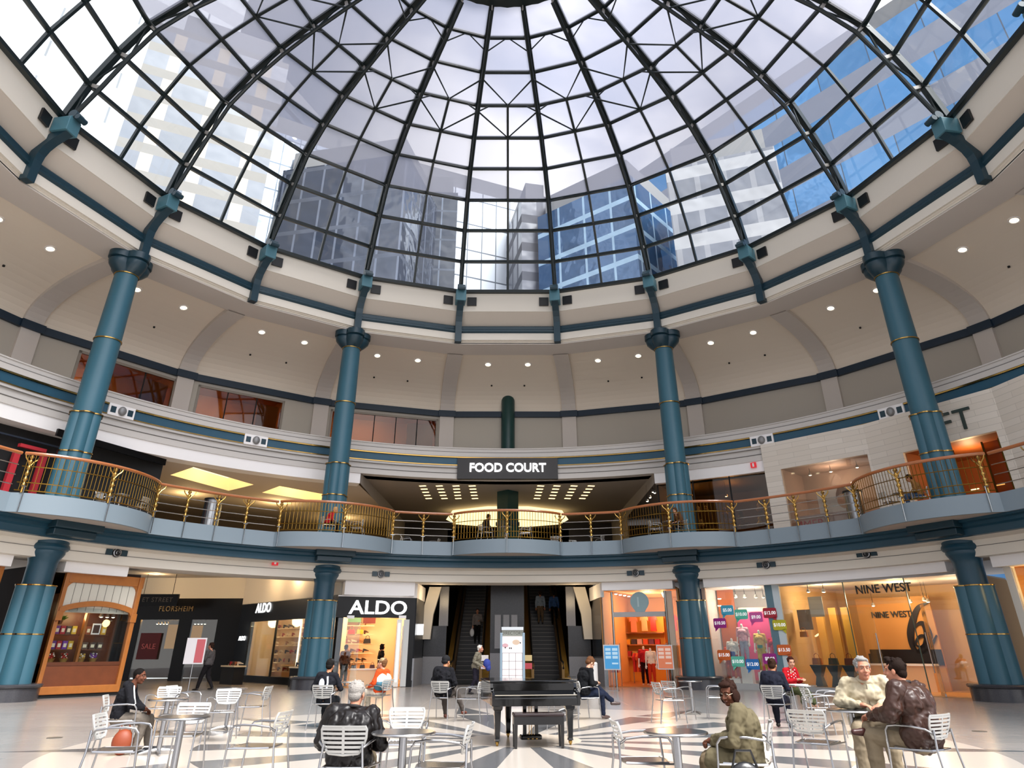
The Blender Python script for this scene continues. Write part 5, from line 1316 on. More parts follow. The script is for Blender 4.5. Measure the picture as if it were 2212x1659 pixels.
for i, (px, py) in enumerate(((1410, 1058), (1404, 1070), (1398, 1078), (1414, 1060), (1568, 1067))):
    u, z = fG.uz(px, py, 1.0); spotlamp(fG.w(u, 1.0, z), 'small warm spot behind the dark glass near the third column, %s' % ('right one' if i == 4 else 'left cluster'), 'warm spots in the gift shop')
lamp(fG.w(fG.W * .6, 1.5, 8.3), 45, '#ffcf80'); lamp(fG.w(fG.W * .2, 1.5, 8.3), 25, '#ffcf80')
# pale tiled shop wall with window, door opening and FT lettering
def tilemat():
    m = bpy.data.materials.new('pale_plank_tiles'); m.use_nodes = True; t = m.node_tree; b = t.nodes['Principled BSDF']
    co = t.nodes.new('ShaderNodeTexCoord'); mp = t.nodes.new('ShaderNodeMapping'); mp.inputs['Rotation'].default_value = (PI / 2, 0, 0)
    br = t.nodes.new('ShaderNodeTexBrick'); br.inputs['Scale'].default_value = 1; br.inputs['Brick Width'].default_value = 1.5; br.inputs['Row Height'].default_value = .23; br.inputs['Mortar Size'].default_value = .008
    br.inputs['Color1'].default_value = lin('#e2d9cc'); br.inputs['Color2'].default_value = lin('#d8cec0'); br.inputs['Mortar'].default_value = lin('#c2b9ac')
    t.links.new(co.outputs['Object'], mp.inputs[0]); t.links.new(mp.outputs[0], br.inputs['Vector']); t.links.new(br.outputs['Color'], b.inputs['Base Color']); b.inputs['Roughness'].default_value = .5; return m
TILE = tilemat()
fT = Front(pol(19.5, 38.2), pol(19.5, 77)); 
def seg_arc(u0, u1, z0, z1, mb): mb.bx(u0, u1, 0, .2, z0, z1)
# follow the ring in three straight panels
PN = [(38.2, 50.5), (50.5, 63.0), (63.0, 76.0), (76, 96)]
fT1 = Front(pol(19.3, 38.2), pol(19.3, 52.2)); fT2 = Front(pol(19.3, 52.2), pol(19.3, 68)); fT3 = Front(pol(19.3, 68), pol(19.3, 92))
w1a, zt1 = fT1.uz(1685, 1006); w1b, zt2 = fT1.uz(1893, 973)
def wallwith(f, u0, u1, z0, z1, nm, lab):
    m = MB(); W_ = f.W; m.bx(0, u0, 0, .2, 5.78, 10.04); m.bx(u1, W_, 0, .2, 5.78, 10.04); m.bx(u0, u1, 0, .2, z1, 10.04); 
    if z0 > 5.8: m.bx(u0, u1, 0, .2, 5.78, z0)
    o = m.build(nm, TILE); f.put(o, 0, 0, 0); tag(o, lab, 'wall', kind='structure')
w1b = min(w1b, fT1.W - .1)
wallwith(fT1, w1a, w1b, 5.9, 8.78, 'wall_tiled_left', 'pale plank tiled wall of the upper right shop, window part')
d0, _ = fT2.uz(1948, 970); d1, _ = fT2.uz(2150, 925); d0 = max(.3, d0); d1 = min(d1, fT2.W - .2)
wallwith(fT2, d0, d1, 5.78, 8.5, 'wall_tiled_middle', 'pale plank tiled wall of the upper right shop, doorway part')
wallwith(fT3, 2.6, 3.8, 7.2, 9.3, 'wall_tiled_right', 'pale plank tiled wall at the far right edge')
t = fT1.root('tiled_shop_window', 'wide display window in the pale tiled upper wall', 'window')
MB().bx(w1a, w1b, .03, .05, 5.9, 8.78).build('glass', glassmat('pale_window_glass', (.85, .85, .83), .10, .02), t)
room(fT1, w1a, w1b + .1, 2.2, 8.8, mat('grey_peach_room', '#a58d7c', .8), 'tiled shop window')
u, z = fT1.uz(1815, 1085, .35)
ps = fT1.root('portrait_poster', 'tall portrait poster of a short-haired person in striped top', 'poster', u, .9, 5.8)
MB().bx(-1.15, .55, 0, .03, .1, 2.0).build('sheet', mat('poster_white', '#e6ddd4', .6), ps)
m = MB(); m.plate([(-.3, 1.35), (-.24, 1.2), (-.05, 1.08), (.14, 1.2), (.2, 1.4), (.18, 1.7), (-.28, 1.7)], -.02, -.005); m.build('face', mat('poster_face', '#d9a888', .6), ps)
MB().plate([(-.34, 1.5), (-.3, 1.75), (-.2, 1.95), (.05, 2.0), (.22, 1.85), (.24, 1.5), (.14, 1.66), (-.1, 1.7), (-.28, 1.62)], -.03, -.02).build('hair', mat('poster_hair', '#7a5038', .7), ps)
MB().plate([(-.5, .1), (.5, .1), (.45, .75), (.15, 1.0), (.12, 1.12), (-.16, 1.12), (-.2, 1.0), (-.45, .8)], -.015, -.004).build('striped_top', mat('poster_top', '#ece6de', .6), ps)
for i in range(4): MB().bx(-.46, .46, -.022, -.016, .2 + i * .16, .25 + i * .16).build('stripe', BLACKM, ps)
MB().bx(-3.0, .4, -.25, -.24, .1, .95).build('pale_band', mat('pink_grey_film', '#c4b0ae', .6), ps)
text('SUMMER', .5, mat('pink_print', '#d06a80', .6), ps, (-1.9, -.27, .55), ext=.002, name='pink_lettering')
for i, px in enumerate((1745, 1790, 1848)):
    u, z = fT1.uz(px, 1000 - i * 3, .8); spotlamp(fT1.w(u, .8, min(8.6, z)), '%s spot lamp inside the tiled shop window' % ['left', 'middle', 'right'][i], 'spot lamps in the tiled shop window')
lamp(fT1.w((w1a + w1b) / 2, 1.0, 8.2), 45, '#ffdcc0')
room(fT2, d0, d1, 3.5, 8.52, mat('rust_room', '#8a4a1a', .6), 'rust coloured upper shop')
lamp(fT2.w((d0 + d1) / 2, 1.5, 8.0), 50, '#ffcf98')
for i in range(6):
    o = MB().bx(-.16, .16, 0, .02, -.02, .02).build('slot_light', emis('slot_glow', '#ffdf9a', 1.6)); fT2.put(o, d0 + .6 + (i % 3) * 1.0, 3.4, 6.6 + (i // 3) * .7); tag(o, 'small glowing slot on the rust coloured shop wall', 'light', 'glowing slots in the rust coloured shop')
t = fT2.root('tall_mirror', 'tall brass framed glass panel at the right side of the upper doorway', 'panel', d1 - .5, .4, 5.78)
MB().bx(-.3, .3, 0, .03, 0, 2.5).build('glass', SMOKE, t); 
for x in (-.32, .28): MB().bx(x, x + .05, -.02, .05, 0, 2.55).build('frame_post', BRASSD, t)
u, z = fT2.uz(2065, 912)
t = fT2.root('wall_lettering', 'thin dark letters FT on the pale tiled wall', 'lettering', u, -.04, z); text('FT', 1.15, mat('dark_letters', '#33403c', .4), t, (0, 0, 0), ext=.03, spacing=1.1)
# round speakers with white plates on the fascia, and medallions below the cornice
sp0 = None
for i, a in enumerate((-56.0, -38.0, 38.5, 56.0)):
    t = thing('fascia_speaker', '', 'speaker') if sp0 is None else copy_tree(sp0)
    if sp0 is None:
        MB().bx(-.55, .55, -.04, .05, -.24, .24).build('white_plate', CREAMW, t)
        for s in (-1, 1): MB().bx(s * .36 - .11, s * .36 + .11, -.05, -.03, -.13, .13).build('teal_inset', TEALD, t)
        MB().ell((0, -.08, 0), (.17, .12, .19), 16, 10).build('speaker_ball', mat('mesh_grey', '#8d8d8d', .5, .5), t, smooth=True)
        sp0 = t
    t.location = pol(19.36, a, 10.27); t.rotation_euler.z = radial(a); tag(t, '%s round grey speaker on a white plate on the teal stripe' % ['leftmost', 'second', 'third', 'rightmost'][i], 'speaker', 'round speakers on the teal stripe')
md0 = None
for i, (px, py) in enumerate(((252, 1194), (823, 1240), (1373, 1238), (1655, 1220), (1872, 1196))):
    P_ = oncyl(px, py, 17.28); a = math.degrees(math.atan2(P_.x, P_.y))
    t = thing('medallion', '', 'ornament') if md0 is None else copy_tree(md0)
    if md0 is None:
        for s in (-1, 1): MB().bx(s * .28 - .11, s * .28 + .11, -.03, .02, -.1, .1).build('teal_tab', TEALD, t)
        MB().tube([(0, -.05, 0), (0, .03, 0)], .16, 20).build('dark_disc', mat('medallion_dark', '#1c1c1e', .3), t); MB().tube([(.13 * math.cos(q / 12 * 2 * PI), -.06, .13 * math.sin(q / 12 * 2 * PI)) for q in range(12)], .02, 5, closed=True).build('silver_rim', ALU, t)
        MB().tube([(.06 * math.cos(q / 8 * 2 * PI) + .02, -.06, .06 * math.sin(q / 8 * 2 * PI)) for q in range(6)], .014, 5).build('curl', ALU, t)
        md0 = t
    t.location = P_; t.rotation_euler.z = radial(a)
    tag(t, '%s round dark medallion with teal tabs on the cream fascia' % ['leftmost', 'second', 'third', 'fourth', 'rightmost'][i], 'medallion', 'medallions on the cream fascia')
for nm, px, py, r_ in (('small red and white fire alarm on the cream fascia left of the second column', 594, 1215, 17.2), ('small red alarm box on the white band near the tiled wall', 1628, 1005, 19.4)):
    P_ = oncyl(px, py, r_); t = thing('fire_alarm', nm, 'alarm', P_, radial(math.degrees(math.atan2(P_.x, P_.y)))); MB().bx(-.13, .13, -.06, .0, -.12, .12).build('red_box', mat('sign_red', '#c8242c', .5, emit='#c8242c', es=.3), t); MB().bx(-.04, .04, -.07, -.06, -.08, .08).build('white_mark', CREAMW, t)
# bins on the balcony
for i, (px, py, lab) in enumerate(((457, 1075, 'tall round steel bin on the upper left balcony'), (1850, 1075, 'tall dark steel bin at the right balcony bulge'))):
    P_ = oncyl(px, py + 30, 17.2); t = thing('litter_bin', lab, 'bin', (P_.x, P_.y, 5.76)); MB().lathe([(.34, 0), (.34, 1.15)], n=28).build('body', mat('bin_steel', '#9a9c9e', .25, 1), t, smooth=True); MB().lathe([(.36, 1.15), (.36, 1.22), (.2, 1.25)], n=28).build('lid', BLACK, t, smooth=True)
# ================================================================= CHAIRS AND TABLES
def make_chair():
    t = thing('cafe_chair', '', 'chair')
    m = MB()
    m.tube([(-.19, -.2, .445), (-.21, .0, .44), (-.2, .2, .445), (0, .225, .445), (.2, .2, .445), (.21, 0, .44), (.19, -.2, .445), (0, -.22, .445)], .012, 6, closed=True)
    for i in range(9):
        x = -.16 + i * .04; m.add([(x - .014, -.2, .452), (x + .014, -.2, .452), (x + .016, .21, .452), (x - .016, .21, .452), (x - .014, -.2, .442), (x + .014, -.2, .442), (x + .016, .21, .442), (x - .016, .21, .442)], [(0, 1, 2, 3), (7, 6, 5, 4), (0, 4, 5, 1), (1, 5, 6, 2), (2, 6, 7, 3), (3, 7, 4, 0)])
    m.build('seat', ALU, t)
    b = MB()
    def bp(x, z): return (x, -.225 - .07 * (z - .56) / .22 + .55 * x * x, z)
    def strip(x0, x1, z0, z1, n=8):
        vs = []; 
        for i in range(n + 1):
            x = x0 + (x1 - x0) * i / n
            a = bp(x, z0); c = bp(x, z1); vs += [a, c, (a[0], a[1] - .012, a[2]), (c[0], c[1] - .012, c[2])]
        fs = []
        for i in range(n): k = i * 4; j = k + 4; fs += [(k, k + 1, j + 1, j), (k + 2, j + 2, j + 3, k + 3), (k + 1, k + 3, j + 3, j + 1), (k, j, j + 2, k + 2)]
        fs += [(0, 2, 3, 1), (n * 4, n * 4 + 1, n * 4 + 3, n * 4 + 2)]; b.add(vs, fs)
    for i in range(6):
        z = .565 + i * .036; w = .15 + .055 * min(1, i / 3); strip(-w, w, z, z + .021)
    strip(-.012, .012, .555, .775, 1)
    strip(-.2, .2, .768, .785); 
    for s in (-1, 1): b.tube([bp(s * .14, .56), bp(s * .175, .60), bp(s * .205, .68), bp(s * .21, .75), bp(s * .195, .78)], .012, 6)
    b.tube([bp(-.14, .56), bp(0, .548), bp(.14, .56)], .012, 6)
    b.build('backrest', ALUW, t, smooth=True)
    for s in (-1, 1):
        MB().tube([(s * .17, -.25, .60), (s * .235, -.2, .645), (s * .262, -.05, .665), (s * .268, .1, .668), (s * .265, .2, .655), (s * .258, .238, .61)], .0115, 8).build('armrest', ALU, t, smooth=True)
        MB().tube([(s * .258, .238, .61), (s * .25, .25, .45), (s * .245, .285, .01)], .0115, 8).build('leg', ALU, t, smooth=True)
        MB().tube([(s * .18, -.262, .64), (s * .20, -.262, .45), (s * .235, -.33, .01)], .0115, 8).build('leg', ALU, t, smooth=True)
        MB().tube([(s * .19, -.2, .44), (s * .25, .24, .44)], .009, 6).build('side_rail', ALU, t, smooth=True)
    return t
ch0 = make_chair(); used = [False]
def chair(x, y, phi, lab, z=0, grp='aluminium cafe chairs'):
    o = ch0 if not used[0] else copy_tree(ch0); used[0] = True
    o.location = (x, y, z); o.rotation_euler.z = radial(phi)
    return relabel(o, lab, grp)
TOPD = mat('dark_table_top', '#4a4a4c', .18, .3)
def make_table():
    t = thing('cafe_table', '', 'table')
    MB().lathe([(.26, .705), (.285, .71), (.29, .722), (.285, .732)], n=40).build('table_top', TOPD, t, smooth=True)
    MB().tube([(.29 * math.cos(q * 2 * PI / 40), .29 * math.sin(q * 2 * PI / 40), .72) for q in range(40)], .010, 6, closed=True).build('rim', ALU, t, smooth=True)
    MB().lathe([(.038, .03), (.038, .705)], n=20).build('pole', ALU, t, smooth=True)
    m = MB()
    for q in range(4):
        a = q * PI / 2 + .5; c, s = math.cos(a), math.sin(a)
        MB().tube([(0, 0, .06), (c * .15, s * .15, .045), (c * .27, s * .27, .015)], [.025, .02, .014], 6).build('foot', ALU, t, smooth=True)
    return t
tb0 = make_table(); usedt = [False]
def table(x, y, lab, z=0):
    o = tb0 if not usedt[0] else copy_tree(tb0); usedt[0] = True
    o.location = (x, y, z); return relabel(o, lab, 'round cafe tables')
def at(px, py, z): p = onz(px, py, z); return p.x, p.y
# ground floor tables
table(*at(395, 1550, .72), 'round dark cafe table at the left front with two chairs behind')
T2 = at(364, 1511, .72); table(*T2, 'round cafe table in front of the seated boy')
table(*at(487, 1574, .02), 'round cafe table behind the white-backed chair at the left')
T4 = at(872, 1583, .72); table(*T4, 'round cafe table right of the grey-haired man')
T5 = at(1459, 1582, .72); table(*T5, 'round cafe table in front of the woman in the trench coat')
T6 = at(1838, 1535, .72); table(*T6, 'round cafe table between the two talking men')
T7 = at(1733, 1481, .72); table(*T7, 'round cafe table with papers before the woman in the red top')
T8 = at(1497, 1541, .02); table(*T8, 'round cafe table near the third column base')
T9 = at(1226, 1534, .02); table(*T9, 'round cafe table behind the piano')
T10 = at(752, 1545, .02); table(*T10, 'round cafe table between the two people near the second column')
# chairs that stand empty
def chair_at(px, py, z, phi, lab, **k): x, y = at(px, py, z); return chair(x, y, phi, lab, **k)
chair_at(256, 1620, .44, 80, 'empty cafe chair at the bottom left, in front of the boy')
chair_at(393, 1588, .44, 178, 'empty cafe chair facing the viewer behind the left front table')
chair_at(482, 1538, .44, 170, 'empty white-backed cafe chair left of the middle aisle, facing the viewer')
chair_at(350, 1530, .44, 172, 'empty cafe chair behind the table of the seated boy')
chair_at(392, 1524, .44, 95, 'empty cafe chair seen from the side, near the blurred walker')
chair_at(546, 1526, .44, -88, 'tall-looking side-on empty cafe chair left of the second column')
chair_at(558, 1612, .44, -84, 'empty side-on cafe chair left of the grey-haired man')
chair_at(873, 1606, .44, 176, 'empty cafe chair behind the table beside the grey-haired man')
chair_at(952, 1655, .44, -86, 'empty side-on cafe chair between the grey-haired man and the piano')
chair_at(1018, 1509, .44, -70, 'empty cafe chair left of the piano')
chair_at(1215, 1521, .44, 20, 'empty cafe chair behind the piano keyboard end')
chair_at(1463, 1507, .44, 55, 'empty cafe chair facing right at the table by the third column')
chair_at(1443, 1512, .44, 75, 'empty cafe chair overlapping another left of the third column table')
chair_at(1552, 1506, .44, -80, 'empty cafe chair facing left beyond the trench coat woman')
chair_at(1390, 1643, .44, 88, 'empty side-on cafe chair right of the piano at the front')
chair_at(1800, 1520, .44, -85, 'empty cafe chair beyond the table of the two men')
chair_at(1775, 1532, .44, 90, 'second empty cafe chair beyond the two men, facing right')
chair_at(1766, 1604, .44, 38, 'empty cafe chair seen from behind left of the two men')

# ================================================================= PIANO
pl_ = onz(1074, 1614); pr_ = onz(1234, 1611)
pc_ = (pl_ + pr_) / 2; prz = math.atan2(pr_.y - pl_.y, pr_.x - pl_.x); pw = (pr_ - pl_).length
t = thing('grand_piano', 'black grand piano with closed lid in the middle of the hall', 'piano', (pc_.x, pc_.y + .1, 0), prz)
hw = pw / 2 + .13
out = [(-hw, 0), (hw, 0), (hw, .55)]
for i in range(1, 9):
    s = i / 8; out.append((hw - (hw * 1.15) * (.5 - .5 * math.cos(PI * s)), .55 + .85 * s))
out += [(-hw * .35, 1.55), (-hw * .75, 1.58), (-hw, 1.42)]
MB().prism(out, .60, .905).build('case', PIANO, t, smooth=True, angle=30)
lid = [(x * 1.01, y - .02 if y == 0 else y * 1.01) for x, y in out]; MB().prism(lid, .915, .945).build('lid', PIANO, t, bevel=.006)
MB().bx(-hw, hw, -.26, 0, .58, .70).build('key_bed', PIANO, t, bevel=.01)
for s in (-1, 1):
    q = [(-.27, .60), (-.27, .74), (-.22, .78), (-.10, .79), (-.02, .84), (0, .905), (0.02, .6)]
    x = s * (hw - .025); vs = [(x - .025, a, b) for a, b in q] + [(x + .025, a, b) for a, b in q]; k = len(q)
    MB().add(vs, [tuple(range(k)), tuple(range(k, 2 * k))[::-1]] + [(i, (i + 1) % k, k + (i + 1) % k, k + i) for i in range(k)]).build('cheek', PIANO, t)
MB().add([(-hw + .05, -.24, .74), (hw - .05, -.24, .74), (hw - .05, -.02, .80), (-hw + .05, -.02, .80), (-hw + .05, -.24, .70), (hw - .05, -.24, .70), (hw - .05, -.02, .70), (-hw + .05, -.02, .70)], [(0, 1, 2, 3), (4, 5, 1, 0), (4, 0, 3, 7), (5, 6, 2, 1), (7, 3, 2, 6), (7, 6, 5, 4)]).build('fallboard', PIANO, t)
MB().bx(-hw + .05, hw - .05, -.03, -.015, .80, .90).build('name_board', PIANO, t)
MB().bx(-hw + .05, hw - .05, -.245, -.235, .735, .745).build('fallboard_glint', mat('painted_edge_glint', '#c9bfae', .2, .6), t)  # pale strip paints a highlight along the fallboard's front
for x, y in ((-pw / 2, .02), (pw / 2, .02), (-.25, 1.3)):
    lg = MB(); vs = []
    for z, w in ((.60, .085), (.52, .075), (.50, .055), (.10, .038), (.07, .045)):
        vs += [(x - w, y - w, z), (x + w, y - w, z), (x + w, y + w, z), (x - w, y + w, z)]
    fs = [(0, 1, 2, 3), (19, 18, 17, 16)]
    for i in range(4):
        for j in range(4): fs.append((i * 4 + j, i * 4 + (j + 1) % 4, i * 4 + 4 + (j + 1) % 4, i * 4 + 4 + j))
    lg.add(vs, fs); L_ = lg.build('leg', PIANO, t, bevel=.004)
    MB().lathe([(.03, .03), (.032, .06), (.02, .08)], (x, y, 0), 12).build('brass_ferrule', BRASS, L_); MB().tube([(x - .015, y, .028), (x + .015, y, .028)], .028, 12).build('caster', BRASSD, L_)
ly = MB(); ly.bx(-.14, -.09, .22, .27, .14, .60); ly.bx(.05, .10, .22, .27, .14, .60); ly = ly
MB().bx(-.15, -.09, .22, .28, .14, .60).build('lyre_post', PIANO, t); MB().bx(.05, .11, .22, .28, .14, .60).build('lyre_post', PIANO, t)
MB().bx(-.2, .16, .12, .32, .07, .14).build('pedal_box', PIANO, t, bevel=.02)
for i in range(3): MB().bx(-.11 + i * .07, -.08 + i * .07, .0, .14, .09, .105).build('pedal', BRASS, t, bevel=.004)
for i in range(2): MB().tube([(-.04 + i * .04, .25, .14), (-.04 + i * .04, .25, .6)], .006, 6).build('pedal_rod', BRASS, t)
MB().tube([(-hw * .55, .25, .60), (-hw * .2, .25, .57), (hw * .5, .25, .57), (hw * .6, .25, .60)], .02, 6).build('under_brace', PIANO, t)
bc = onz(1163, 1615)
b = thing('piano_bench', 'black piano bench with cushioned red-tinted top', 'bench', (bc.x, bc.y, 0), prz - R(4))
MB().prism(rr(-.42, .42, -.17, .17, .03), .44, .49).build('seat_cushion', mat('bench_leather', '#1c0b0d', .25), b, bevel=.015)
MB().bx(-.41, .41, -.165, .165, .33, .44).build('apron', mat('bench_black', '#0d0b0c', .3), b)
for x in (-.38, .38):
    for y in (-.14, .14):
        vs = []; 
        for z, w in ((.33, .03), (0, .02)): vs += [(x - w, y - w, z), (x + w, y - w, z), (x + w, y + w, z), (x - w, y + w, z)]
        MB().add(vs, [(0, 1, 2, 3), (7, 6, 5, 4)] + [(j, (j + 1) % 4, 4 + (j + 1) % 4, 4 + j) for j in range(4)]).build('leg', mat('bench_black', '#0d0b0c', .3), b)
# directory stand
P_ = onz(1107, 1489); k = thing('directory_stand', 'pale blue directory stand with white map panels behind the piano', 'information stand', P_)
BLU = mat('directory_blue', '#9fb7c6', .4)
for x in (-.52, .42): MB().bx(x, x + .1, -.1, .1, 0, 2.08).build('side_post', BLU, k, bevel=.01)
MB().bx(-.46, .46, -.13, .13, 2.18, 2.30).build('top_cap', mat('cap_white', '#e9eef0', .4), k); MB().bx(-.46, .46, -.08, .08, 1.95, 2.18).build('header_panel', mat('header_grey', '#a3a69a', .4), k)
text('DIRECTORY', .17, mat('directory_ink', '#5c5c54', .5), k, (0, -.085, 2.06), ext=.002)
MB().bx(-.42, .42, -.06, .06, .3, 1.95).build('map_panel', mat('map_white', '#efe6e4', .4, emit='#fff4f2', es=.25), k)
for x in (-.42, -.14, .13, .41): MB().bx(x - .008, x + .008, -.07, -.06, .3, 1.32).build('panel_line', mat('panel_line', '#8a8084', .5), k)
for z in (1.32, 1.02, .72, .5): MB().bx(-.42, .42, -.07, -.06, z - .006, z + .006).build('panel_line', mat('panel_line', '#8a8084', .5), k)
MB().plate([(-.3 + .13 * math.cos(a), 1.6 + .08 * math.sin(a)) for a in [i * PI / 6 for i in range(12)]], -.065, -.06).build('map_mark', mat('map_pink', '#e9b8bc', .5), k)
MB().plate([(.15 + .16 * math.cos(a), 1.72 + .1 * math.sin(a)) for a in [i * PI / 6 for i in range(12)]], -.065, -.06).build('map_mark', mat('map_peach', '#ecd0b4', .5), k)
for x, z in ((-.3, 1.52), (-.12, 1.5), (-.05, 1.5), (.33, 1.7)): MB().bx(x - .02, x + .02, -.068, -.06, z - .03, z + .03).build('map_symbol', BLACKM, k)
P_ = onz(1082, 1488, 0)
for i in range(4):
    o = MB().bx(-.16, .16, -.02, .02, 0, .22).build('brochure', mat('brochure_%d' % i, ['#d8c4c8', '#e8e0d8', '#c24a52', '#d9c28a'][i], .6)); o.location = (P_.x + 1.15 - (i < 2) * 1.85, P_.y + .25, .72 + (i % 2) * .3 - .0)
    tag(o, '%s brochure holder %s of the directory stand' % (['lower', 'upper'][i % 2], ['left', 'right'][i >= 2]), 'brochure')
# freestanding sign on a pole in the corridor, behind the walker
P_ = onz(405, 1496)
t = thing('pole_sign', 'white notice panel on a thin pole in the left corridor', 'sign stand', P_)
MB().tube([(0, 0, 0), (0, 0, .95)], .025, 8).build('pole', ALU, t); MB().lathe([(.25, 0), (.25, .02)], n=20).build('foot', ALU, t)
MB().bx(-.38, .38, -.02, .02, .95, 1.85).build('panel', mat('notice_white', '#d6d2d4', .5), t)
m = MB(); m.bx(.02, .34, -.03, -.02, 1.0, 1.8); m.build('red_print', mat('notice_red', '#b85a60', .6), t)
# things on tables
def flat(name, px, py, z, w, d, h, m, lab, cat, rz=0):
    p = onz(px, py, z); o = MB().bx(-w / 2, w / 2, -d / 2, d / 2, 0, h).build(name, m); o.location = (p.x, p.y, z); o.rotation_euler.z = rz; return tag(o, lab, cat)
flat('paper_stack', 1725, 1480, .733, .32, .24, .02, mat('paper', '#f4f2ee', .7), 'white papers on the table of the woman in the red top', 'paper', .2)
flat('tablet', 1235, 1463, .733, .24, .16, .015, BLACKM, 'dark tablet lying on the table behind the piano', 'tablet')
p = onz(1868, 1528, .733); t = thing('paper_cup', 'white lidded paper cup on the table of the two men', 'cup', (p.x, p.y, .733))
MB().lathe([(.035, 0), (.045, .13)], n=18).build('cup_body', mat('cup_white', '#f2f0ec', .5), t, smooth=True); MB().lathe([(.048, .13), (.046, .145), (.03, .15)], n=18).build('lid', mat('cup_white', '#f2f0ec', .5), t, smooth=True)
p = onz(258, 1632); t = thing('shoulder_bag', 'orange brown bag standing under the boy\'s chair', 'bag', (p.x, p.y, 0), R(20))
m = MB(); m.ell((0, 0, .17), (.15, .1, .17), 16, 10); m.build('body', mat('orange_leather', '#7d3413', .55), t, smooth=True); MB().tube([(-.08, 0, .30), (-.05, 0, .40), (.05, 0, .40), (.08, 0, .30)], .01, 6).build('handle', mat('orange_leather', '#7d3413', .55), t)
p = onz(712, 1560); t = thing('backpack', 'dark backpack on the floor under the man in the printed shirt', 'bag', (p.x, p.y, 0)); MB().ell((0, 0, .12), (.2, .14, .12), 14, 8).build('body', mat('black_cloth', '#141416', .8), t, smooth=True); MB().tube([(-.06, -.1, .2), (0, -.14, .27), (.06, -.1, .2)], .012, 6).build('strap', BLACKM, t)
for i, (px, py, side) in enumerate(((118, 1594, 'left'), (2116, 1580, 'right'))):
    p = onz(px, py); o = MB().lathe([(.13, 0), (.13, .006)], n=20).build('floor_outlet', mat('floor_cap', '#6a655e', .4, .6)); o.location = (p.x, p.y, 0.0); tag(o, 'small round floor outlet on the %s side' % side, 'outlet')
# ---------------------------------------------------------------- upper level furniture
def up(px, a_r, lab, phi):
    p = oncyl(px, 1130, a_r); chair(p.x, p.y, phi, lab, z=5.78, grp='chairs on the upper level')
def upt(px, a_r, lab): p = oncyl(px, 1130, a_r); table(p.x, p.y, lab, z=5.78)
up(212, 16.9, 'pale cafe chair on the left balcony bulge, leftmost', 100); upt(246, 16.8, 'cafe table on the left balcony bulge'); up(290, 17.0, 'pale cafe chair on the left balcony bulge, rightmost', -80)
up(772, 16.2, 'empty cafe chair on the balcony bulge by the second column', -90); upt(745, 16.4, 'cafe table behind the railing by the second column')
up(1134, 16.3, 'empty cafe chair on the middle balcony bulge', -100); upt(1092, 16.3, 'cafe table on the middle balcony bulge')
up(1415, 16.4, 'cafe chair holding a grey bag by the third column', 90); upt(1445, 16.5, 'cafe table on the balcony by the third column')
up(1935, 16.6, 'cafe chair on the right balcony bulge left of the seated person', 80); upt(1962, 16.8, 'cafe table on the right balcony bulge')
for i, px in enumerate((880, 940, 1200, 1240, 1290)):
    up(px, 20.0 + i % 2, 'distant cafe chair in the dim food court, %s' % ['far left', 'left', 'middle', 'right of middle', 'far right'][i], [90, -80, 20, 160, -60][i])
# ================================================================= CITY OUTSIDE THE DOME
def facade(name, cwin, cband, cmull, h, tb, w, tm, rough=.08, metal=.0, vary=.15, spec=.8, bump=.35):
    m = bpy.data.materials.new(name); m.use_nodes = True; t = m.node_tree; n = t.nodes.new; l = t.links.new; b = t.nodes['Principled BSDF']
    co = n('ShaderNodeTexCoord'); s = n('ShaderNodeSeparateXYZ'); l(co.outputs['Object'], s.inputs[0])
    def M(op, a, b_=0.0):
        x = n('ShaderNodeMath'); x.operation = op
        for i, v in enumerate((a, b_)):
            if isinstance(v, (int, float)): x.inputs[i].default_value = v
            else: l(v, x.inputs[i])
        return x.outputs[0]
    u = M('ADD', s.outputs[0], s.outputs[1]); uu = M('DIVIDE', u, w); zz = M('DIVIDE', s.outputs[2], h)
    fb = M('LESS_THAN', M('FRACT', zz), tb); fm = M('LESS_THAN', M('FRACT', uu), tm)
    wn = n('ShaderNodeTexWhiteNoise'); cb = n('ShaderNodeCombineXYZ'); l(M('FLOOR', uu), cb.inputs[0]); l(M('FLOOR', zz), cb.inputs[1]); l(cb.outputs[0], wn.inputs['Vector'])
    def mix(f, a, c):
        x = n('ShaderNodeMix'); x.data_type = 'RGBA'
        for i, v in ((0, f), (6, a), (7, c)):
            if isinstance(v, (int, float, tuple)): x.inputs[i].default_value = v
            else: l(v, x.inputs[i])
        return x.outputs[2]
    cw = lin(cwin); c2 = tuple(min(1, x * (1 + vary * 2)) for x in cw[:3]) + (1,)
    base = mix(wn.outputs['Value'], cw, c2); base = mix(fm, base, lin(cmull)); base = mix(fb, base, lin(cband)); l(base, b.inputs['Base Color'])
    solid = M('MAXIMUM', fb, fm)
    rg = M('ADD', M('MULTIPLY', solid, .5), rough); l(rg, b.inputs['Roughness'])
    b.inputs['Metallic'].default_value = metal; b.inputs['Specular IOR Level'].default_value = spec
    nz = n('ShaderNodeTexNoise'); nz.inputs['Scale'].default_value = .35; l(co.outputs['Object'], nz.inputs['Vector']); bp = n('ShaderNodeBump'); bp.inputs['Strength'].default_value = bump; bp.inputs['Distance'].default_value = .6; l(nz.outputs['Fac'], bp.inputs['Height']); l(bp.outputs[0], b.inputs['Normal'])
    return m
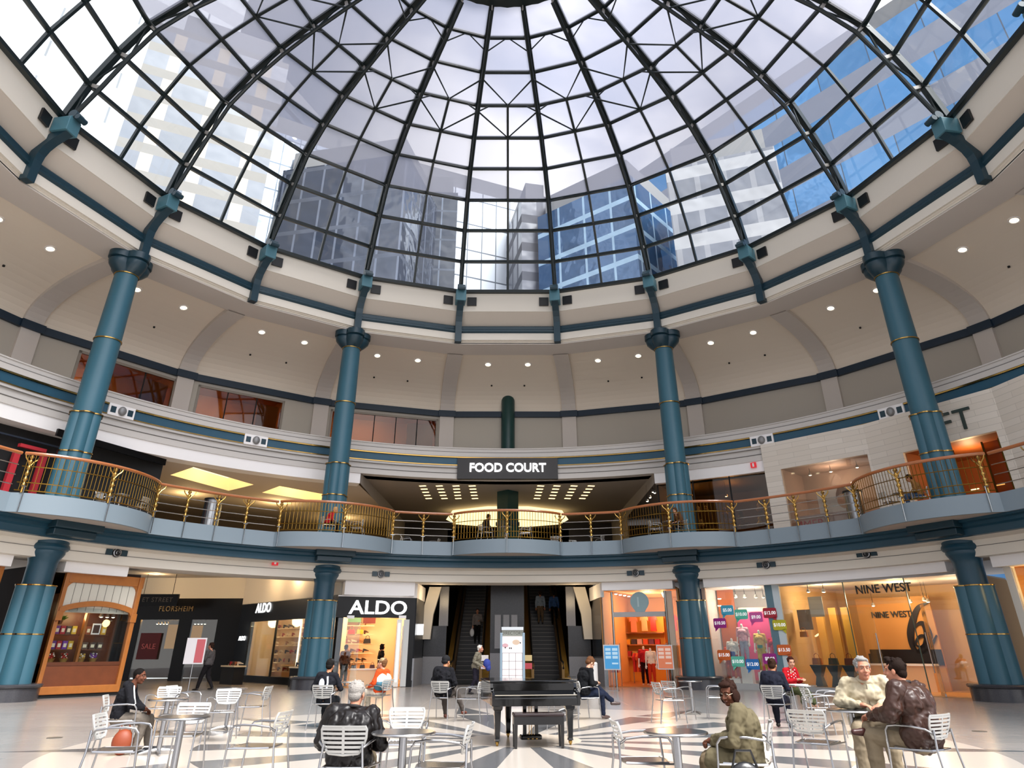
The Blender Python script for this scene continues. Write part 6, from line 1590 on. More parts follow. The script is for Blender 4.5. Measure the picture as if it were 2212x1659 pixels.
def tower(px, py, dist, w, d, h, rot, m, lab, top=None):
    """a block whose near face centre lies at that azimuth and ground distance"""
    r_ = ray(px, py); r_.z = 0; r_.normalize(); p = CAM + r_ * dist
    if top:     # roof height that reaches that line of sight
        n_ = Vector((-math.sin(R(rot)), math.cos(R(rot)), 0)); dd = ray(*top); h = (CAM + dd * ((p - CAM).dot(n_) / dd.dot(n_))).z
    t = thing('office_tower', lab, 'building', (p.x, p.y, 0), R(rot))
    MB().bx(-w / 2, w / 2, 0, d, 0, h).build('body', m, t)
    MB().bx(-w / 2 + .6, w / 2 - .6, .6, d - .6, h, h + 2.5).build('roof_plant', mat('roof_grey', '#8b8b8c', .7), t)
    return t
tower(1040, 520, 66, 20, 10, 44, 24, facade('painted_reflection_grid', '#d5dbe4', '#5d6673', '#5d6673', 3.4, .05, 1.7, .07, .25, 0, bump=.1), 'mirrored office tower with painted-in cloud reflection and thin grid, straight ahead through the dome', top=(1060, 424))  # pale colour stands in for bright cloud reflected in the glass
tower(1160, 520, 60, 3.2, 10, 43, 12, facade('dark_stone_tower', '#4b4d58', '#3d3f4a', '#5c5e68', 3.4, .3, 2.4, .3, .3), 'narrow dark stone tower right of the mirrored tower', top=(1150, 431))
tower(872, 500, 62, 11, 6, 41, 4, facade('black_glass_tower', '#262d3a', '#394252', '#566070', 3.6, .06, 1.9, .08, .05, .3), 'black glass tower left of the mirrored tower', top=(880, 412))
tower(728, 470, 56, 13, 12, 40, -12, facade('charcoal_tower', '#3a4150', '#4b5261', '#687081', 3.6, .12, 2.1, .10, .06, .25), 'charcoal glass tower through the left dome panes', top=(730, 352))
tower(590, 430, 60, 12, 12, 54, 30, facade('pale_mirror_grid', '#b8c2d0', '#5d6876', '#5d6876', 3.2, .05, 1.6, .06, .03, .5), 'pale mirrored grid tower between darker towers on the left', top=(600, 285))
tower(470, 330, 66, 12, 14, 70, -20, facade('blue_grey_slab', '#5a6474', '#454d5c', '#6d7686', 3.4, .2, 2.0, .2, .08, .2), 'blue grey slab tower beyond the beige striped tower', top=(480, 212))
tower(330, 240, 52, 19, 14, 84, 26, facade('beige_striped_tower', '#6b7078', '#8d8a84', '#c9bda8', 2.6, .36, 3.6, .26, .3, bump=.1), 'tall beige striped office tower at the left of the dome', top=(290, 30))
tower(120, 60, 52, 26, 20, 90, 42, facade('white_banded_block', '#9ea4a9', '#c6c8ca', '#8d9194', 3.6, .55, 5.0, .03, .4, bump=.1), 'white banded block at the upper left corner')
tower(1800, 300, 60, 110, 30, 54, -53, facade('blue_banded_glass', '#5f93c4', '#9498a6', '#5d6a7c', 6.0, .48, 5.0, .02, .04, .3, bump=.12), 'large blue glass and grey banded building on the right')
tower(1262, 520, 56, 11, 12, 43, -40, facade('blue_square_glass', '#3a587c', '#9fbcd4', '#9fbcd4', 3.2, .16, 3.0, .08, .04, .3), 'blue glass office block right of the narrow stone tower', top=(1270, 420))
tower(1570, 450, 50, 9, 9, 52, -20, facade('grey_tower_small', '#6d7078', '#a5a6aa', '#8b8d94', 3.4, .35, 2.2, .2, .15), 'small grey tower in front of the blue banded building', top=(1600, 330))
# ================================================================= PEOPLE
def V(*a): return Vector(a)
def caps(mb, a, b, ra, rb, n=12, k=4):
    """closed capsule from a to b"""
    a = Vector(a); b = Vector(b); t = b - a; L_ = t.length
    t = t.normalized() if L_ > 1e-6 else V(0, 0, 1)
    pts = []; rs = []
    for i in range(k): q = PI / 2 * (1 - i / k); pts.append(a - t * ra * math.sin(q)); rs.append(max(ra * math.cos(q), ra * .02))
    pts.append(a); rs.append(ra); pts.append(b); rs.append(rb)
    for i in range(1, k + 1): q = PI / 2 * i / k; pts.append(b + t * rb * math.sin(q)); rs.append(max(rb * math.cos(q), rb * .02))
    x = t.orthogonal().normalized(); y = t.cross(x)
    vs = []
    for p, r in zip(pts, rs):
        for j in range(n): w = 2 * PI * j / n; vs.append(p + r * (math.cos(w) * x + math.sin(w) * y))
    m = len(pts); fs = []
    for i in range(m - 1):
        for j in range(n): fs.append((i * n + j, i * n + (j + 1) % n, (i + 1) * n + (j + 1) % n, (i + 1) * n + j))
    fs += [tuple(range(n))[::-1], tuple(range((m - 1) * n, m * n))]
    mb.add(vs, fs)
def chain(mb, pts, rs):
    for i in range(len(pts) - 1): caps(mb, pts[i], pts[i + 1], rs[i], rs[i + 1])
def folds(o, amt, size):
    k = 'cloth_folds_%d' % int(size * 1000)
    tx = bpy.data.textures.get(k)
    if tx is None:
        tx = bpy.data.textures.new(k, 'MARBLE'); tx.noise_scale = size; tx.turbulence = 9; tx.noise_depth = 2; tx.marble_type = 'SOFT'
    d = o.modifiers.new('folds', 'DISPLACE'); d.texture = tx; d.texture_coords = 'LOCAL'; d.strength = amt; d.mid_level = .55
def fuse(mb, name, m, parent, vox, smooth=3, mats=None):
    o = mb.build(name, m, parent, smooth=True)
    r_ = o.modifiers.new('fuse', 'REMESH'); r_.mode = 'VOXEL'; r_.voxel_size = vox; r_.use_smooth_shade = True
    if smooth:
        s = o.modifiers.new('soften', 'SMOOTH'); s.factor = .5; s.iterations = smooth
    return o
SKINS = {'pale': '#c9957a', 'ruddy': '#b87f66', 'brown': '#5e3726', 'tan': '#a87354', 'dark': '#47291c'}
def person(lab, x, y, phi, z=0, s=1.0, stand=False, J=None, skin='pale', top='#333333', legs='#3a3a3a', shoe='#1a1614', hair='#2a1c14', hairstyle='short',
           lean=0, yaw=0, nod=0, vox=.007, coat=False, build=1.0, cuffs=True, hood=False, collar=None, headless=False, name='person', cat='person', extra=None, female=False, toproom=1.0, bare_arms=False, skincol=None, roll=0, group=None, topmat=None, puffy=0):
    t = thing(name, lab, cat, (x, y, z), radial(phi), group); t.scale = (s, s, s)
    B = build
    if stand:
        j = dict(pel=V(0, 0, .94), waist=V(0, 0, 1.08), chest=V(0, .0, 1.28), neck=V(0, -.01, 1.47), head=V(0, .03, 1.60),
                 shL=V(-.18, -.01, 1.40), shR=V(.18, -.01, 1.40), elL=V(-.24, -.03, 1.12), elR=V(.24, -.03, 1.12), wrL=V(-.25, .06, .87), wrR=V(.25, .06, .87),
                 hiL=V(-.09, 0, .92), hiR=V(.09, 0, .92), knL=V(-.10, .02, .5), knR=V(.10, .02, .5), anL=V(-.11, -.02, .09), anR=V(.11, -.02, .09))
    else:
        j = dict(pel=V(0, -.02, .535), waist=V(0, -.05, .68), chest=V(0, -.06, .86), neck=V(0, -.04, 1.05), head=V(0, .01, 1.18),
                 shL=V(-.175, -.05, .99), shR=V(.175, -.05, .99), elL=V(-.26, -.0, .74), elR=V(.26, -.0, .74), wrL=V(-.14, .22, .66), wrR=V(.14, .22, .66),
                 hiL=V(-.09, .0, .52), hiR=V(.09, .0, .52), knL=V(-.12, .42, .52), knR=V(.12, .42, .52), anL=V(-.12, .42, .10), anR=V(.12, .42, .10))
    if lean:
        Mx = Matrix.Rotation(-R(lean), 3, 'X'); p0 = j['pel']
        for k in ('waist', 'chest', 'neck', 'head', 'shL', 'shR', 'elL', 'elR'): j[k] = p0 + Mx @ (j[k] - p0)
    if J:
        for k, v in J.items(): j[k] = v if isinstance(v, float) else Vector(v)
    for k in ('shL', 'shR'): j[k].x *= B
    sk = mat('skin_' + skin, skincol or SKINS[skin], .62, spec=.25, noise=(14, .08))
    TR = toproom
    # ---- body
    b = MB()
    caps(b, j['pel'] + V(-.06, 0, 0), j['pel'] + V(.06, 0, 0), .115 * B, .115 * B); caps(b, j['pel'], j['waist'], .125 * B, .118 * B); caps(b, j['waist'], j['chest'], .118 * B, .13 * B)
    caps(b, j['chest'] + V(-.05, 0, .0), j['chest'] + V(.05, 0, 0), .115 * B, .115 * B); caps(b, j['shL'], j['shR'], .06, .06); caps(b, j['chest'], j['neck'] - V(0, 0, .05), .12 * B, .07)
    caps(b, j['neck'] - V(0, 0, .04), j['neck'].lerp(j['head'], .6), .058, .052)
    for S in 'LR':
        caps(b, j['sh' + S], j['el' + S], .052 * B, .04 * B); caps(b, j['el' + S], j['wr' + S], .041 * B, .027)
        caps(b, j['hi' + S], j['kn' + S], .088 * B, .062 * B); caps(b, j['kn' + S], j['an' + S], .06 * B, .036)
        ft = (j['kn' + S] - j['hi' + S]); ft.z = 0
        if ft.length < .1: ft = V(0, 1, 0)
        ft.normalize(); ft = j.get('ft' + S, ft); ft = Vector(ft).normalized()
        j['ftd' + S] = ft
        caps(b, j['an' + S] + V(0, 0, -.045), j['an' + S] + ft * .13 + V(0, 0, -.06), .034, .026)
        # hand
        w = j['wr' + S]; d = (w - j['el' + S]).normalized()
        d = Vector(j.get('hd' + S, d)).normalized()
        nrm = Vector(j.get('hn' + S, (0, 0, -1))); nrm = (nrm - d * nrm.dot(d));
        if nrm.length < .1: nrm = V(0, 1, 0) - d * d.y
        nrm.normalize(); sd = d.cross(nrm).normalized() * (1 if S == 'R' else -1)
        # thumb side: towards the body's middle
        if sd.x * (1 if S == 'R' else -1) > 0: sd = -sd
        caps(b, w, w + d * .045, .027, .03); M3 = Matrix((sd, d, nrm)).transposed()
        b.ell(w + d * .06, (.041, .05, .017), 12, 8, M=M3)
        cr = j.get('curl', .8)
        for i, (off, ln) in enumerate(((.03, .075), (.011, .083), (-.010, .078), (-.030, .062))):
            p = w + d * .095 + sd * off; rf = .0088 if vox < .01 else .0115
            dd = (d * math.cos(cr * .45) + nrm * math.sin(cr * .45)).normalized(); q = p + dd * ln * .5
            d2 = (d * math.cos(cr * 1.3) + nrm * math.sin(cr * 1.3)).normalized(); q2 = q + d2 * ln * .5
            chain(b, [p - d * .02, p, q, q2], [rf * 1.05, rf, rf * .95, rf * .85])
        p = w + d * .03 + sd * .032; q = p + (d * .6 + sd * .7 + nrm * .3).normalized() * .04; q2 = q + (d * .9 + nrm * .4).normalized() * .032
        rf = .0105 if vox < .01 else .0125; chain(b, [p - sd * .01, p, q, q2], [rf * 1.1, rf * 1.1, rf, rf * .85])
    # ---- head
    H = j['head']; Mh = Matrix.Rotation(-R(yaw), 3, 'Z') @ Matrix.Rotation(-R(nod), 3, 'X') @ Matrix.Rotation(R(roll), 3, 'Y')
    Mh = Mh @ Matrix.Scale(1.07, 3)
    def h(*a): return H + Mh @ Vector(a)
    if not headless:
        b.ell(h(0, -.012, .032), (.074, .094, .082), 20, 14, M=Mh); b.ell(h(0, .022, -.03), (.060, .070, .078), 18, 12, M=Mh)
        b.ell(h(0, .052, -.085), (.034, .032, .026), 12, 8, M=Mh); b.ell(h(0, .02, -.07), (.052, .055, .036), 14, 8, M=Mh)
        chain(b, [h(0, .088, .016), h(0, .112, -.022)], [.008, .014]); chain(b, [h(-.014, .096, -.026), h(.014, .096, -.026)], [.010, .010])
        chain(b, [h(-.045, .072, .032), h(0, .086, .034), h(.045, .072, .032)], [.009, .009, .009])
        for sx in (-1, 1):
            b.ell(h(sx * .036, .062, -.028), (.026, .022, .024), 10, 8, M=Mh)
            b.ell(h(sx * .077, -.004, -.006), (.009, .021, .031), 12, 8, M=Mh)
        b.ell(h(0, .088, -.052), (.022, .010, .008), 10, 6, M=Mh); b.ell(h(0, .086, -.062), (.019, .010, .008), 10, 6, M=Mh)
    else: caps(b, j['neck'], j['neck'] + V(0, 0, .07), .05, .045)
    body = fuse(b, 'body', sk, t, vox, 2)
    if not headless:
        ey = MB(); iris = mat('iris_brown', '#2a1a10', .2)
        for sx in (-1, 1): ey.ell(h(sx * .031, .0795, .012), (.0115, .008, .0072), 10, 6, M=Mh)
        for sx in (-1, 1):
            MB().ell(h(sx * .031, .0795, .012), (.0115, .0075, .0058), 10, 6, M=Mh).build('eye', mat('eye_white', '#a89c90', .4), t, smooth=True)
            MB().ell(h(sx * .031, .0855, .012), (.0052, .003, .0052), 10, 6, M=Mh).build('iris', iris, t, smooth=True)
            MB().tube([h(sx * .014, .092, .034), h(sx * .03, .092, .040), h(sx * .047, .082, .035)], .0035, 5).build('eyebrow', mat('brow_' + hair[1:], hair, .9, spec=.1), t)
        MB().tube([h(-.022, .088, -.057), h(-.008, .0975, -.055), h(.008, .0975, -.055), h(.022, .088, -.057)], .0045, 6).build('lips', mat('lips_' + skin, '#8e4f45' if skin in ('pale', 'ruddy', 'tan') else '#4d2620', .5), t)
        hb = MB()
        if hairstyle in ('short', 'bob', 'bun', 'full', 'quiff'):
            hb.ell(h(0, -.030, .042), (.084, .092, .086), 20, 14, M=Mh); hb.ell(h(0, -.062, -.012), (.072, .052, .062), 16, 10, M=Mh)
            for sx in (-1, 1): hb.ell(h(sx * .068, .012, .032), (.014, .034, .03), 10, 8, M=Mh)
            hb.ell(h(0, .028, .098), (.062, .045, .026), 14, 8, M=Mh)
            for k in range(26):
                a = random.uniform(0, 6.28); e = random.uniform(.1, 1.4); q = h(.080 * math.cos(e) * math.cos(a), -.030 + .088 * math.cos(e) * math.sin(a), .042 + .084 * math.sin(e))
                if (Mh.transposed() @ (q - H)).y > .055 and (Mh.transposed() @ (q - H)).z < .085: continue
                hb.ell(q, random.uniform(.012, .022), 8, 6)
        if hairstyle == 'quiff': hb.ell(h(0, .05, .118), (.05, .04, .024), 14, 8, M=Mh)
        if hairstyle == 'bob':
            for sx in (-1, 1): hb.ell(h(sx * .078, -.005, -.03), (.025, .055, .075), 12, 10, M=Mh)
            hb.ell(h(0, -.075, -.04), (.085, .045, .075), 16, 10, M=Mh); hb.ell(h(0, .045, .095), (.07, .045, .03), 14, 8, M=Mh)
        if hairstyle == 'cropped': hb.ell(h(0, -.018, .040), (.0775, .094, .080), 20, 14, M=Mh); hb.ell(h(0, -.06, -.01), (.062, .040, .05), 16, 10, M=Mh)
        if hairstyle == 'beanie': hb.ell(h(0, -.015, .055), (.088, .104, .085), 20, 14, M=Mh); hb.ell(h(0, -.055, .0), (.08, .06, .05), 16, 10, M=Mh)
        if hb.v: fuse(hb, 'knit_cap' if hairstyle == 'beanie' else 'hair', mat('hair_' + hair[1:], hair, .8, spec=.12, noise=(70, .3), bump=.5), t, .006 if vox < .01 else .009, 1)
        if hood:
            k = MB(); k.ell(h(0, -.045, .02), (.10, .095, .125), 18, 12, M=Mh); k.ell(h(0, -.05, -.10), (.10, .09, .07), 16, 10, M=Mh); fuse(k, 'hood', mat('top_' + top[1:], top, .85), t, .009, 2)
    # ---- top
    tm = topmat or mat('top_' + top[1:], top, .85, spec=.15, noise=(9, .12), bump=.3)
    c = MB(); g = .014 * TR + puffy; fl = B * TR
    caps(c, j['pel'] + V(-.065 * B, 0, .03), j['pel'] + V(.065 * B, 0, .03), .128 * fl, .128 * fl); caps(c, j['pel'] + V(0, 0, .03), j['waist'], .14 * fl, .135 * fl); caps(c, j['waist'], j['chest'], .135 * fl, .142 * fl)
    up_ = (j['chest'] - j['waist']).normalized()
    caps(c, j['chest'] + V(-.07 * B, 0, .0), j['chest'] + V(.07 * B, 0, 0), .13 * fl, .13 * fl); caps(c, j['waist'] + V(-.05 * B, 0, .0), j['waist'] + V(.05 * B, 0, 0), .125 * fl, .125 * fl)
    caps(c, j['shL'], j['shR'], .068 + g * .6, .068 + g * .6); caps(c, j['chest'], j['neck'] - up_ * .06, .13 * B, .075)
    for S in 'LR':
        a, e_, w = j['sh' + S], j['el' + S], j['wr' + S]
        caps(c, a, e_, .060 * B + g, .052 * B + g * .8)
        if bare_arms: continue
        caps(c, e_, e_.lerp(w, .93), .052 * B + g * .8, .034 + g * .7)
    if coat:
        for S in 'LR': caps(c, j['hi' + S], j['hi' + S].lerp(j['kn' + S], .85), .125 * B, .105 * B)
        if not stand: caps(c, j['pel'] + V(-.10, -.08, -.02), j['pel'] + V(.10, -.08, -.02), .10, .10)
        else:
            caps(c, j['pel'] + V(-.05, 0, -.05), j['pel'] + V(-.07, 0, -.32), .14 * B, .12 * B); caps(c, j['pel'] + V(.05, 0, -.05), j['pel'] + V(.07, 0, -.32), .14 * B, .12 * B)
    tp = fuse(c, 'coat' if coat else 'top', tm, t, max(vox, .008), 2)
    folds(tp, .028 if (puffy or TR > 1.1) else .016, .16)
    if collar:
        n_ = j['neck'] - up_ * .015; ax = (j['head'] - j['neck']).normalized(); xx = V(1, 0, 0); yy = ax.cross(xx).normalized()
        MB().tube([n_ + (xx * math.cos(q) * .072 - yy * math.sin(q) * .068) + ax * (.012 - .012 * math.sin(q)) for q in [i * 2 * PI / 18 for i in range(18)]], .018, 8, closed=True).build('collar', mat('collar_' + collar[1:], collar, .7), t, smooth=True)
    # ---- trousers
    lm = mat('legs_' + legs[1:], legs, .9, spec=.12, noise=(12, .1), bump=.3)
    c = MB(); caps(c, j['pel'] + V(-.06 * B, 0, -.01), j['pel'] + V(.06 * B, 0, -.01), .127 * B, .127 * B)
    for S in 'LR':
        caps(c, j['hi' + S], j['kn' + S], .10 * B, .078 * B); caps(c, j['kn' + S], j['an' + S].lerp(j['kn' + S], .04 if cuffs else .4), .076 * B, .056 * B)
        caps(c, j['kn' + S].lerp(j['an' + S], .5), j['kn' + S].lerp(j['an' + S], .54), .071 * B, .068 * B)
    folds(fuse(c, 'trousers', lm, t, max(vox, .008), 2), .014, .16)
    for S in 'LR':
        a = j['an' + S]; f = j['ftd' + S]
        k = MB(); caps(k, a + f * -.02 + V(0, 0, -.045), a + f * .07 + V(0, 0, -.052), .043, .041); caps(k, a + f * .07 + V(0, 0, -.055), a + f * .165 + V(0, 0, -.062), .041, .031)
        sh_ = fuse(k, 'shoe', mat('footwear_' + shoe[1:], shoe, .35), t, .009, 2)
    if extra: extra(t, j, h, Mh)
    return t
LEATH = mat('black_leather_jacket', '#0f0a09', .38, spec=.35, noise=(5, .25), bump=.5); BLEATH = mat('brown_leather_jacket', '#38231b', .36, spec=.35, noise=(5, .3), bump=.5)
def seat_person(px, py, phi, lab, chairlab, **k):
    """seat centre seen at that pixel, 0.44 above the floor"""
    zz = k.pop('floor', 0); dx = k.pop('fwd', 0.0)
    p = onz(px, py, zz + .44)
    if chairlab: chair(p.x, p.y, phi, chairlab, z=zz, grp='occupied cafe chairs')
    q = R(phi); return person(lab, p.x + math.sin(q) * dx, p.y + math.cos(q) * dx, phi, z=zz, **k)

# 1 the boy on the left
def boyx(t, j, h, Mh):
    MB().tube([j['shR'] + V(.0, .075, .03), j['shR'].lerp(j['elR'], .5) + V(.03, .075, 0), j['elR'] + V(.02, .07, 0)], .012, 6).build('white_stripe', mat('white_cloth', '#f0eeea', .8), t)
    k = MB(); k.ell(j['neck'] + V(0, -.09, -.02), (.11, .07, .07), 16, 10); fuse(k, 'hood', mat('top_16161a', '#16161a', .85), t, .009, 2)
seat_person(258, 1556, 72, 'seated boy in black hoodie and grey trousers looking across to the right', 'cafe chair holding the boy in the black hoodie', s=.90, skin='brown', top='#16161a', legs='#6f675e', shoe='#2a2c30', hair='#0e0a08', hairstyle='cropped', vox=.0065,
    lean=14, yaw=14, nod=4, extra=boyx, build=1.05, J=dict(wrL=(-.10, .34, .66), wrR=(.10, .36, .66), elR=(.25, .16, .74), elL=(-.25, .16, .74), knL=(-.12, .46, .50), knR=(.12, .42, .50), anL=(-.14, .50, .10), anR=(.12, .34, .10)))
# 2 grey haired man from behind
seat_person(752, 1654, 3, 'grey-haired man in black leather jacket seen from behind at the front', 'white-backed cafe chair holding the grey-haired man at the front', skin='ruddy', topmat=LEATH, legs='#5a5040', hair='#8d8882', hairstyle='full', vox=.006, lean=8, yaw=6, nod=6,
    s=.87, build=1.22, toproom=1.14, puffy=.012, J=dict(elL=(-.33, .02, .72), elR=(.33, .02, .72), wrL=(-.20, .28, .68), wrR=(.20, .28, .68)), collar='#120d0c')
# 3 man in printed shirt, back view
def prx(t, j, h, Mh):
    b = j['chest'] + V(0, -.155, 0)
    MB().ell(b + V(-.07, .012, -.02), (.06, .02, .10), 14, 8).build('white_print', mat('white_print', '#d8dcea', .7), t, smooth=True)
    MB().tube([b + V(.05, -.0, .12), b + V(.065, -.005, 0), b + V(.05, .01, -.12)], .02, 6).build('white_print', mat('white_print', '#d8dcea', .7), t, smooth=True)
    MB().lathe([(.078, 0), (.085, .03), (.07, .06), (.03, .07)], tuple(h(0, -.01, .07)), 20).build('cap_crown', BLACKM, t, smooth=True)
    MB().ell(h(0, .10, .075), (.06, .06, .008), 14, 6, M=Mh).build('cap_brim', BLACKM, t, smooth=True)
seat_person(702, 1520, 4, 'man in black shirt with white prints and dark cap, seen from behind', 'cafe chair holding the man in the printed shirt', skin='tan', top='#17181e', legs='#1a1d22', hair='#151210', s=.95, vox=.009, lean=6, nod=12, extra=prx, bare_arms=True, J=dict(elL=(-.30, .02, .74), elR=(.30, .04, .74), wrL=(-.2, .26, .72), wrR=(.2, .26, .72)))
# 4 person in the orange and teal jacket
def orx(t, j, h, Mh):
    MB().lathe([(.088, 0), (.09, .03), (.075, .065), (.03, .08)], tuple(h(0, -.01, .055)), 20).build('cap_crown', mat('camo_cap', '#a8906a', .8, noise=(30, .4)), t, smooth=True)
    MB().ell(h(0, .10, .06), (.06, .06, .008), 14, 6, M=Mh).build('cap_brim', mat('camo_cap', '#a8906a', .8), t, smooth=True)
    k = MB(); caps(k, j['chest'] + V(-.12, -.02, -.12), j['chest'] + V(.12, -.02, -.12), .135, .135); caps(k, j['waist'] + V(-.1, 0, 0), j['waist'] + V(.1, 0, 0), .13, .13); fuse(k, 'teal_band', mat('teal_cloth', '#3d6e80', .8), t, .01, 2)
    k = MB(); caps(k, j['chest'] + V(-.12, -.02, -.03), j['chest'] + V(.12, -.02, -.03), .142, .142); fuse(k, 'white_band', mat('white_cloth', '#f0eeea', .8), t, .01, 2)
seat_person(818, 1502, -62, 'person in orange and teal jacket and camouflage cap leaning back by the black shoe shop', 'cafe chair holding the person in the orange jacket', skin='pale', top='#c8481e', legs='#c8bfae', hair='#6a4a30', s=.95, vox=.009, lean=-4, nod=-12, yaw=-8, extra=orx, J=dict(wrR=(.08, .12, 1.06), elR=(.22, .2, .86)))
# 5 hooded man left of the piano
seat_person(957, 1507, 14, 'man in black hooded jacket and black knit cap seen from behind, left of the piano', 'cafe chair holding the man in the black knit cap', skin='tan', top='#141418', legs='#4a4440', hair='#1c1c1e', hairstyle='beanie', vox=.009, lean=10, yaw=18, nod=8, shoe='#5a2a1c',
    toproom=1.12, puffy=.01, J=dict(knR=(.16, .46, .56), anR=(.30, .60, .16), anL=(-.06, .40, .1)))
# 6 woman bent over right of the piano
seat_person(1262, 1507, 62, 'person in black jacket with bowed head and crossed legs right of the piano', 'cafe chair holding the person with crossed legs', skin='pale', top='#101114', legs='#1a2030', hair='#5c3c26', hairstyle='short', vox=.009, lean=18, nod=42, shoe='#4a3a36',
    toproom=1.1, J=dict(knL=(-.06, .46, .60), anL=(.10, .72, .36), knR=(.06, .44, .50), anR=(.06, .46, .10), wrL=(-.08, .3, .74), wrR=(.08, .32, .74), ftL=(.2, .9, .05)))
# 7 woman in trench coat
def trx(t, j, h, Mh):
    for sx in (-1, 1):
        MB().tube([h(sx * .033 + .026 * math.cos(a), .098 - .006 * abs(math.cos(a)), .008 + .020 * math.sin(a)) for a in [i * 2 * PI / 14 for i in range(14)]], .0018, 5, closed=True).build('spectacle_rim', mat('spectacle_metal', '#8a7c66', .35, .8), t)
        MB().tube([h(sx * .058, .088, .010), h(sx * .08, .03, .012), h(sx * .082, -.01, .008)], .002, 5).build('spectacle_arm', mat('spectacle_metal', '#8a7c66', .35, .8), t)
    TC = mat('top_5f5742', '#5f5742', .8)
    n_ = j['neck']
    for sx in (-1, 1):
        MB().add([n_ + V(sx * .02, .10, -.10), n_ + V(sx * .10, .055, .03), n_ + V(sx * .155, .045, -.04), n_ + V(sx * .10, .125, -.13), n_ + V(sx * .02, .085, -.10), n_ + V(sx * .09, .04, .02), n_ + V(sx * .14, .03, -.05), n_ + V(sx * .09, .11, -.14)], [(0, 1, 2, 3), (7, 6, 5, 4), (0, 4, 5, 1), (1, 5, 6, 2), (2, 6, 7, 3), (3, 7, 4, 0)]).build('lapel', TC, t)
        MB().box(j['sh' + ('R' if sx > 0 else 'L')] + V(-sx * .03, 0, .078), (.12, .04, .012)).build('epaulette', TC, t, bevel=.004)
    MB().ell(n_ + V(0, .075, -.10), (.035, .03, .06), 12, 8).build('scarf', mat('pink_scarf', '#d9a8b0', .8), t, smooth=True)
    for i in range(3): MB().ell(j['chest'] + V(.04, .155, -.02 - i * .09), (.012, .006, .012), 10, 6).build('button', mat('coat_button', '#4a4236', .4), t)
seat_person(1612, 1646, -72, 'woman in olive trench coat and spectacles with brown bob sitting at the front', 'cafe chair holding the woman in the trench coat', skin='brown', top='#5f5742', legs='#6a5c48', shoe='#2a201a', hair='#27150e', hairstyle='bob', s=.87, vox=.006, lean=8, yaw=-58, nod=14, coat=True,
    toproom=1.22, build=1.08, puffy=.012, collar='#5f5742', extra=trx, J=dict(wrL=(-.05, .34, .70), wrR=(.06, .34, .70), elL=(-.28, .08, .74), elR=(.28, .08, .74), curl=1.2))
P_ = onz(1597, 1640, .62)
t = thing('handbag', 'black leather handbag hanging at the chair of the woman in the trench coat', 'bag', (P_.x - .02, P_.y - .20, .38)); m = MB(); m.ell((0, 0, .1), (.15, .06, .15), 16, 10); m.ell((0, 0, .0), (.16, .07, .1), 16, 10); fuse(m, 'body', mat('bag_black', '#141415', .25), t, .008, 2)
MB().tube([(-.1, 0, .2), (-.06, 0, .32), (.06, 0, .32), (.1, 0, .2)], .01, 6).build('handle', mat('bag_black', '#141415', .25), t)
# 8 man in dark suit from behind
seat_person(1678, 1521, 30, 'person in dark navy suit jacket seen from behind, left of the woman in red', 'cafe chair holding the person in the navy suit', skin='tan', top='#1a1c28', legs='#1c1c26', hair='#2e1c12', hairstyle='full', s=.97, vox=.008, lean=12, nod=14, toproom=1.1, J=dict(wrR=(.18, .36, .74), wrL=(-.1, .34, .72)))
# 9 woman with red dotted top
def rdx(t, j, h, Mh):
    k = 0
    for a in range(-3, 4):
        for b_ in range(4):
            q = j['chest'] + V(.142 * math.sin(a * .42) * 1.3, .138 * math.cos(a * .42) + .0, .10 - b_ * .075 + (.035 if a % 2 else 0))
            MB().ell(q, (.016, .012, .016), 8, 5).build('white_dot', mat('white_cloth', '#f0eeea', .8), t, smooth=True)
seat_person(1712, 1498, 152, 'woman with short dark hair in red top with white dots reading at the table', 'cafe chair holding the woman in the red dotted top', skin='pale', top='#b81c26', legs='#4a5034', hair='#3a1a14', hairstyle='full', s=.97, vox=.008, lean=10, yaw=30, nod=8, extra=rdx, J=dict(knL=(-.05, .44, .52), anL=(-.2, .6, .1), wrL=(-.1, .32, .78), wrR=(.1, .32, .78)), cuffs=False)
# 10 man in beige sweater facing the viewer
def bgx(t, j, h, Mh):
    MB().tube([j['chest'] + V(0, .175, .12), j['chest'] + V(0, .185, .02), j['waist'] + V(0, .17, .03)], .005, 5).build('zip', mat('zip_grey', '#6a6458', .4, .6), t)
seat_person(1888, 1588, 196, 'white-haired man in beige sweater facing the viewer across the small table', 'cafe chair holding the man in the beige sweater', skin='ruddy', top='#b0a58c', legs='#8a7d68', hair='#858380', hairstyle='short', vox=.0065, lean=16, yaw=-6, nod=2, s=1.04, collar='#b0a58c', extra=bgx, build=1.2, toproom=1.12, puffy=.008,
    J=dict(wrL=(-.10, .34, .76), wrR=(.12, .30, .76), elL=(-.32, .12, .78), elR=(.34, .10, .78), knR=(.22, .44, .52), anR=(.24, .46, .1)))
# 11 man in the brown leather jacket, ankle on knee
seat_person(1994, 1617, -34, 'man in dark brown leather jacket with one ankle over the knee at the right front', 'white-backed cafe chair holding the man in the brown leather jacket', skin='ruddy', topmat=BLEATH, legs='#7d705c', hair='#1d120d', hairstyle='quiff', vox=.006, lean=10, yaw=-14, nod=0, s=1.02, collar='#1d1310', shoe='#3a1712',
    build=1.18, toproom=1.18, puffy=.014, J=dict(knL=(-.16, .46, .52), anL=(-.15, .48, .10), knR=(.34, .34, .66), anR=(-.16, .52, .60), ftR=(-.85, .35, .1), wrR=(.02, .50, .70), elR=(.34, .18, .78), wrL=(-.18, .42, .72), elL=(-.33, .08, .76)))
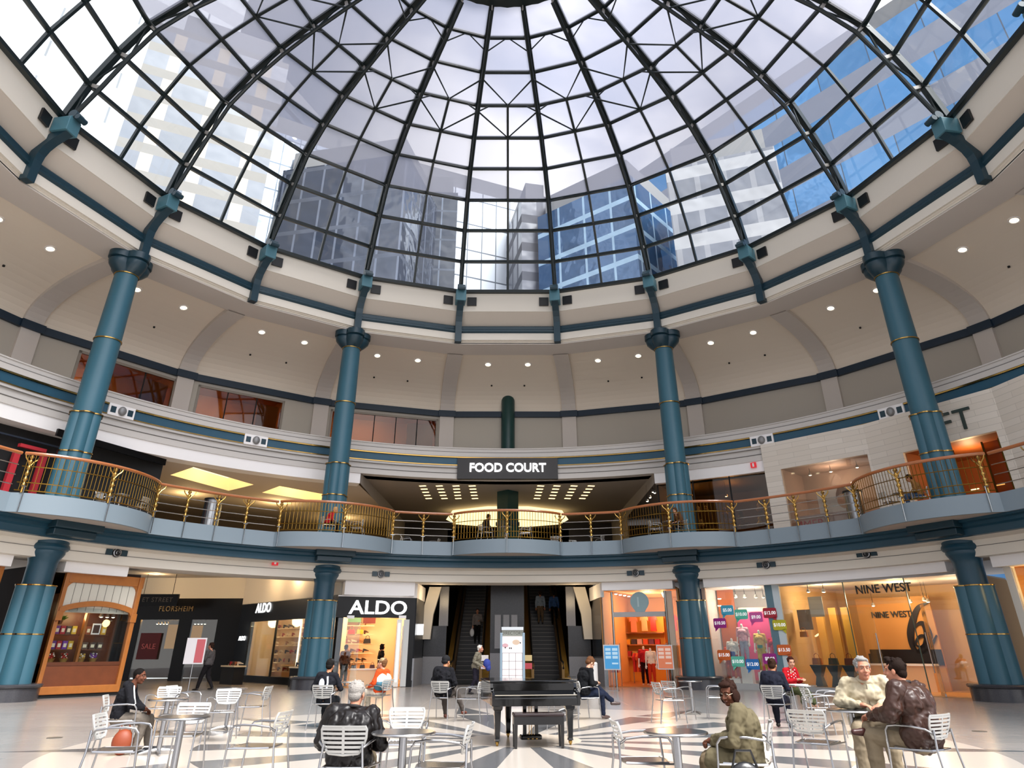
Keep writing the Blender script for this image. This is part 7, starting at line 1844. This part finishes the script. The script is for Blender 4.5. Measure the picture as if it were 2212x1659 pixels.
# standing and walking people on the ground floor
p = onz(440, 1492); person('man in grey shirt walking in the dark corridor on the left', p.x, p.y, -80, stand=True, s=.98, skin='ruddy', top='#4a4646', legs='#1c1a1c', hair='#2a1a14', vox=.01, build=1.15, J=dict(wrL=(-.2, .26, 1.05), elL=(-.24, .05, 1.12), anL=(-.11, .25, .1), anR=(.11, -.28, .12), knR=(.1, -.02, .5), knL=(-.1, .16, .5)))
p = onz(1026, 1500); person('bent elderly man in tweed jacket walking left of the directory stand, blue bundle in hand', p.x, p.y, 105, stand=True, s=.93, skin='ruddy', top='#7a7464', legs='#23202a', hair='#d8d2c8', vox=.009, lean=14, coat=False, toproom=1.15, puffy=.01, J=dict(wrL=(-.2, .34, .98), wrR=(.2, .34, .98), anL=(-.1, .2, .1), anR=(.1, -.2, .1)))
t = thing('blue_bundle', 'blue cloth bundle carried by the elderly walking man', 'bundle', (p.x + .42, p.y - .16, .98)); m = MB(); m.ell((0, 0, 0), (.14, .12, .17), 12, 8); m.ell((.05, 0, -.12), (.1, .1, .12), 12, 8); fuse(m, 'body', mat('blue_cloth', '#2a3a8a', .8), t, .01, 2)
def esc_z(y): return max(0, (y - 20.6) / .33 * .19)
def escp(px, py, lab, phi, **k):
    # feet point on the left/right escalator slope
    d = ray(px, py); best = None
    for i in range(400):
        y = 20.6 + i * .03; q = CAM + d * ((y - CAM.y) / d.y); e_ = abs(q.z - esc_z(y) - .05)
        if best is None or e_ < best[0]: best = (e_, q)
    q = best[1]; return person(lab, q.x, q.y, phi, z=esc_z(q.y) + .1, stand=True, **k), q
o, q = escp(1030, 1392, 'man in grey sweater riding down the left escalator with a plastic bag', 180, s=.95, skin='ruddy', top='#7d7674', legs='#151414', hair='#2a1f1a', vox=.01, toproom=1.08, J=dict(wrL=(-.14, .28, 1.12), elL=(-.25, .06, 1.12)))
t = thing('plastic_bag', 'white plastic carrier bag held by the man on the down escalator', 'bag', (q.x - .26, q.y - .1, q.z + .55)); m = MB(); m.ell((0, 0, 0), (.12, .07, .2), 12, 8); fuse(m, 'body', mat('white_plastic', '#d8dadd', .3), t, .01, 2); MB().tube([(-.03, 0, .15), (0, 0, .3), (.03, 0, .15)], .01, 5).build('handle', mat('white_plastic', '#d8dadd', .3), t)
o, q = escp(1168, 1350, 'man in pale shirt and khaki trousers riding up the right escalator', 0, s=.97, skin='ruddy', top='#9fb0c4', legs='#7d6850', hair='#3a2a1e', vox=.01)
o, q = escp(1198, 1352, 'person in blue shirt with black coat over the arm on the right escalator', 4, s=.98, skin='tan', top='#4a6a9e', legs='#101013', hair='#241a14', vox=.01, coat=False)
fp = fA.w(2.25, 1.5, 0); person('dark-clad customer with long dark hair standing in the black shoe shop doorway', fp.x, fp.y, 60, stand=True, s=.97, skin='tan', top='#1a1512', legs='#15120f', hair='#120c0a', hairstyle='bob', vox=.012, coat=True)
fp = fA.w(.6, 1.2, 0); person('customer in rust brown top seen through the glass of the black shoe shop', fp.x, fp.y, 20, stand=True, s=.95, skin='tan', top='#6a3a20', legs='#1c1614', hair='#241610', vox=.012)
# upper level people
def upseat(px, r_, phi, lab, clab, **k):
    p = oncyl(px, 1130, r_); chair(p.x, p.y, phi, clab, z=5.78, grp='chairs on the upper level'); return person(lab, p.x, p.y, phi, z=5.78, vox=.012, **k)
upseat(708, 16.1, 60, 'person in red jacket leaning on the table on the second balcony bulge', 'cafe chair under the person in the red jacket', skin='pale', top='#a81c28', legs='#14151a', hair='#b8906a', lean=25, nod=20)
upseat(1048, 16.2, 60, 'person in black seated on the middle balcony bulge', 'cafe chair under the person in black on the middle bulge', skin='tan', top='#141214', legs='#14151a', hair='#1c120c', lean=15, nod=15)
upseat(1468, 16.5, -110, 'person in brown jacket at a table by the third column on the balcony', 'cafe chair under the person in the brown jacket', skin='pale', top='#5a3c28', legs='#14151a', hair='#4a3020', lean=15, nod=25)
upseat(2003, 16.7, -60, 'person in tan jacket seated on the right balcony bulge', 'cafe chair under the person in the tan jacket', skin='tan', top='#8a6238', legs='#3a4a60', hair='#2c1c12', lean=18, nod=25)
# ================================================================= MANNEQUINS
def mannequin(f, u, y, z0, s, lab, top, legs, skinc='#e6ddd0', grp='mannequins in the tall clothes window', **k):
    p = f.w(u, y, z0); o = person(lab, p.x, p.y, math.degrees(-(f.rz)) + 180, z=z0, stand=True, s=s, headless=True, name='mannequin', cat='mannequin', skin='mannequin', skincol=skinc, top=top, legs=legs, shoe=skinc, vox=.012, bare_arms=True, group=grp, **k)
    return o
for px, zt, s_, top, legs, nm in ((1585, .15, .95, '#d8d2c8', '#b8323e', 'leftmost mannequin in pale top with red and blue striped wrap'), (1611, .62, 1.0, '#e0a8b0', '#a8a6b4', 'tallest mannequin in pale pink top and grey leggings'), (1647, .40, .98, '#d8b060', '#c8a81c', 'mannequin in peach top and yellow leggings'), (1677, .28, .95, '#c8283c', '#b81c5a', 'rightmost mannequin in red striped top and magenta leggings')):
    u, _ = fM.uz(px, 1420, .75)
    o = mannequin(fM, u, .75, .22 + zt, s_, nm + ' in the window', top, legs)
    if zt > .1: d = fM.root('mannequin_block', 'white block under the %s' % nm.split(' in ')[0], 'block', u, .75, 0); MB().bx(-.22, .22, -.2, .2, 0, .22 + zt).build('body', CREAMW, d)
    if 'wrap' in nm: MB().lathe([(.15, .80), (.17, 1.0), (.145, 1.06)], n=20).build('blue_band', mat('blue_band', '#2a4a8a', .8), o, smooth=True)
    if 'yellow' in nm: MB().lathe([(.155, .90), (.16, 1.02)], n=20).build('green_band', mat('green_band', '#1f7a6a', .8), o, smooth=True)
mannequin(fK, fK.W * .52, 1.6, 0, .95, 'mannequin in cream top and red trousers inside the orange shop entrance', '#e8d8c0', '#c83a1e', grp='mannequins in the orange shop')
mannequin(fK, fK.W * .40, 2.2, 0, 1.0, 'mannequin in dark red outfit inside the orange shop entrance', '#b02228', '#2a0e10', skinc='#d8c8b4', grp='mannequins in the orange shop')
u, _ = fM.uz(1562, 1420, 1.3); mannequin(fM, max(.45, u), 1.3, .3, .85, 'orange-topped mannequin in the brown opening beside the window', '#c8501c', '#a84018', skinc='#c98a5a', grp='mannequins in the brown opening')
